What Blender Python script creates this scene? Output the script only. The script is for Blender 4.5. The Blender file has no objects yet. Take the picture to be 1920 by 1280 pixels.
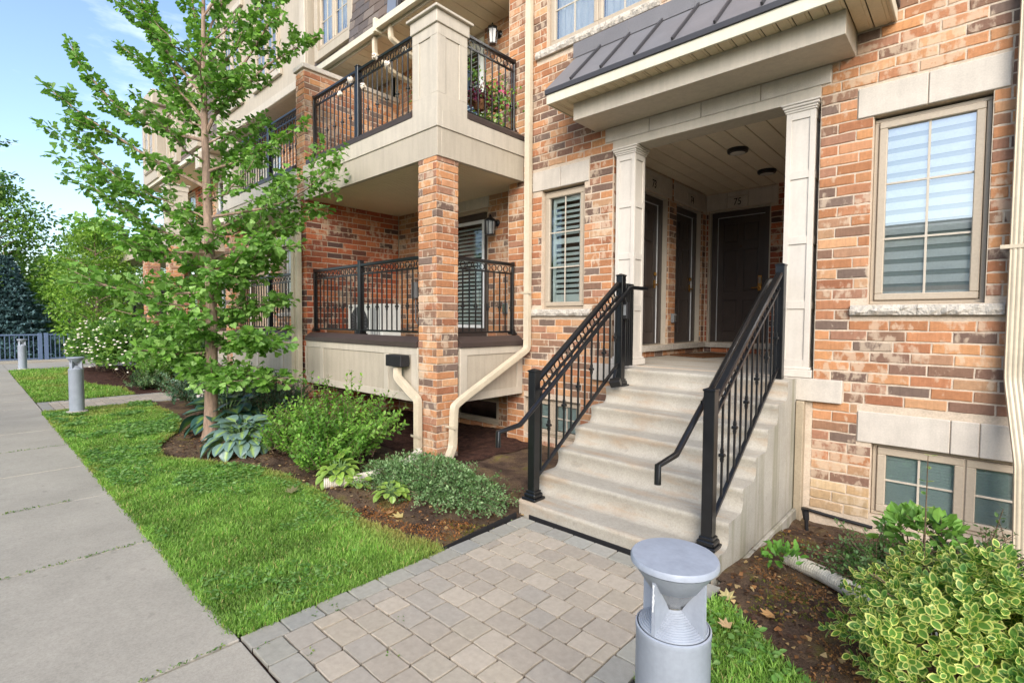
import bpy, math, random
import numpy as np
from mathutils import Matrix, Vector

random.seed(7)
rng = np.random.default_rng(7)
scene = bpy.context.scene
COL = scene.collection
R = math.radians
GZ = -1.65            # the path; the eye is the origin

# ---------------------------------------------------------------- camera
cam_d = bpy.data.cameras.new("camera")
cam = bpy.data.objects.new("camera", cam_d)
COL.objects.link(cam)
CR = Vector((0.73603446, 0.67691796, 0.00594463))
CU = Vector((-0.032333, 0.02638245, 0.99912889))
CF = Vector((-0.67617146, 0.73558551, -0.04130518))
cam.matrix_world = Matrix(((CR.x, CU.x, -CF.x, 0), (CR.y, CU.y, -CF.y, 0), (CR.z, CU.z, -CF.z, 0), (0, 0, 0, 1)))
FPX = 948.25
cam_d.sensor_fit = 'HORIZONTAL'
cam_d.sensor_width = 36.0
cam_d.lens = 36.0 * FPX / 1920.0
cam_d.clip_start = 0.05
cam_d.clip_end = 2000
scene.camera = cam

# ---------------------------------------------------------------- sky and sun
SUN_EL, SUN_AZ = 31.0, 142.0      # azimuth clockwise from +Y: the sun stands in front of the houses, to the right
world = bpy.data.worlds.new("World")
scene.world = world
world.use_nodes = True
wn, wl = world.node_tree.nodes, world.node_tree.links
wn.clear()
w_out = wn.new("ShaderNodeOutputWorld")
w_bg = wn.new("ShaderNodeBackground")
w_sky = wn.new("ShaderNodeTexSky")
w_sky.sky_type = 'NISHITA'
w_sky.sun_disc = False
w_sky.sun_elevation = R(SUN_EL)
w_sky.sun_rotation = R(SUN_AZ)
w_sky.air_density = 1.0
w_sky.dust_density = 1.6
w_sky.ozone_density = 1.4
w_bg.inputs['Strength'].default_value = 0.118
w_tc = wn.new("ShaderNodeTexCoord")
w_map = wn.new("ShaderNodeMapping")
w_map.inputs['Scale'].default_value = (1.6, 1.6, 5.5)
w_noise = wn.new("ShaderNodeTexNoise")
w_noise.inputs['Scale'].default_value = 2.1
w_noise.inputs['Detail'].default_value = 7.0
w_noise.inputs['Roughness'].default_value = 0.58
w_ramp = wn.new("ShaderNodeValToRGB")
w_ramp.color_ramp.elements[0].position = 0.60
w_ramp.color_ramp.elements[0].color = (0, 0, 0, 1)
w_ramp.color_ramp.elements[1].position = 0.84
w_ramp.color_ramp.elements[1].color = (0.6, 0.6, 0.6, 1)
w_mix = wn.new("ShaderNodeMixRGB")
w_mix.inputs['Color2'].default_value = (6.2, 6.5, 6.9, 1)
wl.new(w_tc.outputs['Generated'], w_map.inputs['Vector'])
wl.new(w_map.outputs['Vector'], w_noise.inputs['Vector'])
wl.new(w_noise.outputs['Fac'], w_ramp.inputs['Fac'])
wl.new(w_ramp.outputs['Color'], w_mix.inputs['Fac'])
wl.new(w_sky.outputs['Color'], w_mix.inputs['Color1'])
wl.new(w_mix.outputs['Color'], w_bg.inputs['Color'])
wl.new(w_bg.outputs['Background'], w_out.inputs['Surface'])

sun_d = bpy.data.lights.new("sun", 'SUN')
sun = bpy.data.objects.new("sun", sun_d)
COL.objects.link(sun)
sun_d.energy = 1.5
sun_d.angle = R(42)
sun_d.color = (1.0, 0.965, 0.91)
sd = Vector((math.sin(R(SUN_AZ)) * math.cos(R(SUN_EL)), math.cos(R(SUN_AZ)) * math.cos(R(SUN_EL)), math.sin(R(SUN_EL))))
sun.rotation_euler = sd.to_track_quat('Z', 'Y').to_euler()

vs = scene.view_settings
vs.view_transform = 'Standard'
vs.look = 'None'
vs.exposure = 1.46
vs.gamma = 1.0
vs.use_curve_mapping = False
scene.cycles.max_bounces = 12
scene.cycles.diffuse_bounces = 8
scene.cycles.transparent_max_bounces = 16
scene.cycles.use_adaptive_sampling = True
scene.cycles.use_denoising = True

# ---------------------------------------------------------------- materials
def lin(c):
    return tuple(((x / 255) / 12.92 if x / 255 <= 0.04045 else ((x / 255 + 0.055) / 1.055) ** 2.4) for x in c)

def new_mat(name):
    m = bpy.data.materials.new(name)
    m.use_nodes = True
    nt = m.node_tree
    nt.nodes.clear()
    out = nt.nodes.new("ShaderNodeOutputMaterial")
    b = nt.nodes.new("ShaderNodeBsdfPrincipled")
    nt.links.new(b.outputs[0], out.inputs[0])
    return m, nt, b, out

def N(nt, typ, **kw):
    n = nt.nodes.new(typ)
    for k, v in kw.items():
        if k in n.inputs:
            n.inputs[k].default_value = v
        else:
            setattr(n, k, v)
    return n

def pos_noise(nt, scale, detail=4, rough=0.55, stretch=(1, 1, 1)):
    g = N(nt, "ShaderNodeNewGeometry")
    mp = N(nt, "ShaderNodeMapping")
    mp.inputs['Scale'].default_value = stretch
    nt.links.new(g.outputs['Position'], mp.inputs['Vector'])
    n = N(nt, "ShaderNodeTexNoise", Scale=scale, Detail=detail, Roughness=rough)
    nt.links.new(mp.outputs['Vector'], n.inputs['Vector'])
    return n

def ramp(nt, src, stops):
    r = N(nt, "ShaderNodeValToRGB")
    e = r.color_ramp.elements
    while len(e) < len(stops):
        e.new(0.5)
    for el, (p, c) in zip(e, stops):
        el.position = p
        el.color = (c[0], c[1], c[2], 1) if hasattr(c, '__len__') else (c, c, c, 1)
    nt.links.new(src, r.inputs['Fac'])
    return r

def mixc(nt, mode, fac, a, b):
    m = N(nt, "ShaderNodeMixRGB", blend_type=mode)
    for k, v in (('Fac', fac), ('Color1', a), ('Color2', b)):
        if hasattr(v, 'is_linked') or hasattr(v, 'links'):
            nt.links.new(v, m.inputs[k])
        elif k == 'Fac':
            m.inputs[k].default_value = v
        else:
            m.inputs[k].default_value = (v[0], v[1], v[2], 1)
    return m.outputs['Color']

def bump(nt, b, src, strength, dist=0.01):
    n = N(nt, "ShaderNodeBump", Strength=strength, Distance=dist)
    nt.links.new(src, n.inputs['Height'])
    nt.links.new(n.outputs['Normal'], b.inputs['Normal'])

MAT = {}
def simple(name, col, rough=0.6, spec=0.4, metal=0.0, n1=(9, 0.10), n2=(60, 0.06), bmp=(120, 0.08, 0.003), stretch=(1, 1, 1), srgb=True, drip=0.0, chips=None):
    m, nt, b, out = new_mat(name)
    c = lin(col) if srgb else col
    a = pos_noise(nt, n1[0], 5, 0.6, stretch)
    r1 = ramp(nt, a.outputs['Fac'], [(0.3, 1 - n1[1]), (0.7, 1 + n1[1])])
    a2 = pos_noise(nt, n2[0], 3)
    r2 = ramp(nt, a2.outputs['Fac'], [(0.3, 1 - n2[1]), (0.7, 1 + n2[1])])
    x = mixc(nt, 'MULTIPLY', 1.0, c, r1.outputs['Color'])
    x = mixc(nt, 'MULTIPLY', 1.0, x, r2.outputs['Color'])
    if drip:
        a4 = pos_noise(nt, 16, 5, 0.65, (1, 1, 0.10))
        r4 = ramp(nt, a4.outputs['Fac'], [(0.42, 1.0), (0.72, 1 - drip)])
        x = mixc(nt, 'MULTIPLY', 1.0, x, r4.outputs['Color'])
    if chips:
        a5 = pos_noise(nt, 34, 6, 0.7, (1, 1, 0.35))
        r5 = ramp(nt, a5.outputs['Fac'], [(0.69, 0.0), (0.71, 0.7)])
        x = mixc(nt, 'MIX', r5.outputs['Color'], x, lin(chips))
    nt.links.new(x, b.inputs['Base Color'])
    b.inputs['Roughness'].default_value = rough
    b.inputs['Specular IOR Level'].default_value = spec
    b.inputs['Metallic'].default_value = metal
    if bmp:
        a3 = pos_noise(nt, bmp[0], 3, 0.6, stretch)
        bump(nt, b, a3.outputs['Fac'], bmp[1], bmp[2])
    MAT[name] = m
    return m

simple("tan_siding", (174, 163, 146), 0.55, 0.35, n1=(3, 0.05), n2=(40, 0.03), drip=0.14)
simple("tan_light", (186, 176, 160), 0.5, 0.35, n1=(3, 0.05), n2=(40, 0.03), drip=0.14)
simple("cream_metal", (206, 199, 178), 0.45, 0.4, n1=(4, 0.05), n2=(50, 0.03), drip=0.10)
simple("downpipe_paint", (186, 173, 150), 0.42, 0.45, n1=(5, 0.08), n2=(30, 0.05))
simple("column_paint", (198, 190, 179), 0.5, 0.35, n1=(5, 0.05), n2=(50, 0.03), drip=0.10)
simple("soffit_tan", (206, 190, 160), 0.55, 0.3, n1=(3, 0.05))
simple("ceiling_plank", (222, 208, 182), 0.55, 0.3, n1=(3, 0.06))
simple("precast", (192, 183, 171), 0.85, 0.2, n1=(7, 0.07), n2=(90, 0.07), bmp=(200, 0.25, 0.004), drip=0.10)
simple("rough_stone", (184, 176, 164), 0.9, 0.2, n1=(14, 0.16), n2=(60, 0.15), bmp=(45, 0.8, 0.02))
simple("mortar", (194, 177, 157), 0.95, 0.1, n1=(9, 0.12), n2=(70, 0.12), bmp=(160, 0.5, 0.006))
simple("window_tan", (172, 158, 139), 0.45, 0.4, n1=(4, 0.03))
simple("dark_cap", (66, 56, 52), 0.4, 0.4, n1=(6, 0.12))
simple("black_metal", (20, 21, 23), 0.28, 0.55, n1=(8, 0.25), n2=(80, 0.1), bmp=(300, 0.05, 0.001))
simple("door_black", (66, 58, 54), 0.28, 0.6, n1=(6, 0.12), n2=(60, 0.06))
simple("white_trim", (214, 216, 216), 0.4, 0.4, n1=(6, 0.03))
simple("shutter_white", (206, 214, 210), 0.45, 0.35, n1=(6, 0.03))
simple("blind_sheer", (150, 160, 150), 0.8, 0.1, n1=(8, 0.05))
simple("blind_grey", (230, 234, 230), 0.7, 0.2, n1=(8, 0.05))
simple("blind_pale", (196, 204, 204), 0.7, 0.2, n1=(8, 0.04))
simple("room_dark", (44, 50, 46), 0.9, 0.1, n1=(2, 0.4))
simple("curtain", (228, 228, 224), 0.85, 0.1, n1=(4, 0.06), stretch=(6, 6, 0.4))
simple("roof_metal", (112, 110, 112), 0.5, 0.35, metal=0.0, n1=(3, 0.08))
simple("roof_trim", (62, 61, 64), 0.5, 0.35, metal=0.0, n1=(4, 0.08))
simple("slate", (104, 96, 92), 0.8, 0.25, n1=(6, 0.14), n2=(60, 0.1), bmp=(60, 0.3, 0.006))
simple("hip_metal", (128, 134, 146), 0.35, 0.5, metal=0.3, n1=(3, 0.07))
simple("brass", (190, 146, 78), 0.25, 0.5, metal=0.9, n1=(8, 0.1))
simple("steel", (176, 174, 168), 0.22, 0.5, metal=0.9, n1=(8, 0.08))
simple("grey_box", (116, 118, 120), 0.5, 0.4)
simple("bollard_paint", (152, 158, 168), 0.45, 0.4, n1=(7, 0.08), n2=(60, 0.05), drip=0.12, chips=(200, 206, 210))
simple("bollard_base", (178, 168, 156), 0.8, 0.2, n1=(9, 0.1))
simple("frosted", (196, 192, 180), 0.3, 0.4, n1=(6, 0.05))
simple("lantern_glass", (150, 152, 150), 0.15, 0.6, n1=(6, 0.1))
simple("fence_paint", (88, 104, 130), 0.5, 0.35, n1=(5, 0.06))
simple("ac_white", (206, 206, 200), 0.45, 0.4, n1=(6, 0.03))
simple("ac_dark", (58, 58, 60), 0.5, 0.3)
simple("pot_blue", (72, 92, 112), 0.35, 0.5)
simple("wood_brown", (120, 84, 58), 0.7, 0.2, n1=(10, 0.2), stretch=(1, 6, 1))
simple("mat_brown", (96, 66, 46), 0.95, 0.05, n1=(30, 0.3), n2=(150, 0.3), bmp=(220, 0.8, 0.01))
simple("rose_white", (232, 220, 204), 0.6, 0.3, n1=(30, 0.1))
simple("petal_pink", (196, 78, 132), 0.6, 0.3)
simple("petal_white", (226, 214, 212), 0.6, 0.3)
simple("corrugated_white", (196, 188, 172), 0.5, 0.4, n1=(14, 0.16), n2=(60, 0.08))
simple("edging_black", (34, 33, 34), 0.6, 0.3)
simple("ink", (38, 34, 32), 0.8, 0.1)
simple("asphalt", (112, 110, 106), 0.95, 0.1, n1=(3, 0.15), n2=(120, 0.2))
simple("stucco_far", (206, 200, 188), 0.9, 0.1)

def concrete(name, col, stain=0.12, joint=(150, 0.3), warm=None, streak=False):
    m, nt, b, out = new_mat(name)
    a = pos_noise(nt, 1.7, 6, 0.6)
    r1 = ramp(nt, a.outputs['Fac'], [(0.28, 1 - stain), (0.72, 1 + stain * 0.8)])
    a2 = pos_noise(nt, 22, 5, 0.7)
    r2 = ramp(nt, a2.outputs['Fac'], [(0.3, 0.93), (0.7, 1.06)])
    a4 = pos_noise(nt, 320, 2, 0.5)
    r4 = ramp(nt, a4.outputs['Fac'], [(0.25, 0.86), (0.5, 1.0), (0.75, 1.1)])
    x = mixc(nt, 'MULTIPLY', 1.0, lin(col), r1.outputs['Color'])
    x = mixc(nt, 'MULTIPLY', 1.0, x, r2.outputs['Color'])
    x = mixc(nt, 'MULTIPLY', 1.0, x, r4.outputs['Color'])
    a8 = pos_noise(nt, 11, 1, 0.4)
    r8 = ramp(nt, a8.outputs['Fac'], [(0.71, 1.0), (0.77, 0.84)])
    x = mixc(nt, 'MULTIPLY', 1.0, x, r8.outputs['Color'])
    a9 = pos_noise(nt, 75, 3, 0.6)
    r9 = ramp(nt, a9.outputs['Fac'], [(0.34, 0.90), (0.5, 1.0), (0.68, 1.07)])
    x = mixc(nt, 'MULTIPLY', 1.0, x, r9.outputs['Color'])
    if warm:
        a5 = pos_noise(nt, 2.3, 4, 0.6, (0.7, 3.0, 3.0))
        r5 = ramp(nt, a5.outputs['Fac'], [(0.53, 0.0), (0.70, 0.5)])
        x = mixc(nt, 'MIX', r5.outputs['Color'], x, lin(warm))
    if streak:
        a6 = pos_noise(nt, 7.0, 5, 0.6, (1.0, 1.0, 0.06))
        r6 = ramp(nt, a6.outputs['Fac'], [(0.44, 0.0), (0.60, 0.62)])
        x = mixc(nt, 'MIX', r6.outputs['Color'], x, lin((120, 116, 92)))
    nt.links.new(x, b.inputs['Base Color'])
    b.inputs['Roughness'].default_value = 0.9
    b.inputs['Specular IOR Level'].default_value = 0.2
    a3 = pos_noise(nt, joint[0], 4, 0.6)
    bump(nt, b, a3.outputs['Fac'], joint[1], 0.004)
    MAT[name] = m
concrete("sidewalk_concrete", (160, 153, 140), 0.12)
concrete("step_concrete", (168, 161, 148), 0.20, warm=(160, 130, 98))
concrete("cheek_concrete", (164, 159, 148), 0.16, streak=True)
concrete("foundation", (160, 146, 124), 0.18)

def attr_surface(name, rough=0.85, smear=None, bmp=(90, 0.45, 0.006), stri=True, spec=0.2, var=0.12):
    m, nt, b, out = new_mat(name)
    at = N(nt, "ShaderNodeAttribute", attribute_name="tint")
    a = pos_noise(nt, 26, 5, 0.65)
    r1 = ramp(nt, a.outputs['Fac'], [(0.3, 1 - var), (0.7, 1 + var)])
    x = mixc(nt, 'MULTIPLY', 1.0, at.outputs['Color'], r1.outputs['Color'])
    if stri:
        s = pos_noise(nt, 55, 3, 0.6, (1.0, 1.0, 0.10))
        r2 = ramp(nt, s.outputs['Fac'], [(0.3, 0.90), (0.7, 1.08)])
        x = mixc(nt, 'MULTIPLY', 1.0, x, r2.outputs['Color'])
    if smear:
        s2 = pos_noise(nt, 15, 4, 0.55, (1.0, 1.0, 0.6))
        s3 = pos_noise(nt, 2.4, 3, 0.5)
        ad = N(nt, "ShaderNodeMath", operation='ADD')
        nt.links.new(s2.outputs['Fac'], ad.inputs[0])
        nt.links.new(s3.outputs['Fac'], ad.inputs[1])
        mr = N(nt, "ShaderNodeMapRange")
        mr.inputs['From Min'].default_value = 1.06
        mr.inputs['From Max'].default_value = 1.16
        mr.inputs['To Max'].default_value = 0.56
        nt.links.new(ad.outputs[0], mr.inputs['Value'])
        x = mixc(nt, 'MIX', mr.outputs['Result'], x, lin(smear))
    nt.links.new(x, b.inputs['Base Color'])
    b.inputs['Roughness'].default_value = rough
    b.inputs['Specular IOR Level'].default_value = spec
    if bmp:
        a3 = pos_noise(nt, bmp[0], 4, 0.65)
        bump(nt, b, a3.outputs['Fac'], bmp[1], bmp[2])
    MAT[name] = m
attr_surface("brick", 0.9, (200, 180, 156))
attr_surface("paver", 0.9, None, (140, 0.5, 0.004), stri=False, var=0.10)
attr_surface("shingle", 0.85, None, (60, 0.4, 0.004), stri=False)

def leaf_mat(name, rough=0.45, trans=0.32, spec=0.35):
    m, nt, b, out = new_mat(name)
    at = N(nt, "ShaderNodeAttribute", attribute_name="tint")
    a = pos_noise(nt, 35, 2)
    r1 = ramp(nt, a.outputs['Fac'], [(0.3, 0.88), (0.7, 1.12)])
    x = mixc(nt, 'MULTIPLY', 1.0, at.outputs['Color'], r1.outputs['Color'])
    nt.links.new(x, b.inputs['Base Color'])
    b.inputs['Roughness'].default_value = rough
    b.inputs['Specular IOR Level'].default_value = spec
    t = N(nt, "ShaderNodeBsdfTranslucent")
    y = mixc(nt, 'MULTIPLY', 1.0, x, (1.25, 1.35, 0.7))
    nt.links.new(y, t.inputs['Color'])
    ms = N(nt, "ShaderNodeMixShader")
    ms.inputs[0].default_value = trans
    nt.links.new(b.outputs[0], ms.inputs[1])
    nt.links.new(t.outputs[0], ms.inputs[2])
    nt.links.new(ms.outputs[0], out.inputs[0])
    MAT[name] = m
leaf_mat("leaf", 0.45, 0.42)
leaf_mat("leaf_glossy", 0.3, 0.2, 0.5)
leaf_mat("needle", 0.6, 0.1, 0.2)
leaf_mat("grass_blade", 0.5, 0.35, 0.25)

def glass(name, tint=(0.9, 0.95, 0.95), base_reflect=0.10, rough=0.0):
    m, nt, b, out = new_mat(name)
    nt.nodes.remove(b)
    tr = N(nt, "ShaderNodeBsdfTransparent")
    tr.inputs[0].default_value = (*tint, 1)
    gl = N(nt, "ShaderNodeBsdfGlossy", Roughness=rough)
    gl.inputs[0].default_value = (0.95, 0.97, 1.0, 1)
    fr = N(nt, "ShaderNodeFresnel", IOR=1.5)
    ad = N(nt, "ShaderNodeMath", operation='ADD', use_clamp=True)
    ad.inputs[1].default_value = base_reflect
    nt.links.new(fr.outputs[0], ad.inputs[0])
    ms = N(nt, "ShaderNodeMixShader")
    nt.links.new(ad.outputs[0], ms.inputs[0])
    nt.links.new(tr.outputs[0], ms.inputs[1])
    nt.links.new(gl.outputs[0], ms.inputs[2])
    nt.links.new(ms.outputs[0], out.inputs[0])
    MAT[name] = m
glass("coated_glass", (0.94, 0.97, 0.96), 0.30)
glass("plain_glass", (0.92, 0.97, 0.95), 0.07)
glass("green_glass", (0.84, 0.92, 0.88), 0.14)

def bark_mat(name, col, sc=30):
    m, nt, b, out = new_mat(name)
    a = pos_noise(nt, sc, 6, 0.7, (1, 1, 0.22))
    r1 = ramp(nt, a.outputs['Fac'], [(0.3, tuple(0.5 * c for c in lin(col))), (0.7, tuple(1.25 * c for c in lin(col)))])
    nt.links.new(r1.outputs['Color'], b.inputs['Base Color'])
    b.inputs['Roughness'].default_value = 0.9
    bump(nt, b, a.outputs['Fac'], 0.9, 0.02)
    MAT[name] = m
bark_mat("bark", (150, 126, 108))
bark_mat("twig", (112, 92, 72), 60)

def ground_mat(name, stops, scale, stops2, scale2, bmp):
    m, nt, b, out = new_mat(name)
    a = pos_noise(nt, scale, 6, 0.62)
    r1 = ramp(nt, a.outputs['Fac'], [(p, lin(c)) for p, c in stops])
    a2 = pos_noise(nt, scale2, 5, 0.6)
    r2 = ramp(nt, a2.outputs['Fac'], stops2)
    a3 = pos_noise(nt, 90, 5, 0.7)
    r3 = ramp(nt, a3.outputs['Fac'], [(0.3, 0.55), (0.7, 1.4)])
    x = mixc(nt, 'MULTIPLY', 1.0, r1.outputs['Color'], r2.outputs['Color'])
    x = mixc(nt, 'MULTIPLY', 1.0, x, r3.outputs['Color'])
    nt.links.new(x, b.inputs['Base Color'])
    b.inputs['Roughness'].default_value = 0.95
    b.inputs['Specular IOR Level'].default_value = 0.1
    bump(nt, b, a3.outputs['Fac'], bmp, 0.03)
    MAT[name] = m
ground_mat("soil", [(0.30, (72, 58, 50)), (0.46, (100, 82, 68)), (0.58, (118, 98, 76)), (0.66, (118, 108, 62)), (0.78, (138, 108, 72))], 3.4,
           [(0.3, 0.8), (0.7, 1.2)], 11, 0.9)
ground_mat("mulch", [(0.3, (52, 40, 36)), (0.5, (82, 58, 50)), (0.7, (104, 76, 62))], 9, [(0.3, 0.7), (0.7, 1.25)], 30, 1.0)
ground_mat("turf", [(0.3, (62, 82, 34)), (0.6, (86, 104, 44)), (0.8, (120, 112, 62))], 3, [(0.3, 0.8), (0.7, 1.2)], 20, 0.8)

# ---------------------------------------------------------------- building blocks
INV = {}
def finish(o, parent=None):
    COL.objects.link(o)
    if parent is not None:
        o.parent = parent
        o.matrix_parent_inverse = INV.get(parent.name, Matrix.Identity(4))
    return o

def thing(name, label, cat, loc=(0, 0, 0), group=None, kind=None):
    o = bpy.data.objects.new(name, None)
    o.empty_display_size = 0.1
    o.location = loc
    COL.objects.link(o)
    o['label'] = label
    o['category'] = cat
    if group:
        o['group'] = group
    if kind:
        o['kind'] = kind
    INV[o.name] = Matrix.Translation(-Vector(loc))
    return o

def tag(o, label, cat, group=None, kind=None):
    o['label'] = label
    if cat:
        o['category'] = cat
    if group:
        o['group'] = group
    if kind:
        o['kind'] = kind
    return o

def structure(o, label):
    o['kind'] = 'structure'
    o['label'] = label
    return o

class MB:
    """gathers boxes, sweeps and lathes into one mesh"""
    def __init__(s, T=None):
        s.v, s.f, s.c, s.T = [], [], [], T
        s.has_c = False
    def add(s, vs, fs, col=None):
        n = len(s.v)
        s.v.extend([tuple(v) for v in vs])
        s.f.extend([tuple(i + n for i in f) for f in fs])
        if col is not None:
            s.has_c = True
        s.c.extend([col or (1, 1, 1)] * len(vs))
        return s
    def obox(s, c, h, M=None, b=0.003, col=None):
        c = Vector(c)
        b = min(b, 0.45 * min(h))
        vs = []
        idx = {}
        for sx in (-1, 1):
            for sy in (-1, 1):
                for sz in (-1, 1):
                    for ax in range(3):
                        p = [sx * (h[0] - b), sy * (h[1] - b), sz * (h[2] - b)]
                        p[ax] = (sx, sy, sz)[ax] * h[ax]
                        idx[(sx, sy, sz, ax)] = len(vs)
                        vs.append(Vector(p))
        fs = []
        for ax in range(3):
            o1, o2 = [(1, 2), (0, 2), (0, 1)][ax]
            for sg in (-1, 1):
                q = []
                for a1, a2 in ((-1, -1), (1, -1), (1, 1), (-1, 1)):
                    k = [0, 0, 0]
                    k[ax], k[o1], k[o2] = sg, a1, a2
                    q.append(idx[(*k, ax)])
                fs.append(q)
            for a1 in (-1, 1):
                for a2 in (-1, 1):
                    k0, k1 = [0, 0, 0], [0, 0, 0]
                    k0[ax], k0[o1], k0[o2] = -1, a1, a2
                    k1[ax], k1[o1], k1[o2] = 1, a1, a2
                    fs.append([idx[(*k0, o1)], idx[(*k1, o1)], idx[(*k1, o2)], idx[(*k0, o2)]])
        for sx in (-1, 1):
            for sy in (-1, 1):
                for sz in (-1, 1):
                    fs.append([idx[(sx, sy, sz, a)] for a in range(3)])
        out = []
        for f in fs:
            nrm = (vs[f[1]] - vs[f[0]]).cross(vs[f[2]] - vs[f[0]])
            ctr = sum((vs[i] for i in f), Vector()) / len(f)
            out.append(f if nrm.dot(ctr) >= 0 else f[::-1])
        vs = [c + (M @ v if M is not None else v) for v in vs]
        return s.add(vs, out, col)
    def box(s, x0, x1, y0, y1, z0, z1, b=0.003, col=None):
        return s.obox(((x0 + x1) / 2, (y0 + y1) / 2, (z0 + z1) / 2), (abs(x1 - x0) / 2, abs(y1 - y0) / 2, abs(z1 - z0) / 2), None, b, col)
    def bar(s, p, q, w, h, b=0.002, up=(0, 0, 1)):
        p, q = Vector(p), Vector(q)
        d = (q - p)
        L = d.length
        d.normalize()
        up = Vector(up)
        sd_ = d.cross(up)
        if sd_.length < 1e-4:
            sd_ = d.cross(Vector((1, 0, 0)))
        sd_.normalize()
        u2 = sd_.cross(d)
        M = Matrix((d, sd_, u2)).transposed()
        return s.obox((p + q) / 2, (L / 2, w / 2, h / 2), M, b)
    def sweep(s, pts, prof, up=(0, 0, 1), cap=True, scales=None):
        pts = [Vector(p) for p in pts]
        n, k = len(pts), len(prof)
        vs = []
        a_prev = None
        for i, p in enumerate(pts):
            t0 = (pts[i] - pts[i - 1]).normalized() if i > 0 else None
            t1 = (pts[i + 1] - pts[i]).normalized() if i < n - 1 else None
            t = (t0 + t1).normalized() if (t0 is not None and t1 is not None) else (t0 if t1 is None else t1)
            if a_prev is None:
                a = Vector(up).cross(t)
                if a.length < 1e-3:
                    a = Vector((1, 0, 0)).cross(t)
                    if a.length < 1e-3:
                        a = Vector((0, 1, 0)).cross(t)
            else:
                a = a_prev - t * a_prev.dot(t)
            a.normalize()
            a_prev = a
            bb = t.cross(a)
            m = 1.0
            if t0 is not None and t1 is not None:
                m = 1.0 / max(0.5, math.sqrt(max(0.05, (1 + t0.dot(t1)) / 2)))
            sc = scales[i] if scales else 1.0
            for (u, w) in prof:
                vs.append(p + (a * u + bb * w) * sc)
        fs = []
        for i in range(n - 1):
            for j in range(k):
                fs.append((i * k + j, i * k + (j + 1) % k, (i + 1) * k + (j + 1) % k, (i + 1) * k + j))
        if cap:
            fs.append(tuple(range(k))[::-1])
            fs.append(tuple((n - 1) * k + j for j in range(k)))
        return s.add(vs, fs)
    def tube(s, pts, r, n=10, cap=True):
        rs = r if hasattr(r, '__len__') else [r] * len(pts)
        prof = [(math.cos(2 * math.pi * i / n), math.sin(2 * math.pi * i / n)) for i in range(n)]
        return s.sweep(pts, prof, cap=cap, scales=rs)
    def lathe(s, prof, c, n=24, cap=True):
        vs, fs = [], []
        k = len(prof)
        for i in range(n):
            a = 2 * math.pi * i / n
            for (r, z) in prof:
                vs.append((c[0] + r * math.cos(a), c[1] + r * math.sin(a), c[2] + z))
        for i in range(n):
            for j in range(k - 1):
                i2 = (i + 1) % n
                fs.append((i * k + j, i2 * k + j, i2 * k + j + 1, i * k + j + 1))
        if cap:
            if prof[0][0] > 1e-5:
                fs.append(tuple(i * k for i in range(n))[::-1])
            if prof[-1][0] > 1e-5:
                fs.append(tuple(i * k + k - 1 for i in range(n)))
        return s.add(vs, fs)
    def prism(s, poly, axis, a0, a1):
        """poly in the other two axes, extruded along axis"""
        k = len(poly)
        def P(p, a):
            q = list(p)
            q.insert(axis, a)
            return q
        vs = [P(p, a0) for p in poly] + [P(p, a1) for p in poly]
        fs = [(i, (i + 1) % k, k + (i + 1) % k, k + i) for i in range(k)]
        fs += [tuple(range(k))[::-1], tuple(range(k, 2 * k))]
        return s.add(vs, fs)
    def mesh(s, name, mat, smooth=False):
        me = bpy.data.meshes.new(name)
        vs = s.v if s.T is None else [tuple(s.T @ Vector(v)) for v in s.v]
        me.from_pydata(vs, [], s.f)
        if s.has_c:
            at = me.attributes.new("tint", 'FLOAT_COLOR', 'POINT')
            at.data.foreach_set("color", np.array([(*c, 1) for c in s.c], dtype=np.float32).ravel())
        me.materials.append(MAT[mat] if isinstance(mat, str) else mat)
        if smooth:
            me.polygons.foreach_set("use_smooth", [True] * len(me.polygons))
            me.set_sharp_from_angle(angle=R(40))
        me.update()
        return me
    def build(s, name, mat, parent=None, smooth=False):
        return finish(bpy.data.objects.new(name, s.mesh(name, mat, smooth)), parent)

def recalc(o):
    import bmesh
    bm = bmesh.new()
    bm.from_mesh(o.data)
    bmesh.ops.recalc_face_normals(bm, faces=bm.faces)
    bm.to_mesh(o.data)
    bm.free()
    return o

def inst(me, name, parent, loc, rot=(0, 0, 0), scale=(1, 1, 1)):
    o = bpy.data.objects.new(name, me)
    o.location = loc
    o.rotation_euler = rot
    o.scale = scale
    return finish(o, parent)

def mesh_np(name, V, F, mat, tint=None, smooth=False):
    """V (n,3), F (m,k)"""
    me = bpy.data.meshes.new(name)
    V = np.ascontiguousarray(V, dtype=np.float32)
    F = np.ascontiguousarray(F, dtype=np.int32)
    m, k = F.shape
    me.vertices.add(len(V))
    me.vertices.foreach_set("co", V.ravel())
    me.loops.add(m * k)
    me.loops.foreach_set("vertex_index", F.ravel())
    me.polygons.add(m)
    me.polygons.foreach_set("loop_start", np.arange(0, m * k, k, dtype=np.int32))
    try:
        me.polygons.foreach_set("loop_total", np.full(m, k, dtype=np.int32))
    except Exception:
        pass
    if tint is not None:
        at = me.attributes.new("tint", 'FLOAT_COLOR', 'POINT')
        c = np.ones((len(V), 4), dtype=np.float32)
        c[:, :3] = tint
        at.data.foreach_set("color", c.ravel())
    me.materials.append(MAT[mat])
    me.update(calc_edges=True)
    me.polygons.foreach_set("use_smooth", np.full(m, bool(smooth), dtype=bool))
    me.validate()
    return me

def in_view(p, margin=40):
    p = Vector(p)
    d = p.dot(CF)
    if d < 0.2:
        return False
    x = 960 + FPX * p.dot(CR) / d
    y = 640 - FPX * p.dot(CU) / d
    return -margin < x < 1920 + margin and -margin < y < 1280 + margin

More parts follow.
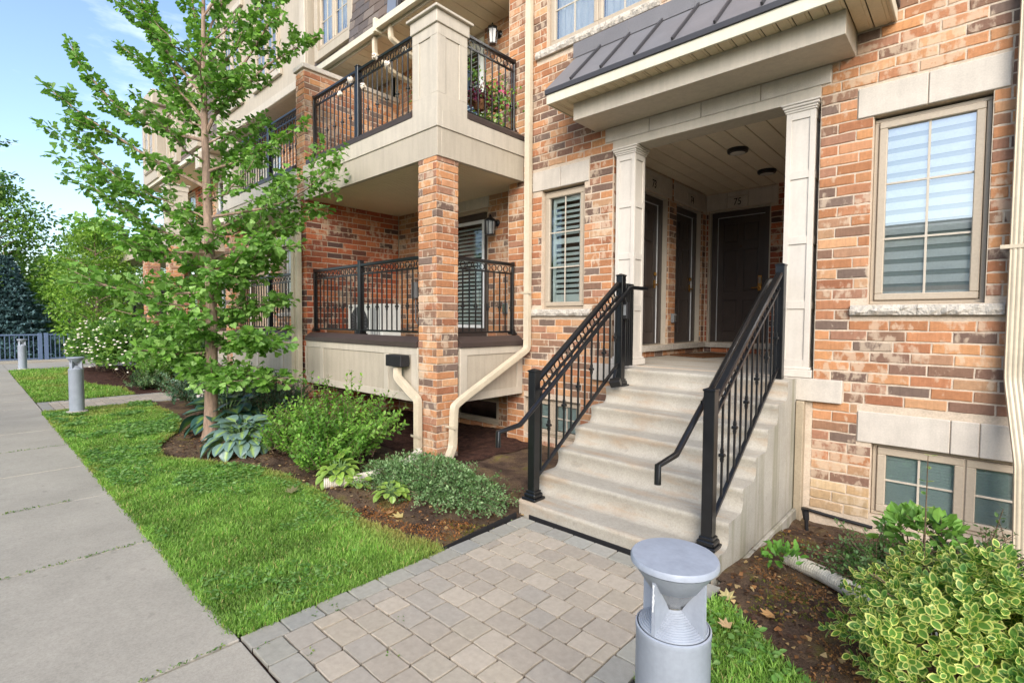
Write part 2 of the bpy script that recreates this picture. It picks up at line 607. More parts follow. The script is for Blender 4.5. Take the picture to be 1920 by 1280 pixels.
def frame_T(O, facing):
    """local (u along the wall, d into the wall, z up) to world"""
    U, D = {'-y': ((1, 0, 0), (0, 1, 0)), '+x': ((0, 1, 0), (-1, 0, 0)), '-x': ((0, -1, 0), (1, 0, 0)), '+y': ((-1, 0, 0), (0, -1, 0))}[facing]
    return Matrix(((U[0], D[0], 0, O[0]), (U[1], D[1], 0, O[1]), (0, 0, 1, O[2]), (0, 0, 0, 1)))
ROTZ = {'-y': 0.0, '+x': math.pi / 2, '-x': -math.pi / 2, '+y': math.pi}

# ---------------------------------------------------------------- bricks
COURSE, BL, BJ = 0.0895, 0.257, 0.011
BRICK_COLS = [(180, 128, 90), (188, 136, 96), (172, 118, 82), (186, 134, 98), (166, 112, 80), (190, 144, 106), (178, 124, 86), (182, 130, 92), (184, 130, 90),
              (156, 104, 76), (182, 142, 108), (166, 126, 98), (128, 98, 80), (112, 90, 78), (144, 108, 84), (184, 132, 90), (174, 120, 84), (120, 100, 88), (170, 118, 86), (136, 104, 84), (126, 96, 80), (148, 108, 86), (160, 116, 92)]
BRICK_COLS_BUFF = [(186, 158, 122), (194, 166, 130), (176, 146, 110), (182, 152, 116), (170, 142, 110), (190, 156, 116)]
BRICK_COLS_RED = [(168, 92, 62), (158, 84, 58), (178, 104, 70), (150, 80, 58), (172, 98, 66), (160, 96, 70), (110, 72, 60), (92, 70, 64), (182, 112, 76), (140, 82, 62)]

def brick_template(rs, L=BL, H=COURSE - BJ, D=0.030, relief=0.004):
    """front at local -y=0; bevelled, uneven face"""
    nu, nz = 6, 4
    vs = []
    us = [-L / 2, -L / 2 + 0.006, -L / 6, L / 6, L / 2 - 0.006, L / 2]
    zs = [-H / 2, -H / 2 + 0.006, H / 2 - 0.006, H / 2]
    top = [rs.uniform(-0.0035, 0.002) for _ in range(nu)]
    bot = [rs.uniform(-0.002, 0.0035) for _ in range(nu)]
    for j in range(nz):
        for i in range(nu):
            u, z = us[i], zs[j]
            edge = i in (0, nu - 1) or j in (0, nz - 1)
            y = rs.uniform(-relief, relief) * 0.4 + (0.0035 if edge else 0)
            z += top[i] if j >= 2 else bot[i]
            ju = rs.uniform(-0.002, 0.002) if i in (0, 1, nu - 2, nu - 1) else rs.uniform(-0.012, 0.012)
            vs.append([u + ju, y, z])
    ring = [i for i in range(nu)] + [nu * (j + 1) + nu - 1 for j in range(nz - 1)] + [nu * (nz - 1) + i for i in range(nu - 2, -1, -1)] + [nu * j for j in range(nz - 2, 0, -1)]
    fs = []
    for j in range(nz - 1):
        for i in range(nu - 1):
            a = j * nu + i
            fs.append((a, a + 1, a + nu + 1))
            fs.append((a, a + nu + 1, a + nu))
    n0 = len(vs)
    for k in ring:
        vs.append([vs[k][0] * 1.005, D, vs[k][2] * 1.01])
    m = len(ring)
    for q in range(m):
        a, b_ = ring[q], ring[(q + 1) % m]
        fs.append((a, n0 + q, n0 + (q + 1) % m))
        fs.append((a, n0 + (q + 1) % m, b_))
    return np.array(vs), np.array(fs)

_rs = random.Random(3)
BT = [brick_template(_rs) for _ in range(14)]
def brick_meshes(cols, tag_):
    out = []
    for k, c in enumerate(cols * 3):
        V, F = BT[k % len(BT)]
        c2 = np.array(lin(c)) * _rs.uniform(0.90, 1.14) * np.array([0.93, 0.95, 0.97])
        out.append((mesh_np("brick_" + tag_, V, F, "brick", np.tile(c2, (len(V), 1))), c2, k % len(BT)))
    return out
BRICKS = {'warm': brick_meshes(BRICK_COLS, 'warm'), 'red': brick_meshes(BRICK_COLS_RED, 'red'), 'buff': brick_meshes(BRICK_COLS_BUFF, 'buff')}

def lay_bricks(T, facing, u0, u1, z0, z1, holes, palette, seed, quoin=False):
    """returns a list of (pos, facing, length factor, height factor, variant)"""
    rs = random.Random(seed)
    out = []
    zbase = -1.68
    k0 = int(math.floor((z0 - zbase) / COURSE))
    k1 = int(math.ceil((z1 - zbase) / COURSE))
    for k in range(k0, k1):
        za, zb = zbase + k * COURSE, zbase + (k + 1) * COURSE
        zc = (za + zb) / 2
        if zc < z0 - 0.02 or zc > z1 + 0.02:
            continue
        ivs = [(u0, u1)]
        for (a, b_, c, d) in holes:
            if d > za + 0.02 and c < zb - 0.02:
                nv = []
                for (p, q) in ivs:
                    if b_ <= p or a >= q:
                        nv.append((p, q))
                    else:
                        if a > p:
                            nv.append((p, a))
                        if b_ < q:
                            nv.append((b_, q))
                ivs = nv
        off = (0.5 if k % 2 else 0.0) * (BL + BJ) + rs.uniform(-0.02, 0.02)
        if quoin:
            off = u0 + ((0.33 if (k + (facing == '+x')) % 2 else 0.0) * (BL + BJ))
        for (p, q) in ivs:
            if q - p < 0.03:
                continue
            mod = BL + BJ
            n = math.floor((p - off) / mod)
            x = off + n * mod
            cuts = [p]
            while True:
                x += mod
                if x >= q:
                    break
                jx = x + rs.uniform(-0.012, 0.012)
                if jx - p > 0.05 and q - jx > 0.05:
                    cuts.append(jx)
            cuts.append(q)
            for a, b_ in zip(cuts[:-1], cuts[1:]):
                L = b_ - a - BJ
                if L < 0.02:
                    continue
                v = rs.randrange(len(BRICKS[palette]))
                out.append(((T @ Vector(((a + b_) / 2, -0.0015 + rs.uniform(-0.0025, 0.0025), zc))), facing, L / BL, 1.0, v, palette))
    return out

def place_bricks(parent, bricks, n_obj=300, stuff_name="brickwork"):
    def score(b):
        return b[0].length / max(0.2, b[2]) if in_view(b[0]) else 1e6 + b[0].length
    bricks = sorted(bricks, key=score)
    near, far = bricks[:n_obj], bricks[n_obj:]
    for (p, fc, sl, sh, v, pal) in near:
        inst(BRICKS[pal][v][0], "brick", parent, p, (0, 0, ROTZ[fc]), (sl, 1, sh))
    if far:
        Vs, Fs, Cs = [], [], []
        n = 0
        for (p, fc, sl, sh, v, pal) in far:
            me, c, t = BRICKS[pal][v]
            V, F = BT[t]
            a = ROTZ[fc]
            ca, sa = math.cos(a), math.sin(a)
            W = V * np.array([sl, 1, sh])
            X = W[:, 0] * ca - W[:, 1] * sa + p[0]
            Y = W[:, 0] * sa + W[:, 1] * ca + p[1]
            Vs.append(np.stack([X, Y, W[:, 2] + p[2]], 1))
            Fs.append(F + n)
            Cs.append(np.tile(c, (len(V), 1)))
            n += len(V)
        me = mesh_np(stuff_name, np.concatenate(Vs), np.concatenate(Fs), "brick", np.concatenate(Cs))
        o = finish(bpy.data.objects.new(stuff_name, me), parent)
        o['kind'] = 'stuff'

def wall_sheet(name, T, parent, u0, u1, z0, z1, holes, mat="mortar", depth=0.0, reveal=0.11, back=0.0):
    """mortar bed set back behind the brick faces, with real openings and reveals"""
    mb = MB(T)
    us = sorted({u0, u1, *[h[i] for h in holes for i in (0, 1) if u0 < h[i] < u1]})
    zs = sorted({z0, z1, *[h[i] for h in holes for i in (2, 3) if z0 < h[i] < z1]})
    d = 0.0035 + depth
    for a, b_ in zip(us[:-1], us[1:]):
        for c, e in zip(zs[:-1], zs[1:]):
            um, zm = (a + b_) / 2, (c + e) / 2
            if any(h[0] < um < h[1] and h[2] < zm < h[3] for h in holes):
                continue
            mb.add([(a, d, c), (b_, d, c), (b_, d, e), (a, d, e)], [(0, 1, 2, 3)])
    for h in holes:
        a, b_, c, e = max(h[0], u0), min(h[1], u1), max(h[2], z0), min(h[3], z1)
        r = d + (h[4] if len(h) > 4 else reveal)
        if r <= d:
            continue
        for (p, q) in (((a, c), (a, e)), ((b_, e), (b_, c)), ((a, e), (b_, e)), ((b_, c), (a, c))):
            mb.add([(p[0], d, p[1]), (q[0], d, q[1]), (q[0], r, q[1]), (p[0], r, p[1])], [(0, 1, 2, 3)])
    # thickness at the back
    if back:
        mb.add([(u0, back, z0), (u1, back, z0), (u1, back, z1), (u0, back, z1)], [(3, 2, 1, 0)])
    return mb.build(name, mat, parent)
# ================================================================ ground
def fbm(x, y, seed=0, octaves=4, base=1.0):
    """cheap value noise for numpy arrays"""
    tot = np.zeros_like(x, dtype=float)
    amp, fr = 1.0, base
    r = np.random.default_rng(seed)
    tab = r.random((64, 64))
    for o in range(octaves):
        xx, yy = x * fr + o * 17.3, y * fr + o * 9.1
        xi, yi = np.floor(xx).astype(int), np.floor(yy).astype(int)
        fx, fy = xx - xi, yy - yi
        fx, fy = fx * fx * (3 - 2 * fx), fy * fy * (3 - 2 * fy)
        a, b_ = tab[xi % 64, yi % 64], tab[(xi + 1) % 64, yi % 64]
        c, d = tab[xi % 64, (yi + 1) % 64], tab[(xi + 1) % 64, (yi + 1) % 64]
        tot += amp * ((a * (1 - fx) + b_ * fx) * (1 - fy) + (c * (1 - fx) + d * fx) * fy - 0.5)
        amp *= 0.5
        fr *= 2
    return tot

gm = MB()
gm.add([(-300, -300, GZ - 0.22), (300, -300, GZ - 0.22), (300, 300, GZ - 0.22), (-300, 300, GZ - 0.22)], [(0, 1, 2, 3)])
structure(gm.build("ground", "turf"), "wide open ground round the townhouses")

BED = [(-2.72, 2.36), (-3.54, 2.20), (-4.57, 2.26), (-5.3, 2.28), (-5.75, 2.22), (-6.3, 1.98), (-6.8, 1.72), (-7.16, 1.60), (-7.7, 1.66), (-8.15, 1.86),
       (-8.55, 2.10), (-9.3, 2.33), (-10.2, 2.43), (-11.0, 2.45), (-12.02, 2.45)]
BED2 = [(-13.55, 2.5), (-14.6, 2.55), (-15.6, 2.3), (-16.6, 2.1), (-18, 2.0), (-20, 2.1), (-22, 2.4)]
BEDR = [(-1.10, 3.02), (-0.88, 2.88), (-0.56, 2.61), (-0.25, 2.33), (0.1, 2.1), (0.6, 1.9), (1.6, 1.8), (2.8, 1.8)]
def edge_y(poly, x):
    xs = np.array([p[0] for p in poly])
    ys = np.array([p[1] for p in poly])
    o = np.argsort(xs)
    return np.interp(x, xs[o], ys[o])

def soil_z(x, y):
    z = GZ - 0.02 + 0.055 * fbm(x, y, 5, 5, 1.6) + 0.03 * fbm(x, y, 8, 3, 7.0)
    # the bed falls a little towards the right-hand wall
    z = z - 0.13 * np.clip((y - 3.3) / 1.6, 0, 1) * np.clip((x + 1.6) / 0.5, 0, 1)
    return z
def grid_mesh(name, x0, x1, y0, y1, st, zf, mat, keep=None):
    xs, ys = np.arange(x0, x1 + st, st), np.arange(y0, y1 + st, st)
    X, Y = np.meshgrid(xs, ys)
    V = np.stack([X.ravel(), Y.ravel(), zf(X.ravel(), Y.ravel())], 1)
    nx = len(xs)
    F = []
    for j in range(len(ys) - 1):
        for i in range(nx - 1):
            F.append((j * nx + i, j * nx + i + 1, (j + 1) * nx + i + 1, (j + 1) * nx + i))
    F = np.array(F)
    if keep is not None:
        c = V[F].mean(1)
        F = F[keep(c[:, 0], c[:, 1])]
    return mesh_np(name, V, F, mat, smooth=True)
o = finish(bpy.data.objects.new("soil_bed", grid_mesh("soil_bed", -12.05, 2.8, 1.3, 5.6, 0.055, soil_z, "soil",
    lambda x, y: ((x < -2.80) & (y > edge_y(BED, x) - 0.03)) | ((x > -1.18) & (y > edge_y(BEDR, x) - 0.03)) | ((x > -2.86) & (x < -1.1) & (y > 3.3)))))
structure(o, "bare brown soil of the planting beds with patches of moss")
o = finish(bpy.data.objects.new("far_soil_bed", grid_mesh("far_soil_bed", -24, -13.42, 1.6, 5.6, 0.12, lambda x, y: soil_z(x, y), "mulch",
    lambda x, y: y > edge_y(BED2, x) - 0.05)))
structure(o, "dark mulched bed beyond the second paved walk")
o = finish(bpy.data.objects.new("mulch_bed", grid_mesh("mulch_bed", -8.1, -4.3, 3.75, 5.46, 0.06, lambda x, y: soil_z(x, y) + 0.012, "mulch", None)))
structure(o, "dark mulch under the lower balcony")

def lawn_sheet(name, poly, label):
    mb = MB()
    mb.add([(x, y, GZ - 0.004) for x, y in poly], [tuple(range(len(poly)))])
    structure(mb.build(name, "turf"), label)
lawn_sheet("lawn", [(-2.79, 0.937), (-2.79, 2.33)] + BED[1:] + [(-12.02, 0.937)], "lawn between the sidewalk and the planting bed")
lawn_sheet("far_lawn", [(-13.42, 0.937), (-13.42, 2.5)] + BED2 + [(-22, 0.937)], "small lawn beyond the second paved walk")
lawn_sheet("corner_lawn", [(2.8, 0.937)] + BEDR[::-1] + [(-1.12, 0.937)], "patch of lawn at the grey bollard")

# ---- sidewalk slabs
JX = [3.1, 1.6, 0.2, -1.25, -2.745, -4.48, -5.975, -7.33, -8.69, -10.05, -11.4, -12.75, -13.93, -15.4, -16.8, -18.2, -19.6, -21.1, -22.6, -24.1, -25.4]
sw = MB()
sw.box(-25.4, 3.1, -0.95, 0.93, GZ - 0.2, GZ - 0.05, 0)
sidewalk = structure(sw.build("sidewalk", "mulch"), "pale concrete sidewalk running past the houses")
for i, (a, b_) in enumerate(zip(JX[:-1], JX[1:])):
    m = MB()
    m.box(b_ + 0.008, a - 0.008, -0.95, 0.93, GZ - 0.1, GZ + random.uniform(-0.003, 0.003), 0.006)
    m.build("slab", "sidewalk_concrete", sidewalk)
cross = MB()
cross.box(-25.4, -22.2, 0.94, 5.0, GZ - 0.1, GZ - 0.004, 0.004)
structure(cross.build("crosswalk_slab", "sidewalk_concrete"), "concrete walk turning towards the railing at the far end")
rd = MB()
rd.box(-60, 40, -9.0, -0.97, GZ - 0.15, GZ - 0.10, 0)
structure(rd.build("road", "asphalt"), "asphalt lane in front of the sidewalk")

# ---- paved walks
PAV_TAN = [(168, 156, 139), (171, 159, 141), (162, 151, 136), (174, 162, 145), (168, 157, 140), (160, 151, 138)]
PAV_GREY = [(154, 150, 138), (148, 144, 134), (159, 154, 143), (144, 142, 134), (157, 154, 144)]
def paver_mesh(w, l, rs, rough=0.005):
    """cobble with worn, rounded outline"""
    nu, nv = 5, 5
    vs, fs = [], []
    for j in range(nv):
        for i in range(nu):
            u, v = (-1, -0.96, 0, 0.96, 1)[i], (-1, -0.96, 0, 0.96, 1)[j]
            e = max(abs(u), abs(v))
            c = 0.0
            if abs(u) == 1 and abs(v) == 1:
                c = rs.uniform(0.004, 0.016)
            ju = rs.uniform(-rough, rough) * 0.6
            vs.append((u * (w / 2 - c) + ju, v * (l / 2 - c) + rs.uniform(-rough, rough) * 0.6, (-0.0016 if e == 1 else rs.uniform(-0.0006, 0.0004))))
    for j in range(nv - 1):
        for i in range(nu - 1):
            a = j * nu + i
            fs.append((a, a + 1, a + nu + 1, a + nu))
    ring = [i for i in range(nu)] + [nu * (j + 1) + nu - 1 for j in range(nv - 1)] + [nu * (nv - 1) + i for i in range(nu - 2, -1, -1)] + [nu * j for j in range(nv - 2, 0, -1)]
    n0 = len(vs)
    for k in ring:
        vs.append((vs[k][0] * 1.01, vs[k][1] * 1.01, -0.06))
    for q in range(len(ring)):
        a, b_ = ring[q], ring[(q + 1) % len(ring)]
        fs.append((a, n0 + q, n0 + (q + 1) % len(ring), b_))
    return np.array(vs), np.array([f[::-1] if k >= 16 else f for k, f in enumerate(fs)])
_cache = {}
def paver(parent, cx, cy, w, l, cols, rs, rot=0.0):
    key = (round(w, 3), round(l, 3), cols is PAV_TAN, rs.randrange(5))
    if key not in _cache:
        V, F = paver_mesh(w, l, rs)
        c = np.array(lin(rs.choice(cols))) * rs.uniform(0.95, 1.05)
        _cache[key] = recalc(bpy.data.objects.new("t", mesh_np("paver", V, F, "paver", np.tile(c, (len(V), 1))))).data
    inst(_cache[key], "paver", parent, (cx, cy, GZ + rs.uniform(-0.0012, 0.0012)), (rs.uniform(-0.003, 0.003), rs.uniform(-0.003, 0.003), rot + rs.uniform(-0.012, 0.012)))

def paved_walk(name, label, x0, x1, y0, y1, seed):
    rs = random.Random(seed)
    b = MB()
    b.box(x0, x1, y0, y1, GZ - 0.12, GZ - 0.022, 0)
    root = structure(b.build(name, "mulch"), label)
    g, bw = 0.0105, 0.155
    # grey border: long sides, far end, near end
    n = int(round((y1 - y0) / 0.205))
    st = (y1 - y0) / n
    for i in range(n):
        yc = y0 + (i + 0.5) * st
        paver(root, x0 + bw / 2, yc, bw - g, st - g, PAV_GREY, rs)
        paver(root, x1 - bw / 2, yc, bw - g, st - g, PAV_GREY, rs)
    xi0, xi1, yi0, yi1 = x0 + bw, x1 - bw, y0 + bw, y1 - bw
    n = int(round((xi1 - xi0) / 0.205))
    st = (xi1 - xi0) / n
    for i in range(n):
        xc = xi0 + (i + 0.5) * st
        paver(root, xc, y1 - bw / 2, st - g, bw - g, PAV_GREY, rs)
        paver(root, xc, y0 + bw / 2, st - g, bw - g, PAV_GREY, rs)
    # tan field in staggered rows
    rows = int(round((yi1 - yi0) / 0.158))
    rh = (yi1 - yi0) / rows
    for k in range(rows):
        yc = yi0 + (k + 0.5) * rh
        x = xi0
        first = True
        while x < xi1 - 0.02:
            w = rs.choice([0.185, 0.185, 0.21, 0.15, 0.17])
            if first and k % 2:
                w *= 0.55
            first = False
            if xi1 - (x + w) < 0.07:
                w = xi1 - x
            paver(root, x + w / 2, yc, w - g, rh - g, PAV_TAN, rs)
            x += w
    return root
paved_walk("walkway", "tan paver walk with grey border leading to the concrete stairs", -2.78, -1.12, 0.94, 3.16, 4)
paved_walk("second_walkway", "second paver walk crossing the lawns further along", -13.40, -12.05, 0.94, 3.4, 5)

# black edging strips along the walk
t = thing("edging_strip", "black plastic edging along the left side of the paver walk up to the stairs", "edging", (-2.80, 2.6, GZ))
mb = MB()
mb.sweep([(-2.792, 0.98, GZ - 0.022), (-2.792, 2.1, GZ - 0.012), (-2.796, 2.5, GZ + 0.012), (-2.81, 3.12, GZ + 0.03)], [(-0.006, -0.06), (0.006, -0.06), (0.006, 0.008), (-0.006, 0.008)])
mb.build("strip", "edging_black", t)
t = thing("edging_strip", "black plastic edging between the paver walk and the lawn at the near bollard", "edging", (-1.1, 2.6, GZ))
mb = MB()
mb.sweep([(-1.105, 0.98, GZ - 0.012), (-1.105, 2.2, GZ - 0.002), (-1.10, 3.05, GZ + 0.012)], [(-0.006, -0.06), (0.006, -0.06), (0.006, 0.008), (-0.006, 0.008)])
mb.build("strip", "edging_black", t)

# ================================================================ the near house (doors 73, 74, 75)
house = thing("town_house", "brick townhouse with canopied porch, three black doors and concrete stairs", "house", (-2.0, 5.2, GZ), "row of brick townhouses")
TM = frame_T((0, 5.2, 0), '-y')
holes = [(-0.69, 0.035, 0.155, 1.72), (-0.63, 0.565, -1.64, -1.02), (-3.19, -1.08, -0.51, 2.09), (-4.26, -3.59, 0.155, 1.70),
         (-4.55, -3.62, -1.54, -1.03), (-4.2, -2.72, 3.50, 5.2)]
wall_sheet("wall", TM, house, -4.87, 2.8, -1.95, 5.2, holes + [])
stone_holes = [(-0.806, 0.128, 1.72, 1.97), (-0.81, 0.145, 0.065, 0.155), (-0.735, 0.66, -1.02, -0.754), (-1.33, -0.845, -0.711, -0.505),
               (-3.30, -1.005, 2.09, 2.25), (-4.42, -3.52, 1.70, 1.955), (-4.50, -3.47, 0.065, 0.155), (-4.36, -2.62, 3.395, 3.50),
               (-3.19, -1.08, -1.7, -0.5), (-3.43, -0.83, 2.25, 2.45), (-3.6, -0.65, 2.50, 3.33)]
bricks = lay_bricks(TM, '-y', -4.865, 2.8, -1.66, 5.15, holes + stone_holes, 'warm', 11)
# right jamb pieces of the porch opening and corner return
TJ = frame_T((-3.192, 0, 0), '+x')
bricks += lay_bricks(TJ, '+x', 5.21, 5.46, -0.5, 1.98, [], 'warm', 12)
bricks = [(p, fc, a, b_, v % 18 if (p.z < -1.40 and p.x > -1.3) else v, 'buff' if (p.z < -1.40 and p.x > -1.3) else pal) for (p, fc, a, b_, v, pal) in bricks]
place_bricks(house, bricks, 300)
mb = MB()
mb.box(-4.87, 2.8, 5.215, 5.4, -2.2, -1.665, 0.004)
mb.build("foundation", "foundation", house)
mb = MB()
mb.tube([(-1.17, 5.19, -1.70), (-0.9, 5.185, -1.72), (-0.6, 5.185, -1.735)], 0.014, 6)
mb.build("cable_strip", "edging_black", house)

def stone(parent, x0, x1, z0, z1, y=5.2, proud=0.012, name="lintel_stone", mat="precast", T=None, depth=0.09):
    m = MB(T if T is not None else frame_T((0, y, 0), '-y'))
    m.box(x0 + 0.003, x1 - 0.003, -proud, depth, z0 + 0.002, z1 - 0.002, 0.005)
    return m.build(name, mat, parent)
for a, b_ in ((-0.806, -0.342), (-0.342, 0.128)):
    stone(house, a, b_, 1.72, 1.97)
for a, b_ in ((-0.735, -0.128), (-0.128, 0.041), (0.041, 0.66)):
    stone(house, a, b_, -1.02, -0.754)
for a, b_ in ((-4.42, -3.952), (-3.952, -3.52)):
    stone(house, a, b_, 1.70, 1.955)
for a, b_ in ((-3.297, -2.736), (-2.736, -2.158), (-2.158, -1.584), (-1.584, -1.005)):
    stone(house, a, b_, 2.09, 2.25)
stone(house, -1.33, -0.845, -0.711, -0.505, proud=0.05, name="plinth_stone")
stone(house, -3.42, -2.85, -0.711, -0.505, proud=0.05, name="plinth_stone")

def rock_sill(parent, x0, x1, z0, z1, y, proud=0.05, seed=1, name="window_sill"):
    """sill with a chiselled front"""
    rs = random.Random(seed)
    n = max(6, int((x1 - x0) / 0.035))
    vs, fs = [], []
    for i in range(n + 1):
        x = x0 + (x1 - x0) * i / n
        h = z1 - z0
        vs += [(x, y + 0.08, z0), (x, y - proud + 0.012, z0), (x, y - proud + rs.uniform(-0.012, 0.012), z0 + h * 0.35 + rs.uniform(-0.01, 0.01)),
               (x, y - proud + rs.uniform(-0.006, 0.022), z0 + h * 0.68 + rs.uniform(-0.01, 0.01)), (x, y - proud + 0.022, z1 - 0.008), (x, y + 0.08, z1)]
    for i in range(n):
        for j in range(6):
            a, b_ = i * 6 + j, i * 6 + (j + 1) % 6
            fs.append((a, b_, b_ + 6, a + 6))
    fs += [tuple(range(6))[::-1], tuple(n * 6 + j for j in range(6))]
    m = MB()
    m.add(vs, fs)
    o = m.build(name, "rough_stone", parent)
    recalc(o)
    return o
rock_sill(house, -0.81, -0.36, 0.065, 0.155, 5.2, seed=1)
rock_sill(house, -0.356, 0.145, 0.065, 0.155, 5.2, seed=2)
rock_sill(house, -4.50, -3.47, 0.065, 0.155, 5.2, seed=3)
rock_sill(house, -4.36, -3.50, 3.395, 3.50, 5.2, seed=4)
rock_sill(house, -3.495, -2.62, 3.395, 3.50, 5.2, seed=5)

def window(parent, x0, x1, z0, z1, y, cols=2, rows=3, sashes=1, frame_w=0.055, dress='none', gmat="coated_glass", mat="window_tan", bars=True, seed=0, name="window"):
    """frame set in a wall that faces -y; y is the front of the frame"""
    rs = random.Random(seed)
    f = MB()
    f.box(x0, x1, y + 0.02, y + 0.09, z1 - 0.03, z1, 0.004)
    f.box(x0, x1, y + 0.02, y + 0.09, z0, z0 + 0.03, 0.004)
    f.box(x0, x0 + 0.03, y + 0.021, y + 0.089, z0 + 0.03, z1 - 0.03, 0.004)
    f.box(x1 - 0.03, x1, y + 0.021, y + 0.089, z0 + 0.03, z1 - 0.03, 0.004)
    sw_ = (x1 - x0 - 0.06) / sashes
    for s_ in range(sashes):
        a, b_ = x0 + 0.03 + s_ * sw_, x0 + 0.03 + (s_ + 1) * sw_
        if s_:
            f.box(a - 0.012, a + 0.012, y + 0.012, y + 0.085, z0 + 0.03, z1 - 0.03, 0.003)
        for (p, q, c, d) in ((a + 0.004, b_ - 0.004, z1 - 0.032 - frame_w, z1 - 0.032), (a + 0.004, b_ - 0.004, z0 + 0.032, z0 + 0.032 + frame_w),
                             (a + 0.004, a + 0.004 + frame_w, z0 + 0.032 + frame_w, z1 - 0.032 - frame_w), (b_ - 0.004 - frame_w, b_ - 0.004, z0 + 0.032 + frame_w, z1 - 0.032 - frame_w)):
            f.box(p, q, y, y + 0.055, c, d, 0.006)
    w = f.build(name, mat, parent)
    for s_ in range(sashes):
        a = x0 + 0.03 + s_ * sw_ + 0.004 + frame_w
        b_ = x0 + 0.03 + (s_ + 1) * sw_ - 0.004 - frame_w
        c, d = z0 + 0.032 + frame_w, z1 - 0.032 - frame_w
        g = MB()
        g.add([(a, y + 0.03, c), (b_, y + 0.03, c), (b_, y + 0.03, d), (a, y + 0.03, d)], [(0, 1, 2, 3)])
        g.build("pane", gmat, w)
        if bars:
            m = MB()
            for i in range(1, cols):
                xx = a + (b_ - a) * i / cols
                m.box(xx - 0.008, xx + 0.008, y + 0.020, y + 0.028, c, d, 0.001)
            for i in range(1, rows):
                zz = c + (d - c) * i / rows
                m.box(a, b_, y + 0.0205, y + 0.0275, zz - 0.008, zz + 0.008, 0.001)
            m.build("glazing_bar", "tan_light" if dress != 'plain' else "white_trim", w)
        if dress == 'zebra':
            per = 0.102
            z = d
            k = 0
            while z > c:
                zl = max(c, z - per * 0.62)
                m = MB()
                m.box(a - 0.01, b_ + 0.01, y + 0.050, y + 0.053, zl, z, 0.0005)
                m.build("blind_band", "blind_grey", w)
                z -= per
            m = MB()
            m.add([(a - 0.01, y + 0.062, c), (b_ + 0.01, y + 0.062, c), (b_ + 0.01, y + 0.062, d), (a - 0.01, y + 0.062, d)], [(0, 1, 2, 3)])
            m.build("blind_sheer", "blind_sheer", w)
            m = MB()
            m.box(a, b_, y + 0.0455, y + 0.0495, c + 0.02, c + 0.055, 0.002)
            m.build("bottom_rail", "tan_light", w)
        elif dress == 'shutter':
            m = MB()
            st = 0.055
            m.box(a + 0.01, a + st, y + 0.07, y + 0.095, c, d)
            m.box(b_ - st, b_ - 0.01, y + 0.07, y + 0.095, c, d)
            m.box(a + st, b_ - st, y + 0.0705, y + 0.0945, d - 0.06, d)
            m.box(a + st, b_ - st, y + 0.0705, y + 0.0945, c, c + 0.10)
            m.box(a + st, b_ - st, y + 0.0705, y + 0.0945, (c + d) / 2 + 0.08, (c + d) / 2 + 0.15)
            m.build("shutter_frame", "shutter_white", w)
            zz = c + 0.14
            me = None
            while zz < d - 0.08:
                if not ((c + d) / 2 + 0.05 < zz < (c + d) / 2 + 0.18):
                    if me is None:
                        mm = MB()
                        mm.obox((0, 0, 0), ((b_ - a) / 2 - st, 0.032, 0.005), Matrix.Rotation(R(38), 3, 'X'), 0.002)
                        me = mm.mesh("louvre_slat", "shutter_white")
                    inst(me, "slat", w, ((a + b_) / 2, y + 0.083, zz))
                zz += 0.068
        elif dress == 'blind':
            zz = d - 0.01
            mm = MB()
            mm.obox((0, 0, 0), ((b_ - a) / 2, 0.012, 0.0015), Matrix.Rotation(R(62), 3, 'X'), 0.0005)
            me = mm.mesh("blind_slat", "blind_pale")
            while zz > c:
                inst(me, "slat", w, ((a + b_) / 2, y + 0.056, zz))
                zz -= 0.024
        elif dress in ('curtain', 'plain'):
            n = 26
            vs, fs = [], []
            for i in range(n + 1):
                x = a + (b_ - a) * i / n
                yy = y + 0.07 + 0.016 * math.sin(i * 1.7 + rs.random())
                vs += [(x, yy, c), (x, yy, d)]
            fs = [(2 * i, 2 * i + 2, 2 * i + 3, 2 * i + 1) for i in range(n)]
            m = MB()
            m.add(vs, fs)
            m.build("curtain", "curtain", w, True)
        m = MB()
        m.add([(a - 0.04, y + 0.30, c - 0.05), (b_ + 0.04, y + 0.30, c - 0.05), (b_ + 0.04, y + 0.30, d + 0.05), (a - 0.04, y + 0.30, d + 0.05),
               (a - 0.04, y + 0.05, c - 0.05), (b_ + 0.04, y + 0.05, c - 0.05), (b_ + 0.04, y + 0.05, d + 0.05), (a - 0.04, y + 0.05, d + 0.05)],
              [(0, 1, 2, 3), (0, 4, 5, 1), (3, 2, 6, 7), (0, 3, 7, 4), (1, 5, 6, 2)])
        m.build("dark_backing", "room_dark", w)  # dark box put behind the pane in place of the unlit room's shade
    return w

wR = window(house, -0.688, 0.033, 0.157, 1.70, 5.245, 2, 3, dress='zebra', gmat="coated_glass")
wL = window(house, -4.256, -3.594, 0.157, 1.68, 5.245, 2, 3, dress='shutter', gmat="plain_glass")
wB = window(house, -0.626, 0.56, -1.635, -1.022, 5.245, 2, 2, sashes=2, dress='blind', gmat="green_glass", frame_w=0.06)
wC = window(house, -4.545, -3.625, -1.535, -1.032, 5.245, 2, 2, sashes=2, dress='blind', gmat="green_glass", frame_w=0.05)
wU = window(house, -4.195, -2.725, 3.502, 5.19, 5.245, 2, 4, sashes=2, dress='curtain', gmat="coated_glass")
wR['label'] = "window with striped blind reflecting sky"
wL['label'] = "narrow window with white louvred shutters"

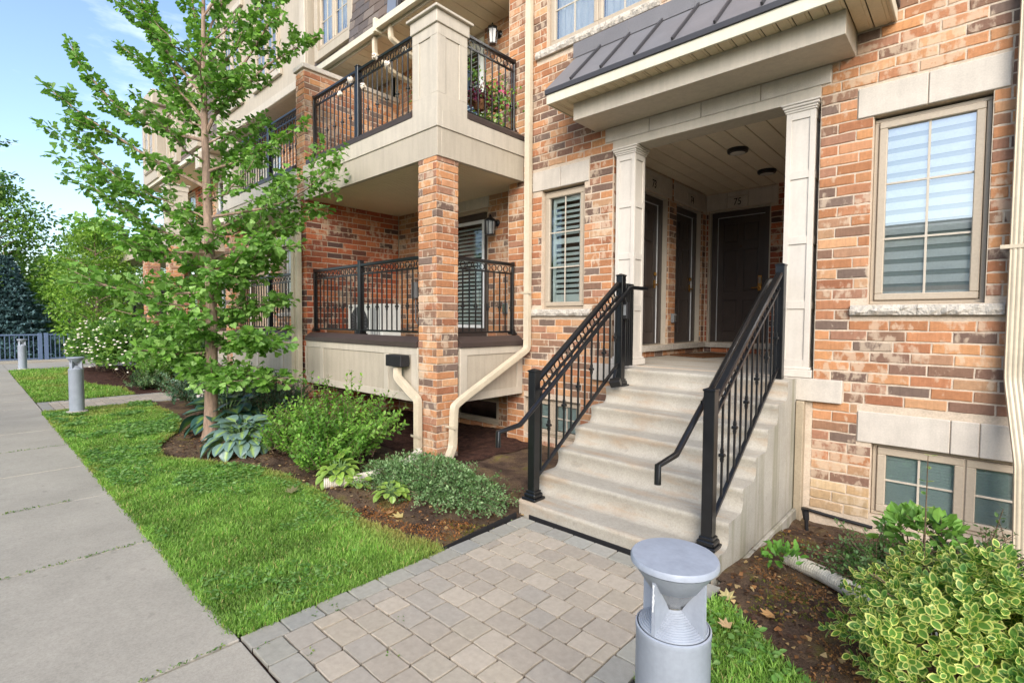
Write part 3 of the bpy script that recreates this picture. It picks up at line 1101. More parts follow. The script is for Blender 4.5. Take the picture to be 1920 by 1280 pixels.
# ---- porch recess
PX, PYB, PZ0, PZ1 = -3.45, 8.60, -0.51, 2.14
TL = frame_T((PX, 0, 0), '+x')
h_l = [(6.20, 7.23, -0.345, 1.84), (7.47, 8.48, -0.345, 1.84)]
h_ls = [(6.05, 7.29, 1.84, 2.12), (7.36, 8.585, 1.84, 2.12), (5.4, 8.6, -0.43, -0.345)]
wall_sheet("porch_wall", TL, house, 5.2, PYB + 0.1, PZ0, PZ1 + 0.1, h_l, reveal=0.14)
pb = lay_bricks(TL, '+x', 5.46, PYB, PZ0 + 0.01, PZ1, h_l + h_ls, 'warm', 21)
for u_, s_ in ((7.23, -1), (8.48, -1)):    # far reveals of the two side doors, facing the street
    pb += lay_bricks(frame_T((0, u_ - 0.002, 0), '-y'), '-y', PX - 0.135, PX - 0.004, -0.345, 1.84, [], 'warm', 22)
TB = frame_T((0, PYB, 0), '-y')
h_b = [(-3.40, -2.43, -0.345, 1.855)]
h_bs = [(-3.45, -2.33, 1.855, 2.12), (-3.45, -1.08, -0.43, -0.345)]
wall_sheet("porch_wall", TB, house, PX - 0.1, -1.0, PZ0, PZ1 + 0.1, h_b, reveal=0.10)
pb += lay_bricks(TB, '-y', PX + 0.01, -1.1, PZ0 + 0.01, PZ1, h_b + h_bs, 'red', 23)
mb = MB()
mb.box(-1.08, -0.98, 5.42, PYB, PZ0, PZ1, 0)
mb.build("porch_wall", "mortar", house)
VB = pb
for (p, fc, sl, sh, v, pal) in sorted(pb, key=lambda b: b[0].length)[:0]:
    pass
porch = bpy.data.objects.new("porch_brickwork", None)
bpy.data.objects.remove(porch)
def group_bricks_stuff(parent, bl, nm):
    place_bricks(parent, bl, 0, nm)
group_bricks_stuff(house, pb, "porch_brickwork")
# threshold stones
for (T_, a, b_, nm) in ((TL, 5.46, 7.30, 1), (TL, 7.30, 8.57, 2), (TB, PX + 0.05, -1.09, 3)):
    stone(house, a, b_, -0.43, -0.345, T=T_, proud=0.055, name="threshold_stone", mat="rough_stone", depth=0.16)

def digits(parent, text, T, u, z, h):
    c = bpy.data.curves.new("house_number", 'FONT')
    c.body = text
    c.size = h * 1.38
    c.align_x = 'CENTER'
    c.align_y = 'CENTER'
    c.extrude = 0.002
    c.shear = 0.06
    ob = bpy.data.objects.new("tmp_text", c)
    COL.objects.link(ob)
    bpy.context.view_layer.update()
    me = bpy.data.meshes.new_from_object(ob.evaluated_get(bpy.context.evaluated_depsgraph_get()))
    bpy.data.objects.remove(ob)
    Mx = T @ Matrix.Translation((u, -0.0165, z)) @ Matrix.Rotation(R(90), 4, 'X') @ Matrix.Diagonal((0.8, 1, 1, 1))
    me.transform(Mx)
    me.materials.clear()
    me.materials.append(MAT["ink"])
    return finish(bpy.data.objects.new("house_number", me), parent)
# stones over the doors
for (T_, a, b_, n0, n1, zz0, zz1, txt) in ((TL, 6.05, 7.29, 6.53, 6.87, 1.84, 2.12, "73"), (TL, 7.36, 8.575, 7.82, 8.17, 1.84, 2.12, "74"), (TB, -3.44, -2.33, -3.10, -2.77, 1.855, 2.12, "75")):
    stone(house, a, n0, zz0, zz1, T=T_)
    stone(house, n1, b_, zz0, zz1, T=T_)
    stone(house, n0, n1, zz1 - 0.075, zz1, T=T_)
    ns = stone(house, n0, n1, zz0, zz1 - 0.078, T=T_, name="number_stone")
    ns['label'] = "stone carved with the number " + txt
    digits(ns, txt, T_, (n0 + n1) / 2, (zz0 + zz1 - 0.078) / 2, 0.115)

def panel_door(parent, T, u0, u1, z0, z1, hinge_right=True, label=None, storm=False, lock=False):
    """six-panel door; T puts local (u, d, z) on its wall; the frame sits d deep"""
    f = MB(T)
    d0 = 0.10
    fw = 0.085
    f.box(u0, u0 + fw, d0, d0 + 0.12, z0, z1 - fw)
    f.box(u1 - fw, u1, d0, d0 + 0.12, z0, z1 - fw)
    f.box(u0, u1, d0, d0 + 0.12, z1 - fw, z1)
    door = f.build("door", "door_black", parent)
    if label:
        door['label'] = label
    k = MB(T)
    for (a, b_, c, e) in ((u0 - 0.022, u0 - 0.001, z0, z1 + 0.02), (u1 + 0.001, u1 + 0.022, z0, z1 + 0.02), (u0 - 0.001, u1 + 0.001, z1 + 0.001, z1 + 0.022)):
        k.box(a, b_, 0.03, d0 + 0.05, c, e, 0.003)
    k.build("brick_mould", "tan_light", door)
    a, b_, c, e = u0 + fw + 0.004, u1 - fw - 0.004, z0 + 0.02, z1 - fw - 0.004
    s = MB(T)
    ds = d0 + 0.045
    s.box(a, b_, ds + 0.018, ds + 0.055, c, e, 0.003)
    W, H = b_ - a, e - c
    st = W * 0.13
    pw = (W - 3 * st) / 2
    rows = [(0.075, 0.335), (0.40, 0.735), (0.80, 0.945)]
    # raised stiles and rails leave six sunk fields
    s.box(a, a + st, ds, ds + 0.018, c, e, 0.006)
    s.box(b_ - st, b_, ds, ds + 0.018, c, e, 0.006)
    s.box(a + st + pw, a + 2 * st + pw, ds, ds + 0.0178, c, e, 0.006)
    zc = 0.0
    for lo, hi in rows + [(1.0, 1.0)]:
        s.box(a + st, b_ - st, ds + 0.0004, ds + 0.0182, c + zc * H, c + lo * H, 0.006)
        zc = hi
    s.build("door_leaf", "door_black", door)
    for lo, hi in rows:
        for i in (0, 1):
            p0 = a + st + i * (pw + st)
            m = MB(T)
            m.obox((p0 + pw / 2, ds + 0.012, c + (lo + hi) / 2 * H), (pw / 2 - 0.018, 0.010, (hi - lo) / 2 * H - 0.018), None, 0.0095)
            m.build("door_panel", "door_black", door)
    # weather strip: pale line along the latch edge and the head
    m = MB(T)
    ue = b_ + 0.001 if not lock else a - 0.012
    m.box(ue - 0.003, ue + 0.014, ds - 0.012, ds + 0.01, c, e + 0.011, 0.001)
    m.box(a, b_, ds - 0.0118, ds + 0.0098, e - 0.003, e + 0.011, 0.001)
    m.build("weather_strip", "white_trim", door)
    m = MB(T)
    m.box(u0 + 0.02, u1 - 0.02, d0 - 0.01, d0 + 0.10, z0 - 0.004, z0 + 0.018, 0.003)
    m.build("sill_plate", "steel", door)
    # lever, deadbolt
    hu = (b_ - 0.065)
    hz = c + 0.43 * H
    m = MB(T)
    m.box(hu - 0.03, hu + 0.03, ds - 0.014, ds, hz - 0.06, hz + 0.19 if lock else hz + 0.06, 0.006)
    dirn = -1
    m.bar((hu, ds - 0.05, hz - 0.01), (hu + dirn * 0.115, ds - 0.05, hz - 0.01), 0.02, 0.018, 0.006)
    m.bar((hu, ds - 0.012, hz - 0.01), (hu, ds - 0.06, hz - 0.01), 0.024, 0.024, 0.008)
    if not lock:
        m.obox((hu, ds - 0.014, hz + 0.15), (0.028, 0.016, 0.028), None, 0.012)
    m.build("handle", "brass", door)
    if lock:
        m = MB(T)
        m.box(hu - 0.02, hu + 0.02, ds - 0.02, ds - 0.0142, hz + 0.06, hz + 0.16, 0.004)
        m.build("keypad", "steel", door)
        m = MB(T)
        m.obox((a + W / 2, ds - 0.002, c + 0.76 * H), (0.008, 0.004, 0.008), None, 0.003)
        m.build("peephole", "brass", door)
    return door
panel_door(house, TL, 6.22, 7.21, -0.345, 1.82, label="first side door, number 73")
panel_door(house, TL, 7.49, 8.46, -0.345, 1.82, label="second side door, number 74")
panel_door(house, TB, -3.376, -2.454, -0.345, 1.832, lock=True, label="door facing the street, number 75")

# unseen dark blocks added behind the walls to stop light leaking in
for i, (a, b_, c, d, e, f) in enumerate(((-4.85, -3.75, 5.62, 9.4, -2.0, 5.2), (-0.93, 2.8, 5.62, 9.4, -2.0, 5.2), (-3.75, -0.93, 8.86, 9.4, -2.0, 5.2), (-3.75, -0.93, 5.62, 8.86, 2.26, 5.2))):
    m = MB()
    m.box(a, b_, c, d, e, f, 0)
    m.build("light_blocker", "room_dark", house)
# porch ceiling of long boards
n = 11
for i in range(n):
    a = -3.45 + (3.45 - 1.08) * i / n
    b_ = -3.45 + (3.45 - 1.08) * (i + 1) / n
    m = MB()
    m.box(a + 0.004, b_ - 0.004, 5.30, 8.6, PZ1, PZ1 + 0.02, 0.005)
    m.build("ceiling_plank", "ceiling_plank", house)
m = MB()
m.box(-3.46, -1.07, 5.3, 8.62, PZ1 + 0.021, PZ1 + 0.05, 0)
m.build("ceiling_backing", "dark_cap", house)

# timber beam and panelled columns
m = MB()
m.box(-3.19, -1.08, 5.185, 5.44, 1.99, 2.088, 0.004)
m.build("porch_beam", "tan_light", house)
def column(parent, x0, x1, y0, y1, zb, zt):
    m = MB()
    g = 0.011
    m.box(x0 + g, x1 - g, y0 + g, y1 - g, zb + 0.06, zt - 0.05, 0.002)
    col = m.build("porch_column", "column_paint", parent)
    tr = MB()
    w = 0.045
    zz = [zb + 0.07 + (zt - 0.06 - zb - 0.07) * i / 4 for i in range(5)]
    for zi, z in enumerate(zz):
        h = 0.07 if zi not in (0, 4) else 0.09
        lo, hi = (z, z + h) if zi == 0 else ((z - h, z) if zi == 4 else (z - h / 2, z + h / 2))
        tr.box(x0 + w, x1 - w, y0, y0 + g - 0.0005, lo, hi, 0.003)
        tr.box(x1 - g + 0.0005, x1, y0 + w, y1 - w, lo, hi, 0.003)
    for (a, b_) in ((x0, x0 + w), (x1 - w, x1)):
        tr.box(a, b_, y0 - 0.0008, y0 + g - 0.0005, zz[0], zz[4], 0.003)
    for (a, b_) in ((y0 + g, y0 + w), (y1 - w, y1)):
        tr.box(x1 - g + 0.0005, x1 + 0.0008, a, b_, zz[0], zz[4], 0.003)
    tr.build("panel_trim", "column_paint", col)
    cp = MB()
    xm, ym = (x0 + x1) / 2, (y0 + y1) / 2
    hx, hy = (x1 - x0) / 2, (y1 - y0) / 2
    for (e, lo, hi) in ((0.010, zt - 0.085, zt - 0.066), (0.018, zt - 0.066, zt - 0.045), (0.030, zt - 0.045, zt - 0.020), (0.040, zt - 0.020, zt - 0.001)):
        cp.obox((xm, ym, (lo + hi) / 2), (hx + e, hy + e, (hi - lo) / 2), None, 0.006)
    cp.build("capital", "column_paint", col)
    bs = MB()
    bs.obox((xm, ym, zb + 0.035), (hx + 0.028, hy + 0.028, 0.035), None, 0.006)
    bs.obox((xm, ym, zb + 0.08), (hx + 0.014, hy + 0.014, 0.012), None, 0.006)
    bs.build("base", "column_paint", col)
    return col
column(house, -3.145, -2.905, 5.195, 5.435, -0.506, 1.989)
column(house, -1.355, -1.118, 5.195, 5.435, -0.504, 1.989)

# ---- canopy over the porch: boxed beam, vented soffit, eave board, standing-seam roof
m = MB()
m.box(-3.43, -0.83, 4.73, 5.19, 2.252, 2.44, 0.003)
can = m.build("porch_canopy", "tan_light", house)
x = -3.655
while x < -0.57:
    x2 = min(x + 0.118, -0.56)
    m = MB()
    m.box(x + 0.003, x2 - 0.03, 4.557, 5.19, 2.440, 2.449, 0.003)
    m.box(x2 - 0.03, x2 - 0.006, 4.557, 5.19, 2.444, 2.452, 0.002)
    m.build("soffit_panel", "soffit_tan", can)
    x = x2
m = MB()
m.box(-3.66, -0.555, 4.53, 4.556, 2.43, 2.535, 0.003)
m.box(-3.66, -3.645, 4.5565, 5.19, 2.4302, 2.5348, 0.003)
m.box(-0.57, -0.555, 4.5565, 5.19, 2.4302, 2.5348, 0.003)
m.build("eave_board", "cream_metal", can)
m = MB()
m.box(-3.675, -0.54, 4.512, 4.53, 2.535, 2.588, 0.003)
m.box(-3.675, -0.54, 4.5305, 5.19, 2.537, 2.585, 0.002)
m.build("drip_edge", "roof_trim", can)
E0, E1 = Vector((0, 4.515, 2.592)), Vector((0, 5.10, 3.17))
seams = [-3.67, -3.311, -2.933, -2.549, -2.159, -1.77, -1.385, -1.0, -0.545]
for a, b_ in zip(seams[:-1], seams[1:]):
    m = MB()
    m.add([(a + 0.001, E0.y, E0.z), (b_ - 0.001, E0.y, E0.z), (b_ - 0.001, E1.y, E1.z), (a + 0.001, E1.y, E1.z),
           (a + 0.001, E0.y, E0.z - 0.006), (b_ - 0.001, E0.y, E0.z - 0.006), (b_ - 0.001, E1.y, E1.z - 0.006), (a + 0.001, E1.y, E1.z - 0.006)],
          [(0, 1, 2, 3), (7, 6, 5, 4), (0, 4, 5, 1), (1, 5, 6, 2), (2, 6, 7, 3), (3, 7, 4, 0)])
    m.build("roof_panel", "roof_metal", can)
nrm = Vector((0, -(E1.z - E0.z), (E1.y - E0.y))).normalized()
for a in seams[1:-1]:
    m = MB()
    p, q = Vector((a, E0.y, E0.z)) + nrm * 0.015, Vector((a, E1.y, E1.z)) + nrm * 0.015
    m.bar(p, q, 0.022, 0.032, 0.004, up=nrm)
    m.build("roof_seam", "roof_trim", can)
for xa in (-3.67, -0.55):
    m = MB()
    m.prism([(4.53, 2.586), (5.19, 2.586), (5.19, 3.17), (5.10, 3.163)], 0, xa, xa + 0.006)
    m.build("gable_cheek", "roof_metal", can)
for a, b_ in ((-3.70, -2.95), (-2.95, -2.2), (-2.2, -1.4), (-1.4, -0.52)):
    m = MB()
    m.box(a + 0.001, b_ - 0.001, 5.085, 5.10, 3.172, 3.335, 0.002)
    m.box(a + 0.001, b_ - 0.001, 5.0995, 5.19, 3.325, 3.336, 0.002)
    m.box(a + 0.0012, b_ - 0.0012, 5.078, 5.085, 3.16, 3.182, 0.001)
    m.build("roof_flashing", "roof_metal", can)

# ================================================================ concrete stairs and landing
stairs = thing("concrete_stairs", "pale concrete stairs climbing to the canopied porch", "stairs", (-2.04, 3.2, GZ))
SX0, SX1 = -2.87, -1.20
ZT = [-1.54 + 0.171 * i for i in range(6)] + [-0.512]
YF = [3.215 + 0.275 * i for i in range(7)]
for i in range(7):
    z0 = ZT[i - 1] if i else GZ - 0.35
    z1 = ZT[i]
    y0 = YF[i]
    yb = 5.19 if i < 6 else 8.6
    zr = z1 - z0 if i else z1 - (GZ - 0.03)
    prof = [(y0 + 0.045, z0)]
    zb = z1 - zr
    # hollow riser with a soft nose
    if i:
        prof = [(y0 - 0.052, z0 + 0.0006), (y0 - 0.030, z0 + 0.005), (y0 - 0.008, z0 + 0.020), (y0 + 0.008, z0 + 0.046), (y0 + 0.014, z0 + 0.08)]
    else:
        prof = [(y0 + 0.010, z0), (y0 + 0.010, GZ - 0.02)]
    prof += [(y0 + 0.008, z1 - 0.05), (y0 + 0.001, z1 - 0.030), (y0 + 0.002, z1 - 0.012), (y0 + 0.010, z1 - 0.003), (y0 + 0.028, z1), (yb, z1), (yb, z0)]
    nx = 14
    rs = random.Random(i)
    vs, fs = [], []
    k = len(prof)
    xa, xb = (SX0, SX1) if i < 6 else (SX0 if False else -3.45, SX1 if False else -1.08)
    if i == 6:
        xa, xb = SX0, SX1
    for a in range(nx + 1):
        xx = xa + (xb - xa) * a / nx
        w = rs.uniform(-0.0025, 0.0025)
        for j, (py_, pz_) in enumerate(prof):
            vs.append((xx, py_ + (w if 0 < j < k - 2 else 0), pz_))
    for a in range(nx):
        for j in range(k):
            fs.append((a * k + j, a * k + (j + 1) % k, (a + 1) * k + (j + 1) % k, (a + 1) * k + j))
    fs += [tuple(range(k)), tuple(nx * k + j for j in range(k))[::-1]]
    m = MB()
    m.add(vs, fs)
    o = m.build("step", "step_concrete", stairs, True)
    recalc(o)
    o.data.materials.append(MAT["cheek_concrete"])
    for p in o.data.polygons:
        if abs(p.normal.x) > 0.9:
            p.material_index = 1
m = MB()
m.box(-3.44, SX0 - 0.002, 5.21, 8.59, -0.66, -0.512, 0.002)
m.box(SX1 + 0.002, -1.085, 5.21, 8.59, -0.66, -0.512, 0.002)
m.build("landing_slab", "step_concrete", stairs)
m = MB()
m.box(SX0 + 0.12, SX1 - 0.01, 3.213, 3.224, GZ - 0.05, GZ + 0.006, 0.003)
m.build("base_strip", "edging_black", stairs)
m = MB()
m.box(-1.197, -1.165, 3.30, 5.19, -2.1, -1.70, 0.006)
m.build("footing", "cheek_concrete", stairs)
m = MB()
m.box(SX0 - 0.04, SX0 - 0.003, 3.30, 5.19, -2.1, -1.62, 0.006)
m.build("footing", "cheek_concrete", stairs)
m = MB()
m.box(-1.195, -1.13, 5.12, 5.20, -1.9, -0.715, 0.006)
m.build("wall_joint_strip", "foundation", stairs)
# ================================================================ the balcony bay next to it
YB_, YR = 3.70, 5.46
bay = thing("town_house", "recessed brick bay with two stacked tan balconies and a slate upper storey", "house", (-6.4, 5.2, GZ), "row of brick townhouses")

def balcony_bay(house_, xr, xl, seed, near=True):
    """a bay whose balcony runs from its free corner xr to the party wall xl; xl < xr means the party wall is on the left"""
    sgn = 1 if xl < xr else -1          # +1: free corner on the right
    lo, hi = min(xl, xr), max(xl, xr)
    T = frame_T((0, YR, 0), '-y')
    wall_lo, wall_hi = (lo, hi - 0.30) if sgn > 0 else (lo + 0.30, hi)
    def mx(a, b_):                       # mirrored interval, measured from the free corner
        return (xr - sgn * a, xr - sgn * b_) if sgn < 0 else (xr - b_, xr - a)
    d0, d1 = mx(0.96, 1.95)
    w0, w1 = mx(0.72, 1.75)
    u0, u1 = mx(1.05, 2.05)
    hs = [(d0, d1, -0.40, 1.72), (w0, w1, -1.60, -1.17), (u0, u1, 2.35, 4.39)]
    hst = [(d0 - 0.02, d1 + 0.02, 1.72, 1.90), (u0 - 0.04, u1 + 0.04, 4.39, 4.63)]
    wall_sheet("wall", T, house_, wall_lo - 0.1, wall_hi + 0.1, -1.95, 4.75, hs)
    m = MB()
    m.box(lo + 0.05, hi - 0.35 if sgn > 0 else hi, YR + 0.36, YR + 2.0, -2.0, 7.2, 0)
    m.build("light_blocker", "room_dark", house_)  # unseen mass added behind the bay to block light
    bl = lay_bricks(T, '-y', wall_lo + 0.005, wall_hi - 0.005, -1.66, 4.6, hs + hst, 'warm', seed)
    place_bricks(house_, bl, 240 if near else 0)
    stone(house_, d0 - 0.02, (d0 + d1) / 2, 1.72, 1.89, y=YR)
    stone(house_, (d0 + d1) / 2, d1 + 0.02, 1.72, 1.89, y=YR)
    stone(house_, u0 - 0.04, u1 + 0.04, 4.39, 4.63, y=YR)
    # balcony door below: dark frame with a white shuttered light
    def glazed_door(a, b_, z0, z1, fr, inner, dress):
        m = MB()
        y = YR + 0.06
        for (p, q, c, e) in ((a, a + 0.05, z0, z1), (b_ - 0.05, b_, z0, z1), (a + 0.05, b_ - 0.05, z1 - 0.05, z1)):
            m.box(p, q, YR + 0.03, YR + 0.12, c, e, 0.003)
        dr = m.build("balcony_door", "window_tan", house_)
        m = MB()
        f = 0.14
        for (p, q, c, e) in ((a + 0.052, a + f, z0 + 0.02, z1 - 0.052), (b_ - f, b_ - 0.052, z0 + 0.02, z1 - 0.052), (a + f, b_ - f, z1 - 0.16, z1 - 0.052), (a + f, b_ - f, z0 + 0.02, z0 + 0.26)):
            m.box(p, q, y, y + 0.05, c, e, 0.003)
        m.build("door_leaf", fr, dr)
        m = MB()
        for (p, q, c, e) in ((a + f, a + f + 0.05, z0 + 0.26, z1 - 0.16), (b_ - f - 0.05, b_ - f, z0 + 0.26, z1 - 0.16), (a + f + 0.05, b_ - f - 0.05, z1 - 0.21, z1 - 0.16), (a + f + 0.05, b_ - f - 0.05, z0 + 0.26, z0 + 0.31)):
            m.box(p, q, y - 0.008, y + 0.03, c, e, 0.003)
        m.build("light_frame", inner, dr)
        c, e = z0 + 0.31, z1 - 0.21
        p, q = a + f + 0.05, b_ - f - 0.05
        g = MB()
        g.add([(p, y + 0.012, c), (q, y + 0.012, c), (q, y + 0.012, e), (p, y + 0.012, e)], [(0, 1, 2, 3)])
        g.build("pane", "plain_glass", dr)
        mm = MB()
        mm.obox((0, 0, 0), ((q - p) / 2, 0.028, 0.0045), Matrix.Rotation(R(38), 3, 'X'), 0.002)
        me = mm.mesh("louvre_slat", "shutter_white")
        z = c + 0.03
        while z < e:
            inst(me, "slat", dr, ((p + q) / 2, y + 0.045, z))
            z += 0.062
        g = MB()
        g.add([(p, y + 0.16, c), (q, y + 0.16, c), (q, y + 0.16, e), (p, y + 0.16, e)], [(0, 1, 2, 3)])
        g.build("dark_backing", "room_dark", dr)  # dark sheet behind the slats stands in for room shade
        m = MB()
        m.obox(((a + 0.10) if sgn > 0 else (b_ - 0.10), y - 0.03, z0 + 0.95), (0.012, 0.03, 0.07), None, 0.008)
        m.build("handle", "steel", dr)
    glazed_door(d0, d1, -0.38, 1.72, "dark_cap", "white_trim", True)
    glazed_door(u0, u1, 2.40, 4.39, "blind_grey", "white_trim", True)
    window(house_, w0, w1, -1.60, -1.17, YR + 0.04, 2, 1, dress='none', gmat="green_glass", bars=False)

    # deck, lower skirt
    xs0, xs1 = (lo, xr - 0.37) if sgn > 0 else (xr + 0.37, hi)      # front skirt run
    m = MB()
    m.box(lo + 0.02, hi - 0.04, YB_ + 0.05, YR - 0.01, -0.55, -0.39, 0.004)
    m.build("deck_slab", "tan_siding", house_)
    m = MB()
    m.box(xs0, xs1, YB_ + 0.012, YB_ + 0.05, -0.995, -0.335, 0.003)
    sk = m.build("skirt_panel", "tan_siding", house_)
    ds = [0.0, 0.52, 2.29] if sgn > 0 else [0.0, 0.60, 2.35]
    m = MB()
    m.box(xs0, xs1, YB_, YB_ + 0.0118, -0.43, -0.336, 0.003)
    m.box(xs0, xs1, YB_, YB_ + 0.0118, -0.994, -0.90, 0.003)
    for xa, xb in ((-7.985, -7.89), (-7.394, -7.30), (-5.655, -5.565), (-5.07, -4.945)) if (near and sgn > 0) else ((xs0, xs0 + 0.1), (xs0 + 1.2, xs0 + 1.3), (xs1 - 0.7, xs1 - 0.6), (xs1 - 0.1, xs1)):
        xa, xb = max(xa, xs0), min(xb, xs1)
        m.box(xa, xb, YB_ + 0.0006, YB_ + 0.0116, -0.90, -0.43, 0.003)
    m.build("skirt_trim", "tan_light", sk)
    xc = xr
    m = MB()
    e0, e1 = (xc - 0.05, xc - 0.012) if sgn > 0 else (xc + 0.012, xc + 0.05)
    m.box(e0, e1, YB_ + 0.36, 5.19, -0.995, -0.335, 0.003)
    sk = m.build("skirt_panel", "tan_siding", house_)
    m = MB()
    t0, t1 = (xc - 0.0118, xc) if sgn > 0 else (xc, xc + 0.0118)
    m.box(t0, t1, YB_ + 0.36, 5.19, -0.43, -0.336, 0.003)
    m.box(t0, t1, YB_ + 0.36, 5.19, -0.994, -0.90, 0.003)
    m.box(t0 + 0.0004, t1 - 0.0004, YB_ + 0.36, YB_ + 0.47, -0.90, -0.43, 0.003)
    m.box(t0 + 0.0004, t1 - 0.0004, 5.08, 5.19, -0.90, -0.43, 0.003)
    m.build("skirt_trim", "tan_light", sk)
    # dark sloping cap flashing, below and above
    def caps(zc, xa, xb, y_from, tag_):
        m = MB()
        m.prism([(YB_ - 0.022, zc - 0.012), (YB_ - 0.022, zc + 0.045), (YB_ + 0.075, zc + 0.115), (YB_ + 0.10, zc + 0.115), (YB_ + 0.10, zc - 0.012)], 0, xa, xb)
        m.build("cap_flashing", "dark_cap", house_)
        m = MB()
        s_ = -sgn
        m.prism([(xc - s_ * 0.022, zc - 0.012), (xc - s_ * 0.022, zc + 0.045), (xc + s_ * 0.075, zc + 0.115), (xc + s_ * 0.10, zc + 0.115), (xc + s_ * 0.10, zc - 0.012)], 1, y_from, 5.19)
        recalc(m.build("cap_flashing", "dark_cap", house_))
    caps(-0.318, xs0, xs1 - 0.002 if sgn > 0 else xs1, YB_ + 0.345, 'low')
    xu0, xu1 = (lo + 0.1, xr - 0.465) if sgn > 0 else (xr + 0.465, hi - 0.1)
    caps(2.412, xu0, xu1, YB_ + 0.465, 'up')

    # upper balcony: fascia in two bands, soffit of narrow boards
    m = MB()
    fl, fr_ = (lo - 0.02, xr) if sgn > 0 else (xr, hi + 0.02)
    m.box(fl, fr_, YB_, YB_ + 0.06, 1.872, 2.195, 0.003)
    q0, q1 = (xr - 0.06, xr) if sgn > 0 else (xr, xr + 0.06)
    m.box(q0, q1, YB_ + 0.0602, 5.19, 1.872, 2.195, 0.003)
    fa = m.build("balcony_fascia", "tan_siding", house_)
    m = MB()
    m.box(fl, fr_ + (0.014 if sgn > 0 else 0), YB_ - 0.014, YB_ + 0.06, 2.196, 2.40, 0.004)
    q0, q1 = (xr - 0.06, xr + 0.014) if sgn > 0 else (xr - 0.014, xr + 0.06)
    m.box(q0, q1, YB_ + 0.0602, 5.19, 2.196, 2.40, 0.004)
    m.build("upper_band", "tan_light", fa)
    m = MB()
    y = YB_ + 0.06
    while y < YR - 0.03:
        m.box(fl + 0.01, fr_ - 0.061 if sgn > 0 else fr_, y, y + 0.045, 1.883, 1.893, 0.003)
        y += 0.05
    o = m.build("soffit_board", "soffit_tan", house_)
    o['kind'] = 'stuff'
    m = MB()
    m.box(fl + 0.01, fr_ - 0.061 if sgn > 0 else fr_, YB_ + 0.06, YR - 0.01, 1.90, 2.38, 0.002)
    m.build("deck_slab", "soffit_tan", house_)

    # upper corner pillar with sunk panels and a cap
    p0, p1 = (xr - 0.46, xr + 0.004) if sgn > 0 else (xr - 0.004, xr + 0.46)
    g = 0.012
    m = MB()
    m.box(p0 + g, p1 - g, YB_ - 0.004 + g, YB_ + 0.456 - g, 2.402, 3.36, 0.002)
    pil = m.build("corner_pillar", "tan_light", house_)
    y0, y1 = YB_ - 0.004, YB_ + 0.456
    m = MB()
    for (lo_, hi_) in ((2.402, 2.58), (3.22, 3.36)):
        m.box(p0, p1, y0, y0 + g - 0.0004, lo_, hi_, 0.003)
        m.box(p1 - g + 0.0004, p1, y0 + g, y1, lo_, hi_, 0.003)
        m.box(p0, p0 + g - 0.0004, y0 + g, y1, lo_, hi_, 0.003)
    for (a, b_) in ((p0, p0 + 0.125), (p1 - 0.125, p1)):
        m.box(a, b_, y0 + 0.0004, y0 + g, 2.58, 3.22, 0.003)
    for (a, b_) in ((y0 + g, y0 + 0.125), (y1 - 0.125, y1)):
        m.box(p1 - g, p1 - 0.0004, a, b_, 2.58, 3.22, 0.003)
        m.box(p0 + 0.0004, p0 + g, a, b_, 2.58, 3.22, 0.003)
    m.build("panel_trim", "tan_light", pil)
    m = MB()
    cx, cy = (p0 + p1) / 2, (y0 + y1) / 2
    m.obox((cx, cy, 3.41), (0.25, 0.25, 0.07), None, 0.006)
    m.obox((cx, cy, 3.495), (0.285, 0.285, 0.016), None, 0.005)
    V = [(cx + sx * 0.28, cy + sy * 0.28, 3.512) for sx, sy in ((-1, -1), (1, -1), (1, 1), (-1, 1))] + [(cx, cy, 3.56)]
    m.add(V, [(0, 1, 4), (1, 2, 4), (2, 3, 4), (3, 0, 4)])
    m.build("cap", "tan_light", pil)
    return (d0, d1, u0, u1)
bayinfo = balcony_bay(bay, -4.57, -7.85, 31)

def brick_pier(name, label, cat, x0, x1, y0, y1, z0, z1, faces, pal, seed, n_obj=300, group=None, capstone=False):
    """free-standing brick mass with bricks on the named faces"""
    t = thing(name, label, cat, ((x0 + x1) / 2, (y0 + y1) / 2, z0), group)
    m = MB()
    m.box(x0 + 0.006, x1 - 0.006, y0 + 0.006, y1 - 0.006, z0, z1, 0.001)
    m.build("core", "mortar", t)
    bl = []
    if '-y' in faces:
        bl += lay_bricks(frame_T((0, y0, 0), '-y'), '-y', x0 + 0.001, x1 - 0.001, z0, z1 - 0.03, [], pal, seed, quoin=True)
    if '+x' in faces:
        bl += lay_bricks(frame_T((x1, 0, 0), '+x'), '+x', y0 + 0.001, y1 - 0.001, z0, z1 - 0.03, [], pal, seed + 1, quoin=True)
    if '-x' in faces:
        bl += lay_bricks(frame_T((x0, 0, 0), '-x'), '-x', -y1 + 0.001, -y0 - 0.001, z0, z1 - 0.03, [], pal, seed + 2)
    place_bricks(t, bl, n_obj)
    if capstone:
        m = MB()
        m.box(x0 - 0.03, x1 + 0.03, y0 - 0.03, y1, z1, z1 + 0.075, 0.008)
        m.build("coping", "precast", t)
    return t
brick_pier("brick_pillar", "square brick pillar holding up the corner of the near balcony", "pillar", -4.935, -4.59, 3.705, 4.04, GZ - 0.05, 1.87, ('-y', '+x'), 'warm', 41, group="brick balcony pillars")
brick_pier("party_wall", "deep brick wall closing the left side of the lower balcony", "wall", -8.12, -7.85, 3.72, 5.455, GZ - 0.05, 1.872, ('-y', '+x'), 'red', 51, group="brick party walls")
brick_pier("party_wall", "brick knee wall with stone coping between the two upper balconies", "wall", -8.12, -7.83, 3.70, 5.455, 1.90, 3.90, ('-y', '+x'), 'warm', 55, group="brick party walls", capstone=True)

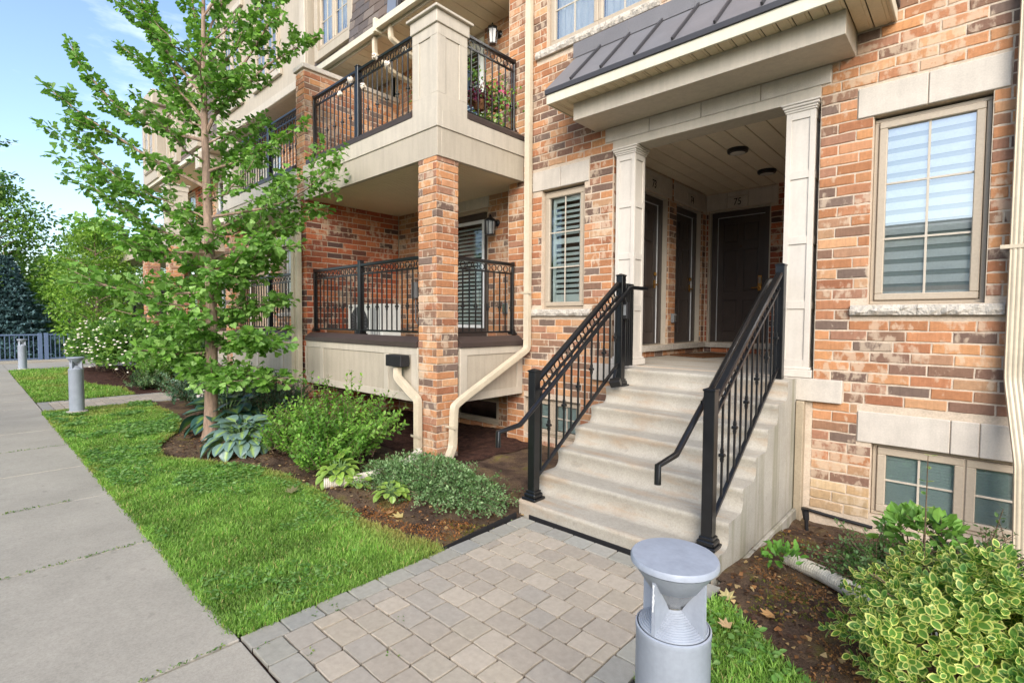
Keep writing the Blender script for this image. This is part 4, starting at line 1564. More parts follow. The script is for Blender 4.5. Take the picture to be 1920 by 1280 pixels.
# ================================================================ upper storey above the bays
SH = []
for k in range(18):
    rs = random.Random(900 + k)
    V, F = brick_template(rs, 0.30, 0.142, 0.02, 0.0025)
    c = np.array(lin(rs.choice([(108, 98, 94), (98, 90, 88), (118, 108, 102), (92, 86, 86), (104, 92, 86)]))) * rs.uniform(0.85, 1.1)
    SH.append((mesh_np("shingle", V, F, "shingle", np.tile(c, (len(V), 1))), V, F, c))
def shingles(parent, x0, x1, y0, z0, z1, holes, slope=0.07, n_obj=150, seed=0):
    rs = random.Random(seed)
    m = MB()
    yt = y0 + (z1 - z0) * slope
    m.add([(x0, y0 + 0.012, z0), (x1, y0 + 0.012, z0), (x1, yt + 0.012, z1), (x0, yt + 0.012, z1)], [(0, 1, 2, 3)])
    m.build("mansard", "slate", parent)
    L = []
    k = 0
    z = z0
    while z < z1 - 0.05:
        x = x0 - (0.15 if k % 2 else 0.0)
        while x < x1:
            a, b_ = max(x, x0), min(x + 0.3, x1)
            ok = b_ - a > 0.03 and not any(h[0] < (a + b_) / 2 < h[1] and h[2] < z + 0.07 < h[3] for h in holes)
            if ok:
                L.append(((a + b_) / 2, y0 + (z + 0.07 - z0) * slope + rs.uniform(-0.004, 0.004), z + 0.07, (b_ - a) / 0.3, rs.randrange(len(SH))))
            x += 0.3
        z += 0.142
        k += 1
    L.sort(key=lambda p: Vector(p[:3]).length if in_view(p[:3]) else 1e6)
    ang = -math.atan(slope) - 0.06
    for (x, y, z, s_, v) in L[:n_obj]:
        inst(SH[v][0], "shingle", parent, (x, y, z), (ang, 0, 0), (s_ * 0.985, 1, 1.04))
    if L[n_obj:]:
        Vs, Fs, Cs, n = [], [], [], 0
        ca, sa = math.cos(ang), math.sin(ang)
        for (x, y, z, s_, v) in L[n_obj:]:
            V, F, c = SH[v][1] * np.array([s_ * 0.985, 1, 1.04]), SH[v][2], SH[v][3]
            W = np.stack([V[:, 0] + x, V[:, 1] * ca - V[:, 2] * sa + y, V[:, 1] * sa + V[:, 2] * ca + z], 1)
            Vs.append(W); Fs.append(F + n); Cs.append(np.tile(c, (len(V), 1))); n += len(V)
        o = finish(bpy.data.objects.new("shingles", mesh_np("shingles", np.concatenate(Vs), np.concatenate(Fs), "shingle", np.concatenate(Cs))), parent)
        o['kind'] = 'stuff'

def eave(parent, x0, x1, y, z, yback=5.46):
    m = MB()
    m.prism([(y, z), (y, z + 0.10), (y + 0.012, z + 0.11), (y + 0.10, z + 0.11), (y + 0.10, z + 0.02), (y + 0.03, z)], 0, x0, x1)
    g = recalc(m.build("gutter", "cream_metal", parent))
    m = MB()
    m.box(x0, x1, y + 0.10, y + 0.125, z - 0.03, z + 0.13, 0.002)
    m.build("eave_board", "tan_light", g)
    x = x0
    me = None
    while x < x1 - 0.03:
        xx = min(x + 0.20, x1)
        m = MB()
        m.box(x + 0.002, xx - 0.006, y + 0.1255, yback, z - 0.012, z - 0.006, 0.001)
        m.build("soffit_panel", "soffit_tan", parent)
        x = xx
    m = MB()
    m.box(x0, x1, y + 0.13, yback, z + 0.0, z + 0.12, 0)
    m.build("eave_deck", "soffit_tan", parent)

def dormer(parent, x0, x1, y, z0, z1, sashes=2, seed=0, back=0.7):
    m = MB()
    w = 0.12
    m.box(x0, x0 + w, y, y + back, z0 - 0.16, z1 + 0.1, 0.004)
    m.box(x1 - w, x1, y, y + back, z0 - 0.16, z1 + 0.1, 0.004)
    m.box(x0 + w, x1 - w, y + 0.001, y + back, z1, z1 + 0.099, 0.004)
    m.box(x0 + w, x1 - w, y + 0.001, y + back, z0 - 0.159, z0, 0.004)
    m.box(x0 - 0.05, x1 + 0.05, y - 0.05, y + back, z1 + 0.1, z1 + 0.2, 0.006)
    d = m.build("dormer", "tan_siding", parent)
    window(parent, x0 + w, x1 - w, z0, z1, y + 0.03, 2, 4, sashes=sashes, dress='curtain', gmat="coated_glass", seed=seed)

# near bay: eave right of the step, eave left of it, slate wall, hip, dormers
eave(bay, -6.86, -4.86, 4.36, 4.40)
eave(bay, -8.12, -6.87, 4.42, 4.42)
m = MB()
m.box(-6.90, -6.84, 4.34, 4.62, 4.36, 4.56, 0.004)
m.build("gutter_end", "cream_metal", bay)
shingles(bay, -8.12, -4.86, 4.62, 4.53, 7.15, [(-6.2, -5.2, 4.9, 6.8)], n_obj=220, seed=1)
m = MB()
m.bar((-6.72, 4.56, 4.50), (-6.72, 4.75, 7.0), 0.26, 0.05, 0.01, up=(0, -1, 0))
m.build("hip_flashing", "hip_metal", bay)
m = MB()
m.bar((-6.56, 4.55, 4.50), (-6.56, 4.74, 7.0), 0.05, 0.07, 0.01, up=(0, -1, 0))
m.build("hip_flashing", "roof_trim", bay)
dormer(bay, -6.2, -5.2, 4.50, 5.0, 6.7, 2, 3)
dormer(bay, -9.42, -8.06, 4.66, 5.02, 6.9, 2, 4)
m = MB()
m.box(-8.2, -4.7, 4.70, 5.9, 7.15, 7.3, 0.01)
m.build("roof_edge", "tan_light", bay)

# ================================================================ the mirrored house beyond
h2 = thing("town_house", "second brick townhouse half hidden by the ginkgo tree, with a tan upper storey", "house", (-13, 5.2, GZ), "row of brick townhouses")
balcony_bay(h2, -11.45, -8.12, 61, near=False)
T2 = TM
hol2 = [(-12.35, -11.72, 0.16, 1.72), (-15.0, -12.9, -0.51, 2.09), (-14.6, -12.2, 2.9, 4.2)]
wall_sheet("wall", T2, h2, -15.6, -11.14, -1.95, 4.6, hol2)
s2 = [(-12.5, -11.6, 1.72, 1.97), (-15.1, -12.8, 2.09, 2.25), (-15.0, -12.9, -1.7, -0.5)]
place_bricks(h2, lay_bricks(T2, '-y', -15.6, -11.14, -1.66, 4.55, hol2 + s2, 'warm', 71), 0)
stone(h2, -12.5, -11.6, 1.72, 1.97)
for a, b_ in ((-15.1, -14.35), (-14.35, -13.6), (-13.6, -12.8)):
    stone(h2, a, b_, 2.09, 2.25)
rock_sill(h2, -12.5, -11.6, 0.065, 0.155, 5.2, seed=8)
window(h2, -12.348, -11.722, 0.16, 1.70, 5.245, 2, 3, dress='curtain', gmat="plain_glass")
window(h2, -14.6, -12.2, 2.9, 4.2, 5.245, 2, 3, sashes=3, dress='curtain', gmat="coated_glass")
m = MB()
m.box(-12.85, -11.12, 5.62, 9, -2, 7.5, 0)
m.build("light_blocker", "room_dark", h2)  # this and the next three are added unseen to keep light out
m = MB()
m.box(-15.6, -15.05, 5.62, 9, -2, 7.5, 0)
m.build("light_blocker", "room_dark", h2)
m = MB()
m.box(-15.05, -12.85, 8.3, 9, -2, 7.5, 0)
m.build("light_blocker", "room_dark", h2)
m = MB()
m.box(-15.05, -12.85, 6.1, 8.3, 2.2, 7.5, 0)
m.build("light_blocker", "room_dark", h2)
column(h2, -13.16, -12.92, 5.195, 5.435, -0.506, 2.085)
column(h2, -14.98, -14.74, 5.195, 5.435, -0.506, 2.085)
m = MB()
m.box(-15.02, -14.9, 5.32, 8.2, -0.51, 2.09, 0)
m.box(-12.99, -12.88, 5.44, 8.2, -0.51, 2.09, 0)
m.box(-15.0, -12.9, 8.1, 8.2, -0.51, 2.14, 0)
m.build("porch_wall", "mortar", h2)
place_bricks(h2, lay_bricks(frame_T((0, 8.1, 0), '-y'), '-y', -14.9, -13.0, -0.5, 2.05, [(-14.3, -13.3, -0.4, 1.8)], 'red', 73), 0)
panel_door(h2, frame_T((0, 8.0, 0), '-y'), -14.28, -13.34, -0.4, 1.78, lock=True)
m = MB()
m.box(-15.0, -12.9, 5.3, 8.1, 2.10, 2.14, 0)
m.build("porch_ceiling", "ceiling_plank", h2)
m = MB()
m.box(-15.0, -12.9, 4.9, 8.1, -0.6, -0.51, 0)
m.build("porch_floor", "step_concrete", h2)
m = MB()
m.box(-15.3, -12.6, 4.72, 5.19, 2.252, 2.44, 0.004)
cn = m.build("porch_canopy", "tan_light", h2)
m = MB()
m.box(-15.5, -12.4, 4.53, 5.19, 2.4405, 2.585, 0.004)
m.build("eave_board", "cream_metal", cn)
m = MB()
m.prism([(4.51, 2.587), (5.10, 3.17), (5.19, 3.33), (5.19, 2.587)], 0, -15.5, -12.4)
recalc(m.build("roof_panel", "roof_metal", cn))
# stairs of the second house
st2 = thing("concrete_stairs", "second set of concrete stairs mostly hidden behind shrubs and the ginkgo trunk", "stairs", (-13.9, 3.6, GZ))
for i in range(6):
    m = MB()
    m.box(-14.75, -13.1, 3.42 + 0.275 * i, 5.18, ZT[i] - (0.171 if i else 0.3), ZT[i], 0.012)
    m.build("step", "step_concrete", st2)
m = MB()
m.box(-14.75, -13.1, 5.07, 5.3, ZT[5], -0.512, 0.012)
m.build("step", "step_concrete", st2)

# tan upper storey of the second house
m = MB()
m.box(-14.6, -9.55, 4.58, 6.0, 4.6, 7.7, 0.01)
tb = m.build("upper_storey", "tan_siding", h2)
m = MB()
m.box(-14.65, -9.45, 4.49, 4.579, 4.45, 4.62, 0.01)
m.box(-14.7, -9.40, 4.43, 6.05, 7.7, 7.95, 0.02)
m.box(-9.75, -9.552, 4.53, 4.579, 4.62, 7.7, 0.01)
m.build("cornice", "tan_light", tb)
for (a, b_) in ((-11.95, -10.75), (-13.95, -12.8)):
    window(h2, a, b_, 5.15, 7.2, 4.53, 2, 4, sashes=2, dress='curtain', gmat="coated_glass")
    for zz in (7.2, 5.0):
        m = MB()
        m.box(a - 0.12, b_ + 0.12, 4.51, 4.5785, zz, zz + 0.145, 0.01)
        m.build("window_trim", "tan_light", tb)
eave(h2, -9.55, -8.12, 4.42, 4.42)
shingles(h2, -9.55, -8.12, 4.70, 4.53, 7.15, [(-9.42, -8.06, 4.9, 7.0)], n_obj=0, seed=2)

# ================================================================ the far end of the row
h3 = thing("town_house", "farthest townhouse of the row with slate upper storey under the sky", "house", (-18.5, 5.2, GZ), "row of brick townhouses")
balcony_bay(h3, -15.55, -18.6, 81, near=False)
wall_sheet("wall", frame_T((0, YR, 0), '-y'), h3, -21.2, -18.6, -1.95, 4.75, [(-20.6, -19.6, -0.4, 1.7), (-20.6, -19.6, 2.35, 4.3)])
place_bricks(h3, lay_bricks(frame_T((0, YR, 0), '-y'), '-y', -21.2, -18.6, -1.66, 4.6, [(-20.6, -19.6, -0.4, 1.7), (-20.6, -19.6, 2.35, 4.3)], 'red', 82), 0)
for zz in (-0.4, 2.35):
    window(h3, -20.6, -19.6, zz, zz + 1.95, YR + 0.04, 2, 3, dress='curtain', gmat="plain_glass")
m = MB()
m.box(-21.2, -18.6, 5.85, 8, -2, 7.0, 0)
m.build("light_blocker", "room_dark", h3)  # unseen block added against light from behind
m = MB()
m.box(-22.4, -18.6, 3.70, 5.45, 1.87, 2.40, 0.004)
m.box(-22.4, -18.6, 3.70, 5.45, -0.99, -0.38, 0.004)
m.build("balcony_fascia", "tan_siding", h3)
eave(h3, -18.4, -14.66, 4.40, 4.40)
eave(h3, -21.2, -18.41, 4.40, 4.40)
shingles(h3, -21.2, -14.61, 4.60, 4.53, 7.0, [(-20.6, -19.5, 4.5, 6.5), (-19.0, -17.9, 4.8, 6.4), (-16.9, -15.9, 4.8, 6.4)], n_obj=0, seed=3)
dormer(h3, -19.0, -17.9, 4.50, 4.9, 6.3, 2, 6)
dormer(h3, -16.9, -15.9, 4.50, 4.9, 6.3, 2, 7)
m = MB()
m.box(-21.25, -19.4, 4.35, 5.9, 4.5, 6.75, 0.01)
m.box(-21.4, -19.25, 4.2, 6.0, 6.75, 7.2, 0.03)
m.build("end_bay", "tan_siding", h3)
window(h3, -20.9, -19.7, 4.8, 6.4, 4.30, 2, 4, sashes=2, dress='curtain', gmat="coated_glass")
m = MB()
m.box(-19.4, -14.62, 4.70, 5.9, 7.0, 7.16, 0.01)
m.build("roof_edge", "tan_light", h3)
m = MB()
m.box(-15.4, -15.1, 4.3, 5.4, 3.95, 4.38, 0.01)
m.build("cornice", "tan_light", h3)
brick_pier("brick_pillar", "brick balcony pillar seen through the left side of the ginkgo", "pillar", -15.9, -15.55, 3.705, 4.04, GZ - 0.05, 1.87, ('-y', '+x'), 'warm', 91, n_obj=60, group="brick balcony pillars")
brick_pier("brick_pillar", "farthest brick balcony pillar next to the dark porch openings", "pillar", -18.4, -17.9, 3.705, 4.04, GZ - 0.05, 1.87, ('-y', '+x'), 'warm', 94, n_obj=0, group="brick balcony pillars")
brick_pier("brick_pillar", "brick balcony pillar of the second house directly behind the ginkgo trunk", "pillar", -11.45, -11.10, 3.705, 4.04, GZ - 0.05, 1.87, ('-y', '+x'), 'warm', 97, n_obj=0, group="brick balcony pillars")

# ================================================================ railings
def ring_mesh(r, w=0.007, n=18):
    m = MB()
    vs, fs = [], []
    for i in range(n):
        a = 2 * math.pi * i / n
        for (rr, yy) in ((r - w, -0.006), (r, -0.006), (r, 0.006), (r - w, 0.006)):
            vs.append((rr * math.cos(a), yy, rr * math.sin(a)))
    for i in range(n):
        for j in range(4):
            fs.append((i * 4 + j, i * 4 + (j + 1) % 4, ((i + 1) % n) * 4 + (j + 1) % 4, ((i + 1) % n) * 4 + j))
    m.add(vs, fs)
    return m
_ring = ring_mesh(0.043).mesh("ring", "black_metal", True)
def baluster_mesh(L, knuckle, kpos=0.42):
    m = MB()
    m.box(-0.0075, 0.0075, -0.0075, 0.0075, -L, 0, 0.001)
    if knuckle:
        zc = -L * (1 - kpos)
        for (r, dz) in ((0.013, 0.028), (0.021, 0.0), (0.013, -0.028)):
            m.obox((0, 0, zc + dz), (r, r, 0.009 if r < 0.02 else 0.012), None, 0.005)
        m.obox((0, 0, zc), (0.011, 0.011, 0.05), None, 0.003)
    return m.mesh("baluster", "black_metal")
def railing(name, label, A, B, zA, zB, H, n, posts=(), post_h=None, group=None, base_z=None, cap=0.05, kpos=0.42, phase=0):
    """A, B: (x, y) ends; zA, zB: top of the rail; H: height down to the bottom rail"""
    t = thing(name, label, "railing", (A[0], A[1], zA - H), group)
    P, Q = Vector((A[0], A[1], zA)), Vector((B[0], B[1], zB))
    dirh = Vector((Q.x - P.x, Q.y - P.y, 0))
    ang = math.atan2(dirh.y, dirh.x)
    dn = Vector((0, 0, -1))
    slope = abs(zB - zA) > 0.05
    m = MB()
    if slope:
        m.bar(P + dn * 0.02, Q + dn * 0.02, 0.058, 0.04, 0.016)
    else:
        m.bar(P + dn * 0.022, Q + dn * 0.022, 0.058, 0.044, 0.008)
    m.build("top_rail", "black_metal", t)
    m = MB()
    m.bar(P + dn * 0.148, Q + dn * 0.148, 0.026, 0.022, 0.003)
    m.build("second_rail", "black_metal", t)
    m = MB()
    m.bar(P + dn * (H - 0.012), Q + dn * (H - 0.012), 0.03, 0.026, 0.003)
    m.build("bottom_rail", "black_metal", t)
    L = H - 0.16
    ma, mk = baluster_mesh(L, False), baluster_mesh(L, True, kpos)
    for i in range(n):
        f = (i + 0.5) / n
        p = P.lerp(Q, f)
        inst(mk if (i + phase) % 2 else ma, "baluster", t, p + dn * 0.155, (0, 0, ang))
        inst(_ring, "ring", t, p + dn * 0.092, (0, 0, ang))
    for f, w, zt, zb in posts:
        p = P.lerp(Q, f)
        m = MB()
        m.box(p.x - w / 2, p.x + w / 2, p.y - w / 2, p.y + w / 2, zb, p.z + zt, 0.004)
        po = m.build("post", "black_metal", t)
        m = MB()
        m.obox((p.x, p.y, p.z + zt + 0.006), (w / 2 + 0.006, w / 2 + 0.006, 0.008), None, 0.004)
        m.build("cap", "black_metal", po)
        m = MB()
        m.obox((p.x, p.y, zb + 0.012), (w / 2 + 0.034, w / 2 + 0.034, 0.012), None, 0.006)
        m.obox((p.x, p.y, zb + 0.036), (w / 2 + 0.02, w / 2 + 0.02, 0.014), None, 0.008)
        m.obox((p.x, p.y, zb + 0.06), (w / 2 + 0.008, w / 2 + 0.008, 0.012), None, 0.004)
        m.build("foot", "black_metal", po)
    return t
GR = "black balcony railings with a band of rings"
railing("balcony_railing", "front railing of the near lower balcony, before the white air conditioner", (-7.83, 3.85), (-4.95, 3.85), 0.79, 0.79, 0.95, 25,
        posts=((0.0, 0.045, 0.0, -0.19), (0.475, 0.07, 0.035, -0.22)), group=GR)
railing("balcony_railing", "short lower balcony railing between the brick pillar and the downpipe", (-4.72, 4.06), (-4.72, 5.16), 0.785, 0.785, 0.95, 10,
        posts=((0.985, 0.03, 0.0, -0.19),), group=GR)
railing("balcony_railing", "front railing of the near upper balcony, hung with pale rose lights", (-7.80, 3.85), (-5.04, 3.85), 3.49, 3.49, 0.94, 24,
        posts=((0.0, 0.04, 0.0, 2.53), (0.475, 0.07, 0.035, 2.50)), group=GR)
railing("balcony_railing", "short upper balcony railing with flower pots behind it", (-4.72, 4.17), (-4.72, 5.16), 3.50, 3.50, 0.95, 8,
        posts=((0.985, 0.03, 0.0, 2.53),), group=GR)
railing("balcony_railing", "lower balcony railing of the second house, left of the paired downpipes", (-11.10, 3.85), (-8.16, 3.85), 0.79, 0.79, 0.95, 25,
        posts=((0.52, 0.07, 0.035, -0.22),), group=GR)
railing("balcony_railing", "upper balcony railing of the second house, left of the brick knee wall", (-10.98, 3.85), (-8.16, 3.85), 3.49, 3.49, 0.94, 24,
        posts=((0.52, 0.07, 0.035, 2.50),), group=GR)
railing("balcony_railing", "farthest lower railing at the dark openings beyond the ginkgo", (-18.0, 3.85), (-15.95, 3.85), 0.79, 0.79, 0.95, 16, posts=((0.5, 0.07, 0.035, -0.22),), group=GR)
railing("balcony_railing", "lower railing at the very end of the row of houses", (-22.2, 3.85), (-18.5, 3.85), 0.79, 0.79, 0.95, 26, posts=((0.5, 0.07, 0.035, -0.22),), group=GR)

GS = "black stair railings"
def stair_rail(label, x, y0, y1, z0, z1, inner, zb0, zb1, box_lamp):
    sl = (z1 - z0) / (y1 - y0)
    t = railing("stair_railing", label, (x, y0 + 0.04), (x, y1 - 0.04), z0 - 0.02, z1 - 0.02, 0.88, 12, posts=(), group=GS, kpos=0.45)
    for (yy, zt, zb) in ((y0, z0 + 0.035, zb0), (y1, z1 + 0.035, zb1)):
        w = 0.076
        m = MB()
        m.box(x - w / 2, x + w / 2, yy - w / 2, yy + w / 2, zb, zt, 0.004)
        po = m.build("post", "black_metal", t)
        m = MB()
        m.obox((x, yy, zt + 0.005), (w / 2 + 0.005, w / 2 + 0.005, 0.007), None, 0.003)
        V = [(x + sx * w / 2, yy + sy * w / 2, zt + 0.012) for sx, sy in ((-1, -1), (1, -1), (1, 1), (-1, 1))] + [(x, yy, zt + 0.028)]
        m.add(V, [(0, 1, 4), (1, 2, 4), (2, 3, 4), (3, 0, 4)])
        m.build("cap", "black_metal", po)
        m = MB()
        m.obox((x, yy, zb + 0.012), (w / 2 + 0.036, w / 2 + 0.036, 0.012), None, 0.006)
        m.obox((x, yy, zb + 0.040), (w / 2 + 0.022, w / 2 + 0.022, 0.018), None, 0.010)
        m.obox((x, yy, zb + 0.068), (w / 2 + 0.010, w / 2 + 0.010, 0.012), None, 0.004)
        m.build("foot", "black_metal", po)
    xi = x + inner * 0.105
    zz = lambda y: z0 - 0.10 + sl * (y - y0)
    pts = [(xi, y0 - 0.55, zz(y0) - 0.40), (xi, y0 - 0.55, zz(y0) - 0.285), (xi, y0 - 0.30, zz(y0) - 0.265), (xi, y0 - 0.26, zz(y0) - 0.24)]
    pts += [(xi, y1 + 0.0, zz(y1) + 0.0)]
    pts += [(xi, y1 + 0.05, zz(y1) + 0.012), (xi, y1 + 0.36, zz(y1) + 0.014)] if inner > 0 else [(xi, y1 + 0.10, zz(y1) + 0.02)]
    m = MB()
    m.tube(pts, 0.021, 12)
    hr = m.build("handrail", "black_metal", t, True)
    for yy in (y0 + 0.10, (y0 + y1) / 2, y1 - 0.08):
        m = MB()
        m.tube([(xi, yy, zz(yy) - 0.018), (xi, yy, zz(yy) - 0.07), (xi - inner * 0.05, yy, zz(yy) - 0.085), (x, yy, zz(yy) - 0.085)], 0.007, 6)
        m.build("bracket", "black_metal", hr)
    return t
stair_rail("left stair railing, between the steps and the ground cover", -2.78, 3.31, 4.72, -0.47, 0.44, 1, -1.54, -0.69, True)
stair_rail("right stair railing, standing behind the near grey bollard", -1.31, 3.42, 4.98, -0.50, 0.47, -1, -1.54, -0.69, False)

t = thing("step_light", "small black floodlight clamped low on the left stair railing", "light", (-2.72, 4.52, -0.62))
m = MB()
m.obox((-2.70, 4.50, -0.625), (0.055, 0.035, 0.04), Matrix.Rotation(R(35), 3, 'X') @ Matrix.Rotation(R(20), 3, 'Z'), 0.005)
m.build("lamp_body", "black_metal", t)
m = MB()
m.bar((-2.76, 4.60, -0.50), (-2.74, 4.53, -0.60), 0.03, 0.012)
m.build("bracket", "black_metal", t)
t = thing("key_box", "grey key box on the top post of the left stair railing", "box", (-2.70, 4.72, 0.1))
m = MB()
m.box(-2.738, -2.685, 4.685, 4.755, 0.02, 0.20, 0.008)
m.build("body", "edging_black", t)
m = MB()
m.box(-2.7255, -2.6975, 4.678, 4.685, 0.06, 0.17, 0.003)
m.build("keypad", "grey_box", t)
t = thing("guard_panel", "dark narrow panel standing behind the top post of the left stair railing", "panel", (-2.76, 4.9, -0.5))
m = MB()
m.box(-2.775, -2.745, 4.77, 4.93, -0.48, 0.40, 0.004)
for i in range(3):
    m.box(-2.779, -2.741, 4.80 + 0.045 * i, 4.812 + 0.045 * i, -0.47, 0.39, 0.002)
m.build("panel", "black_metal", t)

# ================================================================ downpipes
def pipe_prof(w, d):
    """corrugated box section"""
    p = []
    n = 4
    for i in range(n):
        u = -w / 2 + w * (i + 0.15) / n
        u2 = -w / 2 + w * (i + 0.85) / n
        p += [(u, -d / 2), ((u + u2) / 2, -d / 2 + 0.006), (u2, -d / 2)]
    p += [(w / 2, -d / 2 + 0.008), (w / 2, d / 2), (-w / 2, d / 2), (-w / 2, -d / 2 + 0.008)]
    return p
def downpipe(label, pts, w=0.09, d=0.07, straps=(), up=(0, 1, 0), group="tan downpipes"):
    t = thing("downpipe", label, "downpipe", pts[-1], group)
    # round the corners a little
    P = [Vector(p) for p in pts]
    out = [P[0]]
    for a, b_, c in zip(P[:-2], P[1:-1], P[2:]):
        r = min(0.07, (b_ - a).length * 0.4, (c - b_).length * 0.4)
        p, q = b_ + (a - b_).normalized() * r, b_ + (c - b_).normalized() * r
        out += [p, p.lerp(b_, 0.6).lerp(q.lerp(b_, 0.6), 0.25), p.lerp(b_, 0.6).lerp(q.lerp(b_, 0.6), 0.75), q]
    out.append(P[-1])
    m = MB()
    m.sweep(out, pipe_prof(w, d), up=up)
    recalc(m.build("pipe", "downpipe_paint", t, True))
    for (sx, sy, sz, ww) in straps:
        m = MB()
        m.box(sx - ww / 2 - 0.05, sx + ww / 2 + 0.05, sy - d / 2 - 0.004, sy - d / 2 - 0.001, sz - 0.014, sz + 0.014, 0.001)
        m.box(sx - ww / 2 - 0.004, sx - ww / 2 - 0.001, sy - d / 2 - 0.001, sy + d / 2, sz - 0.014, sz + 0.014, 0.001)
        m.build("strap", "downpipe_paint", t)
    return t
downpipe("tall downpipe at the right edge, beside the window with the striped blind", [(0.205, 5.13, 4.8), (0.205, 5.13, -0.40), (0.27, 4.95, -0.98), (0.285, 4.93, -1.75)], 0.105, 0.08, straps=((0.205, 5.13, 0.55, 0.105),))
downpipe("tall downpipe that slants under the near balcony to the brick pillar", [(-4.44, 5.13, 4.9), (-4.44, 5.13, -0.38), (-4.46, 4.05, -0.90), (-4.46, 3.86, -1.0), (-4.46, 3.84, -1.48), (-4.40, 3.72, -1.58)], 0.085, 0.065,
         straps=((-4.44, 5.13, 0.37, 0.085), (-4.46, 3.84, -1.24, 0.085)))
sp = downpipe("short bent downpipe below the black box on the balcony skirt", [(-5.24, 3.62, -0.58), (-5.22, 3.60, -0.70), (-4.98, 3.62, -0.86), (-4.86, 3.64, -0.94), (-4.86, 3.64, -1.56)], 0.085, 0.065, straps=((-4.86, 3.64, -1.38, 0.085),))
m = MB()
m.box(-5.40, -5.08, 3.55, 3.685, -0.57, -0.43, 0.008)
m.build("collector_box", "edging_black", sp)
downpipe("right one of the two downpipes in front of the party wall", [(-7.97, 3.64, 1.86), (-7.97, 3.64, -1.5)], 0.09, 0.07, straps=((-7.97, 3.64, 1.15, 0.09),))
downpipe("left one of the two downpipes in front of the party wall", [(-8.12, 3.64, 1.86), (-8.12, 3.64, -1.5)], 0.09, 0.07)
downpipe("small curved spout under the roof gutter, over the upper balcony", [(-6.62, 4.47, 4.40), (-6.62, 4.47, 4.22), (-6.50, 4.80, 4.02), (-6.48, 5.3, 3.95)], 0.07, 0.055)
downpipe("second curved spout under the roof gutter, nearer the brick knee wall", [(-7.10, 4.50, 4.42), (-7.10, 4.50, 4.15), (-7.02, 4.80, 3.95), (-7.0, 5.3, 3.88)], 0.07, 0.055)

# ================================================================ lamps and fittings
def lantern(label, x, y, z, square):
    t = thing("wall_lantern", label, "lantern", (x, y, z), "lanterns on the balcony walls")
    m = MB()
    m.lathe([(0.0, 0), (0.055, 0), (0.055, 0.012), (0.03, 0.03), (0, 0.03)], (0, 0, 0), 14)
    m.v = [(x + v[0], y - v[2], z + 0.09 + v[1]) for v in m.v]
    m.tube([(x, y - 0.02, z + 0.09), (x, y - 0.07, z + 0.13), (x, y - 0.13, z + 0.13)], 0.010, 8)
    m.build("bracket", "black_metal", t)
    c = (x, y - 0.15, z)
    n = 4 if square else 8
    m = MB()
    hw = 0.072
    for i in range(n):
        a = 2 * math.pi * (i + 0.5) / n
        r0, r1 = hw * 1.1, hw * (0.78 if square else 1.0)
        p = Vector((c[0] + r0 * math.cos(a), c[1] + r0 * math.sin(a), z + 0.10))
        q = Vector((c[0] + r1 * math.cos(a), c[1] + r1 * math.sin(a), z - 0.10))
        m.bar(p, q, 0.010, 0.010)
    for (zz, r) in ((z + 0.10, hw * 1.15), (z - 0.10, hw * (0.84 if square else 1.06))):
        m.lathe([(0.0, -0.006), (r, -0.006), (r, 0.006), (0, 0.006)], (c[0], c[1], zz), n)
    m.lathe([(hw * 1.3, 0.106), (hw * 1.1, 0.125), (0.02, 0.165), (0.012, 0.19), (0.0, 0.20)], c, n)
    m.build("cage", "black_metal", t)
    m = MB()
    m.lathe([(hw * 0.72, -0.094), (hw * 1.0, 0.094)], c, n, cap=False)
    m.build("glass", "lantern_glass", t)
lantern("black lantern on the wall of the lower balcony, beside the shuttered door", -5.33, YR, 1.36, False)
lantern("black square lantern on the wall of the upper balcony, below the slate roof", -5.30, YR, 4.10, True)

for (x, y, lb) in ((-2.26, 6.58, "round black ceiling light of the porch, closer to the beam"), (-2.26, 7.76, "round black ceiling light of the porch, closer to door 75")):
    t = thing("ceiling_light", lb, "light", (x, y, PZ1), "round porch ceiling lights")
    m = MB()
    m.lathe([(0.105, -0.045), (0.118, -0.04), (0.125, -0.012), (0.12, 0.0)], (x, y, PZ1), 28)
    m.lathe([(0.088, -0.052), (0.105, -0.045)], (x, y, PZ1), 28, cap=False)
    m.build("housing", "black_metal", t, True)
    m = MB()
    m.lathe([(0.0, -0.066), (0.05, -0.062), (0.088, -0.05)], (x, y, PZ1), 28, cap=False)
    recalc(m.build("diffuser", "frosted", t, True))

t = thing("outlet_cover", "grey weatherproof outlet between the two side doors", "outlet", (PX, 7.36, 0.05))
m = MB(TL)
m.box(7.31, 7.40, -0.06, -0.004, -0.02, 0.12, 0.01)
m.build("cover", "grey_box", t)
m = MB(TL)
m.obox((7.355, -0.068, 0.05), (0.035, 0.012, 0.05), None, 0.008)
m.build("lid", "steel", t)
t = thing("outlet_cover", "grey weatherproof outlet on the lower balcony wall, behind the short railing", "outlet", (-5.1, YR, 0.2))
m = MB()
m.box(-5.17, -5.05, YR - 0.065, YR - 0.006, 0.10, 0.26, 0.01)
m.build("cover", "grey_box", t)
m = MB()
m.box(-5.15, -5.07, YR - 0.075, YR - 0.0655, 0.12, 0.24, 0.008)
m.build("lid", "steel", t)
t = thing("door_mat", "brown coir mat lying askew on the porch floor", "doormat", (-2.95, 7.6, PZ0))
m = MB()
m.obox((-2.97, 7.55, -0.500), (0.30, 0.46, 0.011), Matrix.Rotation(R(-17), 3, 'Z'), 0.005)
m.build("mat", "mat_brown", t)

